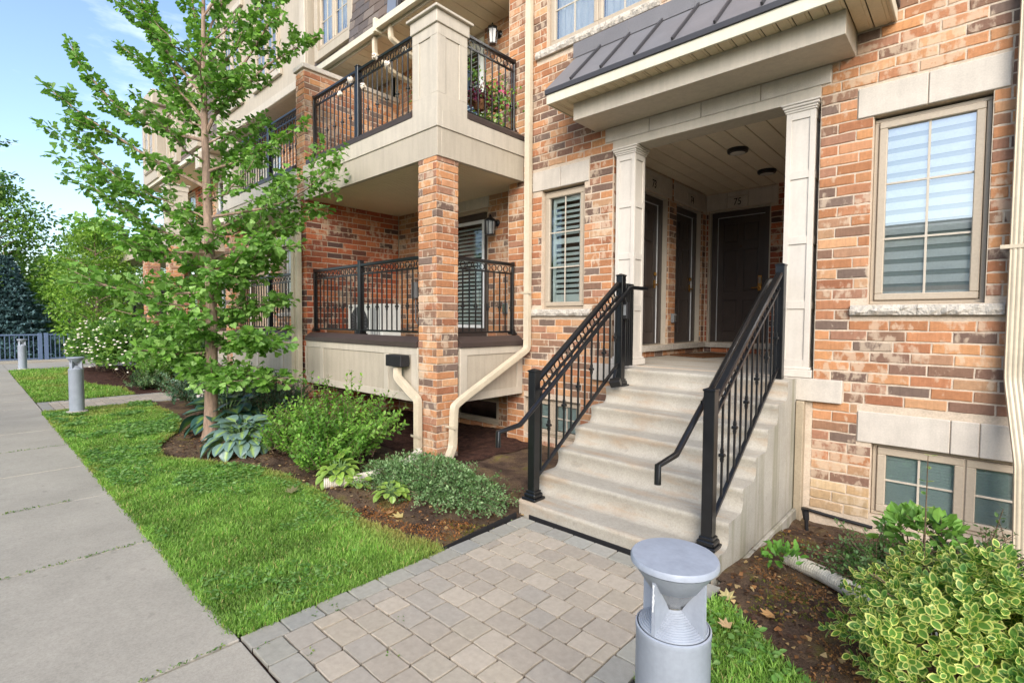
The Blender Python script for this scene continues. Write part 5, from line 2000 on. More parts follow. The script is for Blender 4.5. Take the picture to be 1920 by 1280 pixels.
# air conditioner on the lower balcony
t = thing("air_conditioner", "white outdoor air conditioner on the lower balcony behind the railing", "air conditioner", (-7.0, 4.35, -0.38))
m = MB()
m.box(-7.48, -6.50, 4.22, 4.56, -0.34, 0.24, 0.012)
m.build("casing", "ac_white", t)
m = MB()
m.lathe([(0.0, 0.0), (0.24, 0.0), (0.25, 0.012), (0.235, 0.016)], (0, 0, 0), 30)
m.v = [(-7.13 + v[0], 4.219 - v[2], -0.05 + v[1]) for v in m.v]
m.build("fan_grille", "ac_dark", t, True)
m = MB()
for i in range(12):
    a = math.pi * i / 12
    m.bar((-7.13 - 0.235 * math.cos(a), 4.2, -0.05 - 0.235 * math.sin(a)), (-7.13 + 0.235 * math.cos(a), 4.2, -0.05 + 0.235 * math.sin(a)), 0.005, 0.005, 0.001)
m.build("grille_wires", "grey_box", t)
m = MB()
for x in (-7.3, -6.68):
    m.box(x - 0.03, x + 0.03, 4.24, 4.54, -0.385, -0.341, 0.004)
m.build("foot", "ac_dark", t)
m = MB()
for i in range(6):
    m.box(-6.80 + 0.045 * i, -6.785 + 0.045 * i, 4.2145, 4.2195, -0.30, 0.18, 0.001)
m.build("louvre", "grey_box", t)
t = thing("switch_box", "small grey switch box on the back wall of the lower balcony", "switch box", (-6.9, YR, 0.6))
m = MB()
m.box(-7.36, -7.22, YR - 0.09, YR - 0.006, 0.38, 0.66, 0.008)
m.build("box", "grey_box", t)
m = MB()
m.tube([(-7.29, YR - 0.04, 0.38), (-7.29, YR - 0.04, 0.0), (-7.15, YR - 0.06, -0.12), (-6.8, 4.8, -0.15)], 0.012, 8)
m.build("conduit", "grey_box", t)
t = thing("plank", "brown board leaning low behind the left end of the lower railing", "board", (-7.4, 4.05, -0.3))
m = MB()
m.box(-7.75, -6.95, 4.0, 4.03, -0.28, -0.17, 0.004)
m.build("board", "wood_brown", t)

# rose lights on the upper front railing
def rose(i, x, y, z, lb):
    t = thing("rose_light", lb, "rose light", (x, y, z), "rose lights on the upper railing")
    rs = random.Random(i)
    m = MB()
    for k in range(22):
        ph, ct = rs.uniform(0, 2 * math.pi), rs.uniform(-0.8, 0.9)
        st = math.sqrt(1 - ct * ct)
        d = Vector((st * math.cos(ph), st * math.sin(ph), ct))
        s_ = d.cross(Vector((0.3, 0.2, 0.9))).normalized()
        u_ = d.cross(s_)
        c = Vector((x, y, z)) + d * 0.034
        m.add([c - s_ * 0.02 - u_ * 0.012, c + s_ * 0.02 - u_ * 0.012, c + u_ * 0.024 + d * 0.01, c + d * 0.012], [(0, 1, 3), (1, 2, 3), (2, 0, 3)])
    m.lathe([(0.0, -0.032), (0.024, -0.02), (0.033, 0.0), (0.024, 0.02), (0.0, 0.032)], (x, y, z), 10)
    m.build("bloom", "rose_white", t)
for i, (x, y, z, lb) in enumerate(((-6.90, 3.80, 3.26, "pale rose light at the left end of the upper railing"), (-6.62, 3.80, 3.38, "pale rose light just left of the middle railing post"),
                                   (-5.97, 3.79, 3.47, "pale rose light on the top rail right of the post"), (-5.68, 3.79, 3.28, "pale rose light hanging below the top rail by the pillar"),
                                   (-6.33, 3.83, 3.21, "pale rose light close behind the middle railing post"))):
    rose(i, x, y, z, lb)
# ================================================================ bollards
def bollard(x, y, label, h=0.98, rb=0.104):
    t = thing("bollard_light", label, "bollard", (x, y, GZ), "grey bollard lights along the sidewalk")
    zt = GZ + h
    zb = zt - 0.205
    c = (x, y, 0)
    m = MB()
    m.lathe([(0.150, GZ - 0.05), (0.150, GZ + 0.045), (0.142, GZ + 0.055), (rb + 0.002, GZ + 0.055)], c, 28)
    m.build("concrete_collar", "bollard_base", t, True)
    m = MB()
    m.lathe([(rb, GZ + 0.05), (rb, zb - 0.016), (rb + 0.0015, zb - 0.013), (rb + 0.0015, zb), (rb - 0.003, zb + 0.003)], c, 40)
    m.build("post", "bollard_paint", t, True)
    # ridged light cone rising to the middle
    prof = [(rb - 0.003, zb + 0.003)]
    nr = 13
    for i in range(nr):
        r0 = rb - 0.006 - (rb - 0.034) * i / nr
        r1 = rb - 0.006 - (rb - 0.034) * (i + 0.55) / nr
        z0 = zb + 0.003 + 0.052 * i / nr
        prof += [(r0, z0), (r0 - 0.0008, z0 + 0.004), (r1, z0 + 0.0052)]
    prof += [(0.030, zb + 0.057), (0.0, zb + 0.058)]
    m = MB()
    m.lathe(prof, c, 40, cap=False)
    o = m.build("ridged_cone", "bollard_paint", t, True)
    m = MB()
    m.lathe([(0.027, zb + 0.055), (0.027, zb + 0.061), (0.032, zb + 0.064), (0.071, zt - 0.086)], c, 36, cap=False)
    m.build("reflector", "steel", t, True)
    m = MB()
    m.lathe([(0.071, zt - 0.086), (0.0735, zt - 0.085), (0.113, zt - 0.028), (0.118, zt - 0.022)], c, 40, cap=False)
    m.lathe([(0.117, zt - 0.022), (0.1225, zt - 0.018), (0.1225, zt - 0.006), (0.119, zt - 0.001), (0.06, zt + 0.0015), (0.0, zt + 0.002)], c, 48, cap=False)
    m.build("cap", "bollard_paint", t, True)
    for k in range(4):
        a = R(-7.6 + 90 * k) + (math.atan2(-y, -x) - R(-65.6))
        u = Vector((math.cos(a), math.sin(a), 0))
        n = Vector((-u.y, u.x, 0))
        prof = [(0.030, zb + 0.054), (rb - 0.008, zb + 0.004), (rb - 0.005, zb + 0.008), (rb - 0.006, zt - 0.038), (0.071, zt - 0.082), (0.034, zb + 0.066)]
        m = MB()
        vs = [Vector((x, y, 0)) + u * r + Vector((0, 0, z)) + n * s_ for s_ in (-0.0055, 0.0055) for (r, z) in prof]
        k6 = len(prof)
        m.add(vs, [tuple(range(k6)), tuple(range(k6, 2 * k6))[::-1]] + [(i, k6 + i, k6 + (i + 1) % k6, (i + 1) % k6) for i in range(k6)])
        recalc(m.build("fin", "bollard_paint", t))
    return t
b1 = bollard(-0.62, 1.37, "large grey bollard light close up, in front of the stairs")
# scraped paint on the outer edge of its left fin
g = np.random.default_rng(5)
a_ = R(-97.6) + (math.atan2(-1.37, 0.62) - R(-65.6))
u_ = Vector((math.cos(a_), math.sin(a_), 0)); n_ = Vector((-u_.y, u_.x, 0))
m = MB()
vs = []
for k in range(12):
    z = GZ + 0.98 - 0.055 - 0.007 * k
    w0, w1 = -0.0045 * g.uniform(0.2, 1), 0.0045 * g.uniform(0.2, 1)
    p = Vector((-0.62, 1.37, z)) + u_ * (0.0995 + 0.0007 * k / 12)
    vs += [p + n_ * w0, p + n_ * w1]
m.add(vs, [(2 * k, 2 * k + 1, 2 * k + 3, 2 * k + 2) for k in range(11)])
m.build("paint_scrape", "white_trim", b1)
bollard(-11.40, 1.31, "grey bollard light standing on the lawn at the second paved walk")
bollard(-22.0, 1.26, "small far grey bollard light next to the blue railing")

# ================================================================ leaves
def nrm_(a):
    return a / np.maximum(1e-9, np.linalg.norm(a, axis=-1, keepdims=True))
def scatter(name, tv, tf, P, D, Nn, S, C, mat, parent, stuff=True, tcol=None):
    """copies the template (tv verts: x across, y along, z normal) onto every point"""
    D = nrm_(D)
    X = nrm_(np.cross(D, Nn))
    Z = np.cross(X, D)
    n, k = len(P), len(tv)
    V = P[:, None, :] + S[:, None, None] * (tv[None, :, 0:1] * X[:, None, :] + tv[None, :, 1:2] * D[:, None, :] + tv[None, :, 2:3] * Z[:, None, :])
    F = (tf[None, :, :] + (np.arange(n) * k)[:, None, None]).reshape(-1, tf.shape[1])
    if tcol is None:
        T = np.repeat(C[:, None, :], k, 1).reshape(-1, 3)
    else:
        T = (C[:, None, :] * tcol[None, :, :]).reshape(-1, 3)
    o = finish(bpy.data.objects.new(name, mesh_np(name, V.reshape(-1, 3), F, mat, T)), parent)
    if stuff:
        o['kind'] = 'stuff'
    return o
LEAF_OVAL = (np.array([(0, 0, 0), (-0.26, 0.32, 0.05), (0.26, 0.32, 0.05), (-0.24, 0.66, 0.04), (0.24, 0.66, 0.04), (0, 1, -0.05), (0, 0.4, -0.015), (0, 0.7, -0.02)], float),
             np.array([(0, 6, 1), (0, 2, 6), (1, 6, 3), (3, 6, 7), (2, 4, 6), (4, 7, 6), (3, 7, 5), (4, 5, 7)]))
LEAF_DIAMOND = (np.array([(0, 0, 0), (-0.3, 0.5, 0.06), (0.3, 0.5, 0.06), (0, 1, 0)], float), np.array([(0, 2, 1), (1, 2, 3)]))
LEAF_FAN = (np.array([(0, 0, 0), (-0.34, 0.46, 0.05), (-0.56, 0.80, 0.02), (-0.30, 0.98, -0.04), (-0.04, 0.92, 0.02), (0.0, 0.78, 0.03), (0.06, 0.94, 0.0), (0.32, 0.97, -0.05), (0.56, 0.78, 0.03), (0.34, 0.45, 0.05)], float),
            np.array([(0, 2, 1), (0, 3, 2), (0, 4, 3), (0, 5, 4), (0, 6, 5), (0, 7, 6), (0, 8, 7), (0, 9, 8)]))
def cols(base, n, var=0.2, rgen=None):
    g = rgen or rng
    b = np.array([lin(c) for c in base])
    c = b[g.integers(0, len(b), n)]
    return c * g.uniform(1 - var, 1 + var, (n, 1))

def bush(name, label, cat, c, rad, n, leaf, size, base, mat="leaf", lumps=9, up=0.5, group=None, stems=14, sprigs=0, thick=0.35, seed=0, zmin=None, flat=0.0, wild=0.22):
    """leaves through the shell of a lumpy mound, on a few visible stems"""
    g = np.random.default_rng(seed)
    c = np.array(c, float)
    rad = np.array(rad, float)
    t = thing(name, label, cat, (c[0], c[1], GZ), group)
    ld = nrm_(g.normal(size=(lumps, 3)))
    la = g.uniform(-wild * 0.8, wild * 1.1, lumps)
    d = nrm_(g.normal(size=(n, 3)))
    d[:, 2] = np.where(d[:, 2] < -0.35, -d[:, 2], d[:, 2])
    lump = 1 + (la[None, :] * np.exp(-((1 - d @ ld.T) / 0.16))).sum(1)
    rr = (1 - thick * g.random(n) ** 1.6) * lump * (1 + np.where(g.random(n) < 0.10, g.uniform(0, 0.16, n), 0))
    P = c + d * rad * rr[:, None]
    z0 = (GZ + 0.02) if zmin is None else zmin
    low = P[:, 2] < z0
    P[low, 2] = z0 + g.random(low.sum()) * 0.10
    out = nrm_(d / rad)
    D = nrm_(out * 0.7 + g.normal(size=(n, 3)) * 0.55 + np.array([0, 0, 0.15 - flat]))
    Nn = nrm_(out * (1 - up) + np.array([0, 0, up]) + g.normal(size=(n, 3)) * 0.45)
    C = cols(base, n, 0.25, g)
    # leaves are darker inside the mound, lighter towards its outline
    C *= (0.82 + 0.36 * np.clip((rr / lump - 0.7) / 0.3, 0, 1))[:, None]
    scatter("foliage", leaf[0], leaf[1], P, D, Nn, size * g.uniform(0.6, 1.25, n), C, mat, t)
    m = MB()
    for i in range(stems):
        q = c + nrm_(g.normal(size=3) * np.array([1, 1, 0.4]) + np.array([0, 0, 0.5])) * rad * 0.85
        b0 = np.array([c[0], c[1], GZ - 0.03]) + np.array([g.normal() * rad[0] * 0.2, g.normal() * rad[1] * 0.2, 0])
        m.tube([tuple(b0), tuple((b0 + q) / 2 + g.normal(size=3) * 0.03), tuple(q)], [0.008, 0.006, 0.003], 5)
    m.build("stem", "twig", t)
    if sprigs:
        m = MB()
        pts, ds, ss = [], [], []
        for i in range(sprigs):
            a = nrm_(np.array([g.normal() * 0.7, g.normal() * 0.7, 0.8]))
            b0 = c + a * rad * 0.95
            L = g.uniform(0.12, 0.28)
            dirn = nrm_(a * np.array([0.5, 0.5, 1.0]) + g.normal(size=3) * 0.15)
            m.tube([tuple(b0), tuple(b0 + dirn * L)], [0.003, 0.002], 4)
            for k in range(7):
                for s_ in (-1, 1):
                    sd_ = nrm_(np.cross(dirn, [0, 0, 1]) * s_ + g.normal(size=3) * 0.3 + dirn * 0.5)
                    pts.append(b0 + dirn * L * (k + 1) / 7)
                    ds.append(sd_)
        m.build("sprig", "twig", t)
        pts, ds = np.array(pts), np.array(ds)
        scatter("sprig_leaves", leaf[0], leaf[1], pts, ds, np.tile([0, 0, 1.0], (len(pts), 1)) + g.normal(size=(len(pts), 3)) * 0.3, size * 0.62 * np.ones(len(pts)), cols([(148, 176, 92), (164, 186, 108)], len(pts), 0.15, g), mat, t)
    return t

G_BRIGHT = [(118, 162, 70), (104, 148, 60), (134, 176, 80), (92, 134, 54), (124, 166, 66)]
G_MID = [(88, 122, 62), (76, 110, 54), (100, 132, 68), (66, 98, 48)]
G_DARK = [(64, 94, 58), (54, 82, 52), (76, 106, 68), (86, 118, 78), (46, 72, 46)]
G_GREY = [(108, 138, 90), (122, 150, 102), (94, 124, 76), (138, 162, 116), (86, 118, 66)]
def branchy(name, label, cat, c, rad, nst, npl, leaf, size, base, mat="leaf", seed=0, droop=0.0, lo=-0.1, over=0.2, group=None, spread=0.6, tipl=(1.0, 1.0, 1.0)):
    """many leafy stems fanning from the root, some shooting past the outline"""
    g = np.random.default_rng(seed)
    c = np.array(c, float); rad = np.array(rad, float)
    t = thing(name, label, cat, (c[0], c[1], GZ), group)
    P, D, Nn, S, C = [], [], [], [], []
    m = MB()
    b3 = np.array([lin(q) for q in base])
    for i in range(nst):
        d = nrm_(g.normal(size=3) * np.array([1, 1, 0.8]))
        d[2] = abs(d[2]) if d[2] < lo else d[2]
        f = 1.0 + (g.uniform(0, over) if g.random() < 0.3 else g.uniform(-0.38, 0.03))
        tip = c + d * rad * f
        tip[2] = max(tip[2], GZ + 0.03)
        root = np.array([c[0] + g.normal() * rad[0] * 0.28, c[1] + g.normal() * rad[1] * 0.28, GZ - 0.02])
        mid = (root + tip) / 2 + np.array([d[0] * rad[0] * 0.12, d[1] * rad[1] * 0.12, 0.10 * rad[2]]) + g.normal(size=3) * 0.03
        pts = []
        for s_ in np.linspace(0, 1, 6):
            pts.append(root * (1 - s_) ** 2 + 2 * mid * s_ * (1 - s_) + tip * s_ ** 2 + np.array([0, 0, -droop * s_ ** 3]))
        m.tube([tuple(q) for q in pts[1::2]] + [tuple(pts[-1])], [0.005, 0.0035, 0.002, 0.001], 4)
        col = b3[g.integers(len(b3))] * g.uniform(0.8, 1.15)
        for k in range(npl):
            s_ = 0.30 + 0.70 * ((k + g.random() * 0.6) / npl)
            s_ = min(1.0, s_)
            q = root * (1 - s_) ** 2 + 2 * mid * s_ * (1 - s_) + tip * s_ ** 2 + np.array([0, 0, -droop * s_ ** 3])
            ax = nrm_(2 * (1 - s_) * (mid - root) + 2 * s_ * (tip - mid))
            a = k * 2.4 + i
            e1 = nrm_(np.cross(ax, np.array([0.31, 0.2, 0.93])))
            e2 = np.cross(ax, e1)
            side = e1 * math.cos(a) + e2 * math.sin(a)
            P.append(q + g.normal(size=3) * 0.008)
            D.append(nrm_(ax * spread + side * 0.9 + g.normal(size=3) * 0.2))
            Nn.append(nrm_(np.array([0, 0, 0.9]) + ax * 0.5 - side * 0.25 + g.normal(size=3) * 0.3))
            S.append(size * g.uniform(0.65, 1.25) * (1.1 - 0.35 * s_))
            w = max(0.0, (s_ - 0.7) / 0.3)
            C.append(col * g.uniform(0.88, 1.12) * (1 + w * (np.array(tipl) - 1)))
    m.build("stem", "twig", t)
    scatter("foliage", leaf[0], leaf[1], *map(np.array, (P, D, Nn, S, C)), mat, t)
    return t
TIPL = (1.25, 1.18, 1.2)
branchy("shrub", "bright green bushy shrub before the near balcony, with long pale sprigs", "shrub", (-5.48, 2.92, -1.24), (0.78, 0.50, 0.46), 190, 34, LEAF_OVAL, 0.066, G_BRIGHT, seed=1, over=0.5, tipl=TIPL)
branchy("shrub", "second lobe of bright green shrub next to the blue hostas", "shrub", (-6.10, 2.74, -1.36), (0.50, 0.42, 0.32), 90, 28, LEAF_OVAL, 0.062, G_BRIGHT, seed=2, over=0.35, tipl=TIPL)
branchy("shrub", "low front lobe of bright green shrub above the yellow-green hosta", "shrub", (-5.20, 2.64, -1.44), (0.50, 0.32, 0.26), 80, 26, LEAF_OVAL, 0.060, G_BRIGHT, seed=92, over=0.3, tipl=TIPL)
branchy("ground_cover", "grey-green creeping ground cover beside the stairs, between pillar and paver walk", "ground cover", (-3.66, 3.12, -1.62), (0.66, 0.38, 0.27), 330, 34, LEAF_OVAL, 0.028, G_GREY, seed=3, droop=0.05, over=0.45, lo=-0.05, tipl=(1.2, 1.2, 1.15))
branchy("ground_cover", "low grey-green ground cover spilling towards the lawn below the brick pillar", "ground cover", (-4.22, 2.94, -1.64), (0.56, 0.32, 0.22), 210, 32, LEAF_OVAL, 0.028, G_GREY, seed=4, droop=0.05, over=0.4, lo=-0.05, tipl=(1.2, 1.2, 1.15))
bush("ground_cover", "dense grey-green heart of the ground cover in front of the bent downpipe", "ground cover", (-3.78, 3.10, -1.62), (0.62, 0.34, 0.24), 6500, LEAF_OVAL, 0.029, G_GREY, up=0.4, lumps=22, thick=0.6, seed=40, wild=0.42)
bush("ground_cover", "dense patch of ground cover over the white drain pipe", "ground cover", (-4.28, 2.98, -1.64), (0.42, 0.26, 0.19), 3000, LEAF_OVAL, 0.029, G_GREY, up=0.4, lumps=14, thick=0.6, seed=41, wild=0.42)
SILV = G_DARK + [(104, 134, 104), (122, 148, 124), (84, 116, 80)]
branchy("shrub", "dark glossy shrub left of the ginkgo trunk, reaching to the paved walk", "shrub", (-10.7, 3.0, -1.28), (1.15, 0.58, 0.52), 230, 34, LEAF_OVAL, 0.062, SILV, mat="leaf_glossy", seed=5, over=0.2, tipl=(1.3, 1.25, 1.3))
branchy("shrub", "dark glossy shrub directly behind the ginkgo trunk", "shrub", (-9.2, 3.15, -1.22), (0.95, 0.55, 0.50), 190, 32, LEAF_OVAL, 0.058, SILV, mat="leaf_glossy", seed=51, over=0.2, tipl=(1.3, 1.25, 1.3))
branchy("shrub", "dark glossy shrub between the ginkgo trunk and the paired downpipes", "shrub", (-7.75, 3.22, -1.24), (0.66, 0.42, 0.46), 150, 32, LEAF_OVAL, 0.055, G_DARK + [(84, 114, 78)], mat="leaf_glossy", seed=6, over=0.2, tipl=(1.2, 1.2, 1.2))
branchy("shrub", "low grey-green shrub at the far side of the second paved walk", "shrub", (-14.3, 2.95, -1.48), (0.62, 0.42, 0.28), 120, 26, LEAF_OVAL, 0.06, G_GREY + G_DARK, seed=7, over=0.2)
branchy("shrub", "pale green young shrub right of the viburnum", "shrub", (-15.0, 3.3, -1.2), (0.6, 0.5, 0.5), 120, 26, LEAF_OVAL, 0.08, G_BRIGHT + [(150, 176, 104)], seed=8)
VG = [(82, 118, 52), (100, 134, 60), (66, 98, 46), (120, 150, 68)]
vib = bush("viburnum", "large viburnum shrub dotted with flat cream flower heads, nearest the far bollard", "shrub", (-20.2, 3.0, -0.92), (1.75, 0.85, 0.92), 9000, LEAF_OVAL, 0.12, VG, seed=9, up=0.6)
vib2 = bush("viburnum", "second viburnum shrub with cream flower heads, left of the pale young shrub", "shrub", (-17.5, 3.15, -0.95), (1.6, 0.85, 0.88), 8500, LEAF_OVAL, 0.115, VG, seed=10, up=0.6)
bush("viburnum", "darker viburnum shrub near the porch, under the lower ginkgo branches", "shrub", (-16.0, 4.0, -0.95), (1.3, 0.7, 0.85), 5000, LEAF_OVAL, 0.12, [(64, 96, 44), (82, 114, 52), (54, 84, 40)], seed=11, up=0.6)
for vb, cc, sd_ in ((vib, (-20.2, 3.0, -0.92), 12), (vib2, (-17.5, 3.15, -0.95), 13)):
    g = np.random.default_rng(sd_)
    fl = MB()
    for d in nrm_(g.normal(size=(80, 3)) * np.array([1, 1, 0.8]) + np.array([0.4, -0.7, 0.35])):
        p = np.array(cc) + d * np.array([1.8, 0.9, 0.95])
        if p[2] < GZ + 0.25:
            continue
        r = g.uniform(0.022, 0.042)
        fl.lathe([(0.0, 0.022), (r * 0.6, 0.018), (r, 0.004), (r * 0.9, -0.008)], tuple(p), 7, cap=False)
    o = fl.build("flower_heads", "rose_white", vb)
    o['kind'] = 'stuff'

# ---- variegated euonymus at the right corner
def two_tone(edge, mid, w=0.76):
    V, C = [], []
    ol = [(0, 0), (-0.16, 0.12), (-0.29, 0.34), (-0.30, 0.60), (-0.18, 0.84), (0, 1.0), (0.18, 0.84), (0.30, 0.60), (0.29, 0.34), (0.16, 0.12)]
    for (x, y) in ol:
        V.append((x, y, 0.16 * abs(x))); C.append(edge)
    for (x, y) in ol:
        xx, yy = x * w, 0.47 + (y - 0.47) * w
        V.append((xx, yy, 0.16 * abs(xx))); C.append(edge)
    for (x, y) in ol:
        xx, yy = x * w * 0.9, 0.47 + (y - 0.47) * w * 0.9
        V.append((xx, yy, 0.16 * abs(xx))); C.append(mid)
    V.append((0, 0.47, 0)); C.append(mid)
    F = []
    k = len(ol)
    for ring in (0, 1):
        for i in range(k):
            a, b_ = ring * k + i, ring * k + (i + 1) % k
            F += [(a, a + k, b_), (b_, a + k, b_ + k)]
    for i in range(k):
        F.append((2 * k + i, 3 * k, 2 * k + (i + 1) % k))
    return np.array(V, float), np.array(F), np.array(C, float)
EV, EF, EC = two_tone(lin((206, 208, 124)), lin((100, 138, 64)))
def euonymus():
    g = np.random.default_rng(21)
    c = np.array([0.08, 2.82, -1.38])
    t = thing("euonymus", "variegated euonymus bush with yellow-edged leaves in the bottom right corner", "shrub", (0.08, 2.82, GZ))
    P, D, Nn, S = [], [], [], []
    for i in range(1000):
        d = nrm_(g.normal(size=3) + np.array([0, -0.15, 0.35]))
        if d[2] < -0.3:
            d[2] *= -1
        lump = 1 + 0.22 * math.sin(d[0] * 5 + 1) * math.cos(d[1] * 4)
        tip = c + d * np.array([0.52, 0.52, 0.40]) * lump * (1 - 0.45 * g.random() ** 1.5)
        if tip[2] < GZ + 0.03:
            tip[2] = GZ + 0.03 + g.random() * 0.06
        ax = nrm_(d + g.normal(size=3) * 0.35 + np.array([0, 0, 0.25]))
        nl = 7
        a0 = g.random() * 6.28
        e1 = nrm_(np.cross(ax, [0.3, 0.5, 0.8]))
        e2 = np.cross(ax, e1)
        for k in range(nl):
            a = a0 + k * 2.4
            side = e1 * math.cos(a) + e2 * math.sin(a)
            f = k / nl
            P.append(tip - ax * 0.05 * (1 - f))
            D.append(nrm_(side * (1.0 - 0.45 * f) + ax * (0.25 + 0.7 * f)))
            Nn.append(nrm_(ax * (1.0 - 0.4 * f) - side * 0.4))
            S.append(0.052 * g.uniform(0.6, 1.25) * (1 - 0.35 * f))
    # upright shoots
    for (bx, by, hh) in ((-0.15, 3.05, 0.50), (0.30, 2.6, 0.34), (0.42, 2.9, 0.30)):
        b0 = np.array([bx, by, -1.12])
        for k in range(9):
            z = b0 + np.array([0.01 * math.sin(k), 0, hh * k / 8])
            for s_ in (0, 1):
                a = k * 1.6 + s_ * math.pi
                side = np.array([math.cos(a), math.sin(a), 0.25])
                P.append(z); D.append(nrm_(side)); Nn.append(np.array([0, 0, 1.0]) - side * 0.2); S.append(0.045 * (1 - 0.05 * k))
    P, D, Nn, S = map(np.array, (P, D, Nn, S))
    n = len(P)
    tint = g.uniform(0.80, 1.28, (n, 1)) * np.array([[1, 1, 1]]) * np.where(g.random((n, 1)) < 0.3, np.array([[1.0, 1.06, 1.1]]), 1.0)
    view = np.array([in_view(p) for p in P])
    dist = np.linalg.norm(P, axis=1) - 0.25 * (P - c)[:, 2] + np.where(view, 0, 50)
    o = np.argsort(dist)
    near, far = o[:300], o[300:]
    variants = []
    for q in np.linspace(0.85, 1.28, 6):
        variants.append(mesh_np("leaf", EV, EF, "leaf", EC * q))
    for i in near:
        d = Vector(nrm_(D[i])); x = d.cross(Vector(Nn[i])).normalized(); z = x.cross(d)
        M = Matrix(((x.x, d.x, z.x), (x.y, d.y, z.y), (x.z, d.z, z.z)))
        ob = inst(variants[int(g.integers(6))], "leaf", t, tuple(P[i]), M.to_euler(), (S[i],) * 3)
    green = far[(g.random(len(far)) < 0.22) | (P[far][:, 0] > 0.42)]
    pale = np.setdiff1d(far, green)
    scatter("foliage", EV, EF, P[pale], D[pale], Nn[pale], S[pale], tint[pale], "leaf", t, tcol=EC)
    GC = np.where(EC[:, 0:1] > 0.3, np.array([lin((138, 166, 88))]), np.array([lin((78, 118, 54))]))
    scatter("green_foliage", EV, EF, P[green], D[green], Nn[green], S[green], tint[green], "leaf", t, tcol=GC)
    m = MB()
    for i in range(26):
        a = g.random() * 6.28
        q = c + np.array([0.42 * math.cos(a), 0.42 * math.sin(a), g.uniform(-0.05, 0.3)])
        m.tube([(c[0] + 0.1 * math.cos(a), c[1] + 0.1 * math.sin(a), GZ - 0.1), tuple((c + q) / 2), tuple(q)], [0.008, 0.006, 0.003], 5)
    for (bx, by, hh) in ((-0.15, 3.05, 0.50), (0.30, 2.6, 0.34), (0.42, 2.9, 0.30)):
        m.tube([(bx, by, -1.3), (bx, by, -1.12 + hh)], [0.005, 0.002], 5)
    m.build("stem", "twig", t)
    return t
euonymus()
branchy("shrub", "small grey-green cotoneaster under the basement window", "shrub", (-0.36, 3.98, -1.58), (0.38, 0.36, 0.26), 170, 26, LEAF_OVAL, 0.032, G_MID + G_GREY, seed=22, over=0.5, droop=0.04)
branchy("shrub", "twiggy shrub close against the right basement wall", "shrub", (0.10, 4.1, -1.50), (0.40, 0.40, 0.28), 120, 24, LEAF_OVAL, 0.038, G_MID + G_DARK, seed=23, over=0.6)
bush("weed", "light green broad-leaved weed below the basement window sill", "weed", (-0.22, 4.15, -1.40), (0.22, 0.18, 0.17), 240, LEAF_OVAL, 0.085, [(112, 152, 72), (100, 140, 64)], seed=24, up=0.6, stems=5)
bush("weed", "tuft of fresh green weeds at the foot of the stairs' side wall", "weed", (-0.93, 3.75, -1.72), (0.12, 0.12, 0.08), 70, LEAF_OVAL, 0.065, [(112, 160, 70), (98, 146, 60)], seed=25, up=0.5, stems=3)

# ---- hostas
def hosta(label, c, n, size, edge, mid, seed, r=0.34, streak=0.42, lift=0.30, face=1.0):
    g = np.random.default_rng(seed)
    t = thing("hosta", label, "hosta", (c[0], c[1], GZ))
    vars_ = []
    for k in range(7):
        nu, nv = 7, 8
        V, F, C = [], [], []
        cup = g.uniform(0.10, 0.26)
        droop = g.uniform(0.25, 0.5)
        for j in range(nv):
            v = j / (nv - 1)
            w = 0.46 * (math.sin(math.pi * min(1, v * 0.86 + 0.14)) ** 0.75) if v < 1 else 0.0
            w *= (1.06 - 0.1 * v)
            for i in range(nu):
                u = i / (nu - 1) * 2 - 1
                ridge = 0.010 * math.cos(u * 9.5)
                V.append((u * w, v, cup * abs(u) * w * 1.4 - droop * v * v * 0.55 + ridge - (0.03 if i == 3 else 0)))
                a = max(0.0, 1 - abs(u) / (streak * (0.9 + 0.3 * math.sin(v * 9 + k)))) * (1 if v < 0.85 else 0.4)
                cc = np.array(edge) * (1 - min(1, a * 1.8)) + np.array(mid) * min(1, a * 1.8)
                C.append(cc * g.uniform(0.94, 1.06))
        for j in range(nv - 1):
            for i in range(nu - 1):
                a = j * nu + i
                F.append((a, a + 1, a + nu + 1, a + nu))
        me = mesh_np("leaf", np.array(V), np.array(F), "leaf_glossy", np.array(C) * g.uniform(0.85, 1.12), smooth=True)
        vars_.append(me)
    st = MB()
    for i in range(n):
        f = (i + 0.5) / n
        a = i * 2.399963 + g.uniform(-0.2, 0.2)
        rr = r * (0.18 + 0.72 * math.sqrt(f))
        h = lift * (1.05 - 0.85 * f) + 0.03
        p = Vector((c[0] + rr * math.cos(a), c[1] + rr * math.sin(a), GZ + h))
        el = R(22 - 70 * f + g.uniform(-12, 12))
        d = Vector((math.cos(a) * math.cos(el), math.sin(a) * math.cos(el), math.sin(el)))
        nn = (Vector((0, 0, 1)) + Vector(g.normal(size=3)) * 0.18)
        x = d.cross(nn).normalized()
        z = x.cross(d)
        M = Matrix(((x.x, d.x, z.x), (x.y, d.y, z.y), (x.z, d.z, z.z)))
        s_ = size * g.uniform(0.75, 1.15)
        inst(vars_[int(g.integers(7))], "leaf", t, p, M.to_euler(), (s_,) * 3)
        st.tube([(c[0], c[1], GZ - 0.01), tuple((Vector((c[0], c[1], GZ)) + p) / 2 + Vector((0, 0, h * 0.25))), tuple(p)], [0.006, 0.005, 0.004], 5)
    st.build("stem", "leaf_stalk", t)
    return t
simple("leaf_stalk", (120, 150, 92), 0.5, 0.3)
BLUE, BL_MID = lin((108, 134, 126)), lin((150, 176, 92))
DKB, DK_MID = lin((52, 86, 76)), lin((120, 150, 62))
YEL, YEL_MID = lin((140, 166, 76)), lin((116, 148, 62))
hosta("blue-grey hosta at the right foot of the ginkgo, leaves streaked with yellow-green", (-6.76, 2.36), 84, 0.185, BLUE, BL_MID, 31, r=0.40, streak=0.34, lift=0.32)
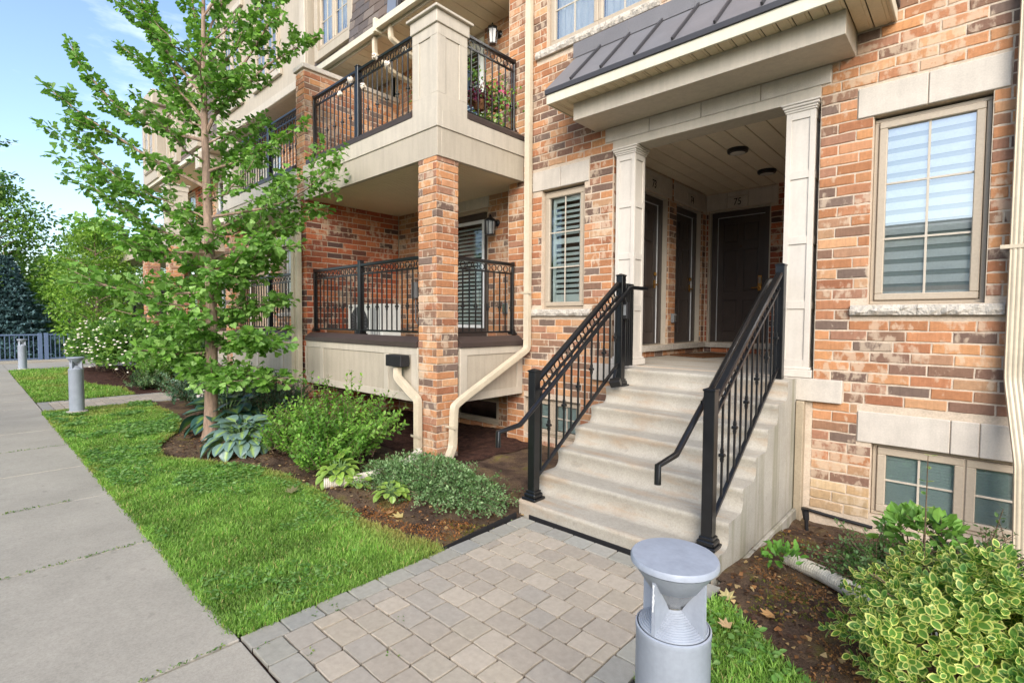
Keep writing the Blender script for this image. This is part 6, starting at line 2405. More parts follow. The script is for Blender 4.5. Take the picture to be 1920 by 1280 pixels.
h2_ = hosta("dark blue-green flowering hosta behind the ginkgo trunk", (-8.10, 2.62), 44, 0.28, DKB, DK_MID, 32, r=0.48, streak=0.40, lift=0.42)
hosta("small yellow-green hosta in front of the bright green shrub", (-4.70, 2.54), 46, 0.095, YEL, YEL_MID, 33, r=0.19, streak=0.5, lift=0.20)
hosta("smallest yellow-green hosta at the edge of the ground cover", (-3.95, 2.66), 30, 0.07, YEL, YEL_MID, 34, r=0.15, streak=0.5, lift=0.09)
hosta("tiny light green hosta left of the white drain pipe end", (-4.40, 2.58), 10, 0.09, YEL, YEL_MID, 35, r=0.10, streak=0.5, lift=0.08)
m = MB()
g = np.random.default_rng(77)
for (x, y, z) in ((-8.62, 2.42, -1.08), (-7.93, 2.78, -0.93), (-8.28, 2.66, -0.98)):
    m.tube([(-8.1, 2.62, -1.5), (x, y, z)], [0.006, 0.004], 5)
m.build("flower_stalk", "leaf_stalk", h2_)
for (x, y, z) in ((-8.62, 2.42, -1.08), (-7.93, 2.78, -0.93), (-8.28, 2.66, -0.98)):
    m = MB()
    for k in range(16):
        a, b_ = g.random() * 6.28, g.uniform(-0.09, 0.05)
        p = Vector((x, y, z + b_))
        q = p + Vector((math.cos(a) * 0.05, math.sin(a) * 0.05, -0.022))
        m.tube([tuple(p), tuple((p + q) / 2), tuple(q)], [0.004, 0.010, 0.016], 6)
    m.build("flower_cluster", "petal_white", h2_)

# ---- white corrugated drain pipes lying in the beds
def drain(label, pts, r=0.05):
    t = thing("drain_pipe", label, "drain pipe", pts[0])
    P = [Vector(p) for p in pts]
    fine = []
    rr = []
    n = 0
    for a, b_ in zip(P[:-1], P[1:]):
        k = max(2, int((b_ - a).length / 0.006))
        for i in range(k):
            fine.append(tuple(a.lerp(b_, i / k)))
            rr.append(r * (1.0 if (n % 3) else 0.87))
            n += 1
    fine.append(tuple(P[-1])); rr.append(r)
    m = MB()
    m.tube(fine, rr, 14, cap=False)
    m.tube([fine[0], tuple(Vector(fine[0]).lerp(Vector(fine[12]), 1.0))], [r * 0.86, r * 0.86], 14, cap=False)
    recalc(m.build("pipe", "corrugated_white", t))
    m = MB()
    a = Vector(fine[10]); d = (Vector(fine[11]) - a).normalized()
    m.tube([tuple(a), tuple(a + d * 0.01)], [r * 0.84, r * 0.84], 14)
    m.build("dark_inside", "edging_black", t)
drain("white corrugated drain pipe ending at the lawn below the shrub", [(-4.66, 2.36, GZ + 0.045), (-4.55, 2.56, GZ + 0.05), (-4.50, 2.85, GZ + 0.06), (-4.62, 3.35, GZ + 0.07), (-4.82, 3.62, GZ + 0.09)], 0.052)
drain("white corrugated drain pipe lying at the right bed beside the euonymus", [(-0.95, 3.98, -1.70), (-0.72, 3.86, -1.68), (-0.45, 3.66, -1.66), (-0.22, 3.46, -1.66), (0.05, 3.4, -1.66)], 0.052)
t = thing("stake_light", "thin black spike lamp leaning at the foundation right of the stairs", "spike lamp", (-1.0, 4.95, -1.8))
m = MB()
m.tube([(-1.03, 4.95, -1.98), (-1.045, 4.95, -1.72)], [0.012, 0.016], 10)
m.tube([(-1.045, 4.95, -1.72), (-1.055, 4.95, -1.64)], [0.024, 0.028], 10)
m.build("stake", "edging_black", t)
m = MB()
m.lathe([(0.0, 0.0), (0.034, 0.0), (0.034, 0.02), (0.0, 0.026)], (-1.055, 4.95, -1.64), 12)
m.build("cap", "black_metal", t)

# ================================================================ pots on the upper balcony
t = thing("hanging_planter", "blue-grey planter hung inside the short upper railing by the tan pillar", "planter", (-4.9, 4.35, 2.95))
m = MB()
m.lathe([(0.0, 0.0), (0.085, 0.0), (0.115, 0.21), (0.125, 0.215), (0.125, 0.235), (0.105, 0.235), (0.10, 0.2), (0.0, 0.2)], (-4.93, 4.42, 2.90), 22)
m.build("pot", "pot_blue", t, True)
g = np.random.default_rng(51)
n = 260
P = np.array([-4.93, 4.42, 3.16]) + g.normal(size=(n, 3)) * np.array([0.09, 0.09, 0.05])
scatter("foliage", *LEAF_OVAL, P, g.normal(size=(n, 3)), g.normal(size=(n, 3)) + [0, 0, 1], np.full(n, 0.05), cols(G_BRIGHT, n, 0.2, g), "leaf", t)
def basket(label, c, r, fol, petals, seed):
    t = thing("flower_basket", label, "flower basket", (c[0], c[1], c[2] - 0.1), "flower baskets on the upper balcony")
    g = np.random.default_rng(seed)
    m = MB()
    m.lathe([(0.0, -0.12), (0.06, -0.11), (0.10, -0.03), (0.105, 0.0), (0.0, 0.0)], c, 16)
    m.build("basket", "wood_brown", t, True)
    n = 420
    P = np.array(c) + g.normal(size=(n, 3)) * np.array([r * 0.55, r * 0.55, r * 0.42]) + [0, 0, 0.04]
    scatter("foliage", *LEAF_OVAL, P, g.normal(size=(n, 3)) + [0, 0, -0.2], g.normal(size=(n, 3)) + [0, 0, 1], np.full(n, 0.052), cols(fol, n, 0.25, g), "leaf", t)
    k = 40
    P = np.array(c) + nrm_(g.normal(size=(k, 3))) * r * 0.75 + [0, 0, 0.05]
    scatter("petals", *LEAF_FAN, P, g.normal(size=(k, 3)), g.normal(size=(k, 3)) + [0, -1, 0.5], np.full(k, 0.045), cols(petals, k, 0.2, g), "leaf", t)
basket("flower basket with pink blooms and light green trailing leaves, upper balcony", (-4.86, 4.92, 2.92), 0.24, G_BRIGHT, [(206, 70, 130), (216, 110, 150)], 52)
basket("flower basket with burgundy and purple leaves beside the blue planter", (-4.87, 4.64, 2.84), 0.19, [(96, 44, 66), (122, 60, 84), (110, 96, 60)], [(190, 80, 150)], 53)
basket("low pot of green plants at the foot of the short upper railing", (-4.90, 4.85, 2.60), 0.20, G_BRIGHT, [(220, 216, 180)], 54)
basket("leafy pot with blue pot rim left of the tan corner pillar, upper balcony", (-5.15, 4.15, 2.86), 0.20, G_BRIGHT + [(170, 160, 70)], [(230, 200, 90)], 55)

# ================================================================ ginkgo
def tree_at(px, py_, depth):
    """a measured point: image position read off the photograph, turned into metres at its distance"""
    d = CR * ((px - 960) / FPX) + CU * ((640 - py_) / FPX) + CF
    return np.array(d * depth)
def ginkgo():
    g = np.random.default_rng(61)
    base = np.array([-7.80, 2.30, GZ - 0.04])
    t = thing("ginkgo_tree", "young ginkgo tree with fan-shaped leaves on the lawn's edge", "tree", tuple(base))
    D0 = float(Vector(base).dot(CF))
    def trunk(z):
        f = (z - GZ) / 7.2
        return np.array([-7.80 + 0.34 * f, 2.30 - 0.06 * f + 0.03 * math.sin(f * 7), z])
    m = MB()
    zs = [GZ - 0.05, GZ + 0.04, GZ + 0.15, GZ + 0.4, -0.6, 0.2, 1.0, 1.8, 2.5, 3.3, 4.1, 4.9, 5.5]
    rs_ = [0.13, 0.108, 0.092, 0.084, 0.077, 0.070, 0.062, 0.052, 0.042, 0.030, 0.022, 0.013, 0.005]
    m.tube([tuple(trunk(z)) for z in zs], rs_, 14)
    m.build("trunk", "bark", t, True)
    br = MB()
    LP, LD, LN, LS, LC = [], [], [], [], []
    GREEN = np.array([lin(c) for c in [(98, 140, 60), (110, 152, 64), (88, 128, 54), (122, 164, 70), (104, 146, 62)]])
    GREENL = np.array([lin(c) for c in [(136, 174, 92), (150, 186, 104), (126, 166, 84)]])
    def clothe(pts, dens, spread, light):
        """leaf whorls on short spurs along a twig"""
        pts = np.array(pts)
        seg = np.linalg.norm(np.diff(pts, axis=0), axis=1)
        L = seg.sum()
        cum = np.concatenate([[0], np.cumsum(seg)]) / L
        n = max(3, int(L * dens))
        for f in np.linspace(0.12, 1.0, n):
            f = min(1.0, f + g.uniform(-0.02, 0.02))
            i = min(len(pts) - 2, int(np.searchsorted(cum, f) - 1) if f > 0 else 0)
            i = max(0, i)
            fr = (f - cum[i]) / max(1e-6, cum[i + 1] - cum[i])
            p = pts[i] + (pts[i + 1] - pts[i]) * fr
            ax = nrm_(pts[i + 1] - pts[i])
            for k in range(int(g.integers(3, 7))):
                o_ = nrm_(g.normal(size=3) + np.array([0, 0, 0.15]) + ax * 0.2)
                q = p + o_ * g.uniform(0.02, spread) * (1.05 - 0.5 * f)
                LP.append(q)
                dd = nrm_(o_ * 0.9 + ax * 0.25 + np.array([0, 0, -0.35]) + g.normal(size=3) * 0.3)
                LD.append(dd)
                LN.append(nrm_(np.array([0, 0, 1.0]) + g.normal(size=3) * 0.42))
                LS.append(g.uniform(0.055, 0.098) * (1.12 if p[2] < 1.2 else 0.92))
                c = GREENL[g.integers(3)] if g.random() < light else GREEN[g.integers(5)]
                LC.append(c * g.uniform(0.8, 1.2))
    def branch(p0, p1, r0, dens=26, spread=0.11, light=0.2, subs=4, sag=0.08, sublen=0.38):
        p0, p1 = np.array(p0), np.array(p1)
        L = np.linalg.norm(p1 - p0)
        k = 7
        pts = []
        bend = g.normal(size=3) * 0.05 * L
        for i in range(k):
            f = i / (k - 1)
            q = p0 + (p1 - p0) * f + np.array([0, 0, -sag * L * math.sin(math.pi * f) * (1 if sag > 0 else 1)]) + bend * math.sin(math.pi * f) + g.normal(size=3) * 0.012
            pts.append(q)
        br.tube([tuple(q) for q in pts], [r0 * (1 - 0.85 * i / (k - 1)) + 0.002 for i in range(k)], 7)
        clothe(pts, dens, spread, light)
        for s_ in range(subs):
            f = g.uniform(0.25, 0.9)
            i = int(f * (k - 1))
            q0 = pts[i]
            ax = nrm_(p1 - p0)
            side = nrm_(np.cross(ax, [0, 0, 1]) * (1 if s_ % 2 else -1) + g.normal(size=3) * 0.35)
            l2 = L * sublen * g.uniform(0.5, 1.0) * (1.1 - 0.6 * f)
            q1 = q0 + nrm_(ax * 0.8 + side * 0.75 + np.array([0, 0, 0.08])) * l2
            mid = (q0 + q1) / 2 + g.normal(size=3) * 0.02
            br.tube([tuple(q0), tuple(mid), tuple(q1)], [0.006, 0.004, 0.002], 5)
            clothe([q0, mid, q1], dens, spread * 0.9, light)
    # limbs read off the photograph: (height on the trunk, tip x, tip y, tip distance beyond the trunk)
    limbs = [
        (1.75, 82, 158, -0.5, 0.022, 9, 0.06), (2.35, 122, 76, -0.2, 0.024, 9, 0.05), (2.5, 222, 84, 0.5, 0.018, 6, 0.04),
        (2.65, 275, -20, -0.4, 0.022, 7, 0.03), (2.9, 250, -90, 0.4, 0.02, 7, 0.02), (3.3, 345, -120, 0.0, 0.018, 6, 0.02), (3.6, 430, -160, 0.4, 0.016, 6, 0.02), (3.9, 480, -120, -0.3, 0.014, 5, 0.02),
        (2.45, 598, 66, 0.2, 0.024, 9, 0.05), (2.7, 545, -40, -0.3, 0.02, 8, 0.03), (3.1, 520, -90, 0.5, 0.018, 6, 0.02),
        (1.95, 575, 232, -0.3, 0.018, 8, 0.05), (1.9, 500, 215, 0.8, 0.016, 6, 0.05),
        (1.35, 640, 290, -0.5, 0.02, 10, 0.06), (1.15, 560, 330, 0.7, 0.018, 8, 0.06),
        (1.20, 135, 250, -0.2, 0.022, 10, 0.09), (1.0, 150, 330, 0.6, 0.02, 10, 0.08), (0.9, 195, 405, -0.7, 0.02, 10, 0.08),
        (0.8, 600, 385, 0.3, 0.02, 10, 0.07), (0.65, 560, 455, -0.5, 0.018, 9, 0.06),
        (0.35, 130, 505, -0.6, 0.016, 4, 0.08), (0.3, 285, 520, 0.5, 0.014, 6, 0.06), (0.3, 480, 440, -0.9, 0.016, 9, 0.06), (0.1, 545, 560, 0.1, 0.016, 9, 0.05),
        (-0.15, 215, 580, -0.4, 0.014, 6, 0.06), (-0.25, 330, 600, -1.0, 0.015, 9, 0.05), (-0.3, 545, 640, -0.5, 0.015, 9, 0.05),
        (-0.45, 248, 655, -0.3, 0.014, 9, 0.05), (-0.55, 560, 706, -0.2, 0.014, 9, 0.04), (-0.5, 300, 640, 0.6, 0.014, 8, 0.05), (-0.6, 430, 720, -0.8, 0.012, 7, 0.03), (-0.62, 340, 690, -0.6, 0.012, 7, 0.03),
    ]
    for (z, tx, ty, dd, r0, subs, sag) in limbs:
        light = 0.10 if ty < 250 else (0.35 if ty < 420 else 0.42)
        if ty < 250 and tx > 480:
            light = 0.15
        branch(trunk(z), tree_at(tx, ty, D0 + dd), r0, dens=24 if ty < 250 else 20, spread=0.09 if ty < 250 else 0.13, light=light, subs=(subs * 3) // 4 if ty < 250 else (subs * 3) // 4 + 1, sag=sag, sublen=0.30 if ty < 250 else 0.5)
    # limbs towards and away from the street, placed by the tree's own spiral
    for i in range(17):
        f = i / 17
        z = -0.35 + 4.1 * f
        a = i * 2.399
        L = (1.35 - 0.75 * f) * g.uniform(0.7, 1.0)
        p0 = trunk(z)
        p1 = p0 + np.array([math.cos(a) * L, math.sin(a) * L, L * (0.15 + 0.75 * f)])
        branch(p0, p1, 0.013, dens=16, spread=0.11, light=0.3 if f < 0.5 else 0.12, subs=3, sag=0.05, sublen=0.45)
    br.build("branch", "bark", t, True)
    P, D, Nn, S, C = map(np.array, (LP, LD, LN, LS, LC))
    scatter("foliage", *LEAF_FAN, P, D, Nn, S, C, "leaf", t)
    # short bare spurs on the trunk
    return len(P)
NG = ginkgo()

# overhanging twigs from a tree standing left of the frame
def twig_tree():
    g = np.random.default_rng(64)
    t = thing("ginkgo_tree", "ginkgo beside the sidewalk whose branch tips reach in from the left edge", "tree", (-9.9, -1.6, GZ))
    m = MB()
    m.tube([(-9.9, -1.6, GZ - 0.05), (-9.88, -1.58, 0.5), (-9.85, -1.6, 2.5), (-9.8, -1.6, 4.6)], [0.08, 0.065, 0.045, 0.01], 10)
    m.build("trunk", "bark", t, True)
    LP, LD, LN, LS, LC = [], [], [], [], []
    b = MB()
    tips = [tree_at(24, 268, 8.2), tree_at(30, 330, 8.0), tree_at(8, 350, 7.9)]
    for i in range(20):
        a = i * 2.399
        tips.append(np.array([-9.85 + 1.2 * math.cos(a), -1.9 + 0.9 * math.sin(a) - 0.4, 0.4 + 0.2 * i]))
    for i, tp in enumerate(tips):
        p0 = np.array([-9.86, -1.59, max(0.2, tp[2] - 0.6)])
        mid = (p0 + tp) / 2 + np.array([0, 0, -0.06])
        b.tube([tuple(p0), tuple(mid), tuple(tp)], [0.014, 0.009, 0.003], 6)
        for f in np.linspace(0.25, 1.0, 24):
            q = p0 + (tp - p0) * f
            for k in range(4):
                o_ = nrm_(g.normal(size=3))
                LP.append(q + o_ * 0.07 * (1.1 - 0.6 * f)); LD.append(o_ + [0, 0, -0.3]); LN.append(np.array([0, 0, 1]) + g.normal(size=3) * 0.4)
                LS.append(g.uniform(0.05, 0.08)); LC.append(np.array(lin((66, 108, 52))) * g.uniform(0.8, 1.2))
    b.build("branch", "bark", t, True)
    scatter("foliage", *LEAF_FAN, *map(np.array, (LP, LD, LN, LS, LC)), "leaf", t)
twig_tree()

# ================================================================ trees beyond
def round_tree(label, x, y, h, rx, base_cols, seed, trunk_r=0.09, crown0=0.25, n=9000, leaf=0.12, clumps=46, name="leafy_tree", spread=1.0):
    g = np.random.default_rng(seed)
    t = thing(name, label, "tree", (x, y, GZ), "trees at the end of the row")
    m = MB()
    m.tube([(x, y, GZ - 0.1), (x + 0.05, y, GZ + h * 0.3), (x - 0.03, y + 0.05, GZ + h * 0.62), (x, y, GZ + h * 0.92)], [trunk_r, trunk_r * 0.75, trunk_r * 0.45, 0.01], 9)
    m.build("trunk", "bark", t, True)
    b = MB()
    P, D, C = [], [], []
    per = n // clumps
    for k in range(clumps):
        f = (k + 0.5) / clumps
        zz = GZ + h * (crown0 + (1 - crown0) * f)
        prof = math.sin(math.pi * min(1, 0.16 + 0.84 * f)) ** 0.7
        a = k * 2.399 + g.uniform(-0.3, 0.3)
        rr = rx * prof * g.uniform(0.45, 1.0)
        c = np.array([x + rr * math.cos(a), y + rr * math.sin(a), zz + g.uniform(-0.15, 0.15)])
        z0 = max(GZ + h * 0.2, zz - rr * 0.5)
        b.tube([(x, y, z0), tuple((np.array([x, y, z0]) + c) / 2 + [0, 0, 0.05]), tuple(c)], [trunk_r * 0.35, trunk_r * 0.2, 0.006], 5)
        cr = rx * g.uniform(0.26, 0.46) * spread
        d = nrm_(g.normal(size=(per, 3)))
        P.append(c + d * (g.random((per, 1)) ** 0.45) * cr * np.array([1, 1, 0.62]))
        D.append(nrm_(d + g.normal(size=(per, 3)) * 0.5))
        C.append(cols(base_cols, per, 0.2, g) * g.uniform(0.75, 1.2))
    b.build("branch", "bark", t, True)
    P, D, C = np.concatenate(P), np.concatenate(D), np.concatenate(C)
    scatter("crown", *LEAF_OVAL, P, D, np.tile([0, 0, 1.0], (len(P), 1)) + g.normal(size=P.shape) * 0.5, leaf * g.uniform(0.6, 1.2, len(P)), C, "leaf", t)
YG = [(124, 158, 62), (106, 142, 54), (140, 170, 74), (90, 126, 48)]
round_tree("small yellow-green tree standing in the viburnum bed", -21.3, 3.0, 4.7, 1.25, YG, 71, 0.06, 0.26, 6500, 0.12, 40)
round_tree("large leafy tree beyond the blue railing at the left edge", -33, 0.6, 7.9, 2.7, [(108, 142, 58), (90, 124, 50), (126, 156, 70), (74, 106, 44)], 72, 0.16, 0.22, 15000, 0.19, 70)
round_tree("yellow-green tree crowding behind the small one, beyond the railing", -31, 4.4, 5.9, 1.8, YG, 73, 0.12, 0.2, 10000, 0.17, 50)
round_tree("dark green tree at the left edge behind the spruce", -40, -2.5, 7.6, 3.2, [(58, 88, 40), (46, 74, 34), (76, 104, 48)], 74, 0.18, 0.12, 11000, 0.24, 60)
round_tree("pale leafy tree behind the end of the row of houses", -36, 7.6, 6.4, 2.0, [(134, 160, 96), (116, 146, 84), (150, 172, 112)], 75, 0.12, 0.2, 8000, 0.18, 46)
round_tree("distant tree closing the view behind the railing, right of the spruce", -44, 4.0, 5.0, 3.2, G_MID, 76, 0.14, 0.08, 8000, 0.24, 46)

def spruce(label, x, y, h, r, seed):
    g = np.random.default_rng(seed)
    t = thing("blue_spruce", label, "spruce", (x, y, GZ), "trees at the end of the row")
    m = MB()
    m.tube([(x, y, GZ - 0.1), (x, y, GZ + h)], [0.12, 0.01], 8)
    m.build("trunk", "bark", t)
    b = MB()
    P, D, C = [], [], []
    tiers = 24
    for k in range(tiers):
        f = k / tiers
        z = GZ + 0.15 + (h - 0.3) * f
        rr = r * (1 - f) ** 0.85 + 0.08
        nb = int(13 - 7 * f)
        for i in range(nb):
            a = 2 * math.pi * i / nb + k * 0.7 + g.uniform(-0.15, 0.15)
            L = rr * g.uniform(0.78, 1.08)
            u = np.array([math.cos(a), math.sin(a), 0])
            pts = [np.array([x, y, z]) + u * L * s_ + np.array([0, 0, -0.28 * L * s_ + 0.2 * L * s_ * s_]) for s_ in np.linspace(0.05, 1, 6)]
            b.tube([tuple(pts[0]), tuple(pts[3]), tuple(pts[5])], [0.015, 0.01, 0.004], 4)
            for s_ in np.linspace(0.2, 1, int(8 + 14 * L)):
                q = np.array([x, y, z]) + u * L * s_ + np.array([0, 0, -0.28 * L * s_ + 0.2 * L * s_ * s_])
                for q_ in range(7):
                    w = np.array([-u[1], u[0], 0]) * g.normal() * 0.24 * (0.4 + L * 0.4) * (1.15 - s_ * 0.6)
                    P.append(q + w + g.normal(size=3) * 0.03 + [0, 0, 0.02])
                    D.append(nrm_(u * 0.6 + w * 3 + g.normal(size=3) * 0.35 + [0, 0, 0.25]))
                    C.append(np.array(lin((92, 120, 122))) * g.uniform(0.5, 1.2) * (0.6 + 0.5 * s_))
    b.build("branch", "twig", t)
    P, D, C = map(np.array, (P, D, C))
    tv = np.array([(0, 0, 0), (-0.2, 0.4, 0.1), (0.2, 0.4, 0.1), (0, 1, 0), (-0.12, 0.3, -0.18), (0.12, 0.3, -0.18)], float)
    scatter("crown", tv, np.array([(0, 2, 1), (1, 2, 3), (0, 5, 4), (4, 5, 3)]), P, D, np.tile([0, 0, 1.0], (len(P), 1)) + g.normal(size=P.shape) * 0.5, 0.17 * g.uniform(0.6, 1.2, len(P)), C, "needle", t)
spruce("blue spruce behind the railing at the end of the sidewalk", -31.0, 1.3, 4.5, 1.8, 81)
spruce("second, shorter blue spruce at the left edge behind the railing", -33.5, -1.0, 3.8, 1.7, 82)

# blue-grey railing across the end of the sidewalk
def end_fence(label, y0, y1, x):
    t = thing("metal_fence", label, "fence", (x, (y0 + y1) / 2, GZ), "blue-grey fences at the end of the walk")
    m = MB()
    m.bar((x, y0, GZ + 1.02), (x, y1, GZ + 1.02), 0.05, 0.05)
    m.build("top_rail", "fence_paint", t)
    m = MB()
    m.bar((x, y0, GZ + 0.14), (x, y1, GZ + 0.14), 0.04, 0.04)
    m.build("bottom_rail", "fence_paint", t)
    mm = MB()
    mm.box(-0.012, 0.012, -0.012, 0.012, GZ + 0.14, GZ + 1.0, 0.002)
    me = mm.mesh("picket", "fence_paint")
    y = y0 + 0.12
    while y < y1:
        inst(me, "picket", t, (x, y, 0))
        y += 0.125
    for yy in (y0, y1):
        m = MB()
        m.box(x - 0.06, x + 0.06, yy - 0.06, yy + 0.06, GZ, GZ + 1.08, 0.006)
        m.build("post", "fence_paint", t)
end_fence("blue-grey metal fence panel across the end of the sidewalk, left of the blue post", -1.6, 1.95, -25.6)
end_fence("blue-grey metal fence panel right of the blue post, running into the viburnum", 2.12, 5.4, -25.6)
o = MB()
o.box(-26.0, -25.42, -3, 6.5, GZ - 0.2, GZ + 0.09, 0.01)
structure(o.build("kerb", "sidewalk_concrete"), "low concrete kerb under the end fence")

# ================================================================ house and trees across the lane, seen only in the window panes
t = thing("garage_row", "low pale garage row across the lane, mirrored in the window panes", "garage", (2, -15, GZ))
m = MB()
m.box(-16, 20, -21, -15, GZ - 0.1, 3.3, 0)
m.build("wall", "stucco_far", t)
m = MB()
m.prism([(-21.4, 3.3), (-14.6, 3.3), (-14.6, 3.7), (-18, 4.4), (-21.4, 3.7)], 0, -16.5, 20.5)
recalc(m.build("roof", "slate", t))
for i in range(8):
    m = MB()
    m.box(-14.5 + i * 4.4, -11.6 + i * 4.4, -15.05, -14.98, GZ, 0.7, 0.01)
    m.build("garage_door", "ac_white", t)
bush("hedge", "green hedge across the lane, mirrored in the lower window panes", "hedge", (1.5, -11.8, -0.9), (9.0, 0.8, 0.95), 9000, LEAF_OVAL, 0.2, G_MID, seed=93, stems=10)

# ================================================================ grass
def poly_mask(poly, X, Y):
    inside = np.zeros(len(X), bool)
    n = len(poly)
    for i in range(n):
        x0, y0 = poly[i]
        x1, y1 = poly[(i + 1) % n]
        if y0 == y1:
            continue
        c = ((y0 > Y) != (y1 > Y)) & (X < (x1 - x0) * (Y - y0) / (y1 - y0) + x0)
        inside ^= c
    return inside
def grass(name, label, poly, dens, hgt, seed, wid=0.0028):
    g = np.random.default_rng(seed)
    xs = [p[0] for p in poly]; ys = [p[1] for p in poly]
    A = (max(xs) - min(xs)) * (max(ys) - min(ys))
    n = int(A * dens)
    X = g.uniform(min(xs), max(xs), n); Y = g.uniform(min(ys), max(ys), n)
    keep = poly_mask(poly, X, Y)
    dist = np.hypot(X, Y)
    keep &= g.random(n) < np.clip((5.2 / np.maximum(dist, 1)) ** 1.3, 0.10, 1.0)
    X, Y = X[keep], Y[keep]
    n = len(X)
    X, Y = X + g.normal(0, 0.010, n), Y + g.normal(0, 0.013, n)
    dist = np.hypot(X, Y)
    wsc = np.clip(dist / 5.0, 1.0, 3.2)
    patch = fbm(X, Y, 33, 4, 1.3)
    patch2 = fbm(X, Y, 35, 4, 4.5)
    h = hgt * np.clip(g.normal(1.0, 0.3, n), 0.35, 1.9) * (1 + 0.7 * patch2)
    a = g.uniform(0, 2 * math.pi, n)
    lean = g.uniform(0.25, 1.0, n) * h
    dx, dy = np.cos(a), np.sin(a)
    w = wid * wsc * g.uniform(0.7, 1.3, n)
    B = np.stack([X, Y, np.full(n, GZ - 0.008)], 1)
    side = np.stack([-dy, dx, np.zeros(n)], 1)
    ln = np.stack([dx, dy, np.zeros(n)], 1)
    up = np.array([0, 0, 1.0])
    v0 = B - side * w[:, None]; v1 = B + side * w[:, None]
    M_ = B + ln * (lean * 0.35)[:, None] + up * (h * 0.62)[:, None]
    v2 = M_ - side * (w * 0.8)[:, None]; v3 = M_ + side * (w * 0.8)[:, None]
    v4 = B + ln * lean[:, None] + up * (h * 0.95)[:, None]
    V = np.stack([v0, v1, v2, v3, v4], 1).reshape(-1, 3)
    F = (np.array([(0, 1, 3), (0, 3, 2), (2, 3, 4)])[None] + (np.arange(n) * 5)[:, None, None]).reshape(-1, 3)
    C = cols([(122, 160, 66), (110, 150, 58), (136, 172, 78), (148, 178, 92), (100, 140, 54)], n, 0.2, g)
    dry = np.clip(patch * 1.8 - 0.15 + g.normal(0, 0.22, n), 0, 1)[:, None]
    C = C * (1 + 0.5 * np.clip(patch2, -0.5, 0.5))[:, None]
    C = C * (1 - dry * 0.7) + np.array(lin((170, 160, 92))) * dry * 0.7
    straw = (g.random(n) < 0.035)[:, None]
    C = np.where(straw, np.array(lin((186, 170, 112))), C)
    # browner towards the trimmed edge of the bed
    if name in ('grass', 'far_grass'):
        e = edge_y(BED if name == "grass" else BED2, X) - Y
        br = np.clip(1 - e / 0.14, 0, 1)[:, None] * g.random((n, 1))
        C = C * (1 - br * 0.75) + np.array(lin((168, 138, 84))) * br * 0.75
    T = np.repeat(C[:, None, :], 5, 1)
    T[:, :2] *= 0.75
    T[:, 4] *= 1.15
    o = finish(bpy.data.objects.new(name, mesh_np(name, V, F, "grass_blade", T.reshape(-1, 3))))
    tag(o, label, None, kind='stuff')
    return n
RL_ = [(2.8, 0.937)] + BEDR[::-1] + [(-1.10, 0.937)]
nb = grass("grass", "short green grass with dry patches on the lawn left of the paver walk", [(-2.82, 0.945), (-2.82, 2.33)] + BED[1:] + [(-12.02, 0.945)], 23000, 0.034, 101)
nb += grass("far_grass", "short grass on the lawn beyond the second paved walk", [(-13.44, 0.945), (-13.44, 2.5)] + BED2 + [(-22, 0.945)], 9000, 0.05, 102)
nb += grass("corner_grass", "grass and clover round the near grey bollard", RL_, 19000, 0.034, 103)
nb += grass("edge_grass", "grass blades straggling over the edge of the sidewalk", [(-12.0, 0.908), (-2.82, 0.908), (-2.82, 0.95), (-12.0, 0.95)], 42000, 0.030, 104)
nb += grass("edge_grass", "grass blades straggling over the left edge of the paver walk", [(-2.83, 0.94), (-2.77, 0.94), (-2.77, 2.3), (-2.83, 2.3)], 42000, 0.028, 105)

def clover(name, label, poly, n, seed, size=0.026, thr=0.05):
    g = np.random.default_rng(seed)
    xs = [p[0] for p in poly]; ys = [p[1] for p in poly]
    X = g.uniform(min(xs), max(xs), n); Y = g.uniform(min(ys), max(ys), n)
    k = poly_mask(poly, X, Y) & (fbm(X, Y, 41, 4, 1.7) > thr)
    X, Y = X[k], Y[k]
    n = len(X)
    P = np.stack([X, Y, GZ + g.uniform(0.01, 0.04, n)], 1)
    a = g.uniform(0, 6.28, n)
    D = np.stack([np.cos(a), np.sin(a), g.uniform(-0.1, 0.5, n)], 1)
    o = scatter(name, *LEAF_OVAL, P, D, np.tile([0, 0, 1.0], (n, 1)) + g.normal(size=(n, 3)) * 0.3, size * g.uniform(0.7, 1.5, n) * np.clip(np.hypot(X, Y) / 4.5, 1, 2), cols([(104, 146, 70), (92, 134, 60), (120, 158, 84), (134, 166, 98)], n, 0.18, g), "leaf", None)
    tag(o, label, None, kind='stuff')
clover("clover", "broad-leaved clover and weeds among the lawn grass", [(-2.82, 0.945), (-2.82, 2.3)] + BED[1:] + [(-12.02, 0.945)], 26000, 111)
clover("corner_clover", "clover leaves in the grass behind the near bollard", RL_, 7000, 112, 0.034, -0.25)

# weeds in joints, leaf litter and crumbs on the soil
g = np.random.default_rng(121)
P = []
for xj in JX[4:9]:
    for k in range(240):
        y = g.uniform(-0.4, 0.93)
        if fbm(np.array([xj * 3.0]), np.array([y]), 51, 3, 3.0)[0] > -0.12:
            P.append((xj + g.normal() * 0.008, y, GZ + 0.004))
for k in range(16):
    c = (g.uniform(-2.7, -1.4), g.uniform(0.95, 1.6))
    for q in range(5):
        P.append((c[0] + g.normal() * 0.018, c[1] + g.normal() * 0.018, GZ + 0.004))
for k in range(220):
    P.append((g.uniform(-12, -2.8), 0.935 + g.normal() * 0.012, GZ + 0.006))
P = np.array(P)
n = len(P)
o = scatter("joint_weeds", *LEAF_OVAL, P, g.normal(size=(n, 3)) + [0, 0, 0.4], np.tile([0, 0, 1.0], (n, 1)) + g.normal(size=(n, 3)) * 0.4, 0.013 * g.uniform(0.6, 1.5, n), cols([(96, 134, 56), (84, 120, 50), (126, 140, 70)], n, 0.2, g), "leaf", None)
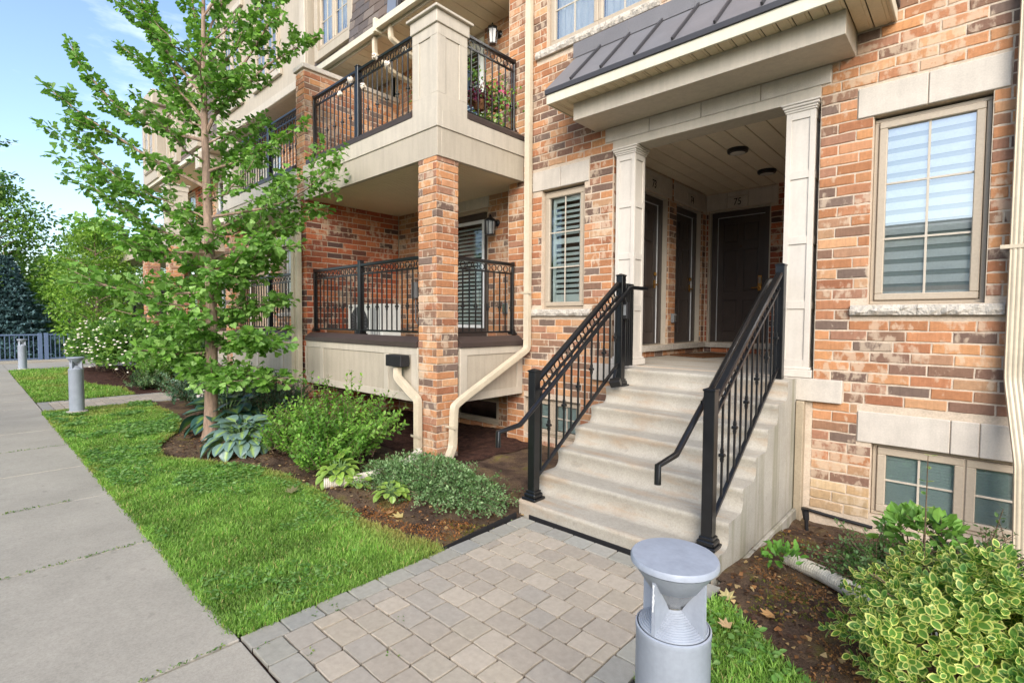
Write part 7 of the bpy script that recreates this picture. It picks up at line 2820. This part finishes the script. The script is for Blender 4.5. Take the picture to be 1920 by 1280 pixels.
tag(o, "small weeds sprouting from the joints of the slabs and pavers", None, kind='stuff')

def litter(name, label, n, box, size, base, seed, zf, tmpl=LEAF_FAN, flat=0.25):
    g = np.random.default_rng(seed)
    X, Y = g.uniform(box[0], box[1], n), g.uniform(box[2], box[3], n)
    if box[0] < -2:
        k = Y > edge_y(BED, X) + 0.02
    else:
        k = Y > edge_y(BEDR, X) + 0.0
    X, Y = X[k], Y[k]
    n = len(X)
    P = np.stack([X, Y, zf(X, Y) + g.uniform(0.006, 0.018, n)], 1)
    a = g.uniform(0, 6.28, n)
    D = np.stack([np.cos(a), np.sin(a), g.normal(0, 0.2, n)], 1)
    o = scatter(name, *tmpl, P, D, np.tile([0, 0, 1.0], (n, 1)) + g.normal(size=(n, 3)) * flat, size * g.uniform(0.4, 1.4, n), cols(base, n, 0.25, g), "leaf", None)
    tag(o, label, None, kind='stuff')
DEAD = [(196, 164, 112), (168, 122, 76), (206, 178, 130), (150, 104, 66)]
litter("leaf_litter", "dry leaf crumbs and wood chips on the left bed", 900, (-9, -2.8, 1.7, 3.6), 0.028, DEAD + [(96, 70, 54)], 131, soil_z)
litter("leaf_litter", "dry leaf crumbs scattered on the right bed", 700, (-1.15, 0.6, 1.9, 5.0), 0.028, DEAD + [(110, 78, 54)], 132, soil_z)
litter("mulch_chips", "bark chips on the soil of the left bed", 4200, (-9, -2.8, 1.7, 3.7), 0.034, [(84, 60, 48), (104, 76, 58), (66, 48, 40), (126, 94, 66)], 133, soil_z, LEAF_DIAMOND, 0.5)
litter("mulch_chips", "bark chips on the soil of the right bed", 2600, (-1.15, 0.8, 1.9, 5.1), 0.034, [(84, 60, 48), (104, 76, 58), (66, 48, 40), (136, 96, 60)], 134, soil_z, LEAF_DIAMOND, 0.5)
g = np.random.default_rng(141)
def moss(name, label, n, box, seed, base):
    g = np.random.default_rng(seed)
    X, Y = g.uniform(box[0], box[1], n), g.uniform(box[2], box[3], n)
    k = (Y > edge_y(BED if box[0] < -2 else BEDR, X) + 0.03) & (fbm(X, Y, seed, 4, 2.6) > 0.12)
    X, Y = X[k], Y[k]
    n = len(X)
    P = np.stack([X, Y, soil_z(X, Y) + g.uniform(0.0, 0.008, n)], 1)
    o = scatter(name, *LEAF_DIAMOND, P, g.normal(size=(n, 3)), np.tile([0, 0, 1.0], (n, 1)) + g.normal(size=(n, 3)) * 0.5, 0.016 * g.uniform(0.5, 1.5, n), cols(base, n, 0.25, g), "leaf", None)
    tag(o, label, None, kind='stuff')
moss("moss", "olive moss patches on the soil by the paver walk", 16000, (-5, -2.8, 2.2, 3.2), 151, [(110, 108, 44), (128, 112, 48), (96, 98, 44)])
moss("moss", "olive moss patches on the soil right of the stairs", 15000, (-1.15, 0.4, 2.2, 4.6), 152, [(106, 110, 44), (126, 116, 50), (92, 98, 42)])
moss("dry_moss", "rusty dried moss on the right bed", 12000, (-1.1, 0.6, 2.2, 3.8), 157, [(150, 108, 70), (134, 94, 60), (164, 122, 82)])
moss("dry_moss", "rusty dried moss along the left bed by the walk", 10000, (-4.4, -2.8, 2.25, 3.2), 159, [(160, 108, 62), (142, 92, 52), (176, 124, 74)])
# single big dead leaves
DV = np.array([(0, 0, 0), (-0.22, 0.18, 0.05), (-0.5, 0.3, 0.12), (-0.3, 0.5, 0.02), (-0.42, 0.82, 0.10), (-0.12, 0.72, 0.0), (0, 1.05, 0.1), (0.14, 0.7, 0.02), (0.45, 0.78, 0.14), (0.3, 0.46, 0.0), (0.52, 0.26, 0.1), (0.2, 0.16, 0.03)], float)
DF = [(0, i + 1, i) for i in range(1, 11)]
def dead_leaf(x, y, s_, rot, c, lb, z=None):
    me = mesh_np("dead_leaf", DV * s_, np.array(DF), "leaf", np.tile(lin(c), (len(DV), 1)))
    zz = z if z is not None else float(soil_z(np.array([x]), np.array([y]))[0]) + 0.012
    o = bpy.data.objects.new("dead_leaf", me)
    o.location = (x, y, zz)
    o.rotation_euler = (R(8), R(-6), rot)
    COL.objects.link(o)
    tag(o, lb, "leaf", "dead leaves lying about")
dead_leaf(-1.02, 2.98, 0.10, 0.4, (222, 206, 150), "pale yellow dead leaf beside the corner of the bottom step", GZ + 0.03)
dead_leaf(-0.78, 3.02, 0.085, 2.4, (196, 154, 104), "tan dead leaf lying on the bare soil of the right bed")
dead_leaf(-0.90, 2.68, 0.075, 1.2, (206, 172, 132), "buff dead leaf caught in the grass behind the near bollard", GZ + 0.05)
dead_leaf(-3.55, 2.50, 0.10, 2.0, (202, 182, 120), "crumpled yellow leaf in the middle of the left bed's bare soil")
dead_leaf(-3.72, 2.46, 0.08, 0.3, (184, 140, 96), "small brown leaf beside the crumpled yellow one")
dead_leaf(-4.62, 2.02, 0.13, 1.0, (150, 144, 104), "olive-grey dead leaf lying on the dry spot of the lawn", GZ + 0.045)
dead_leaf(-5.35, 2.33, 0.10, 1.6, (128, 164, 84), "fallen green leaf at the edge of the bed under the shrub")
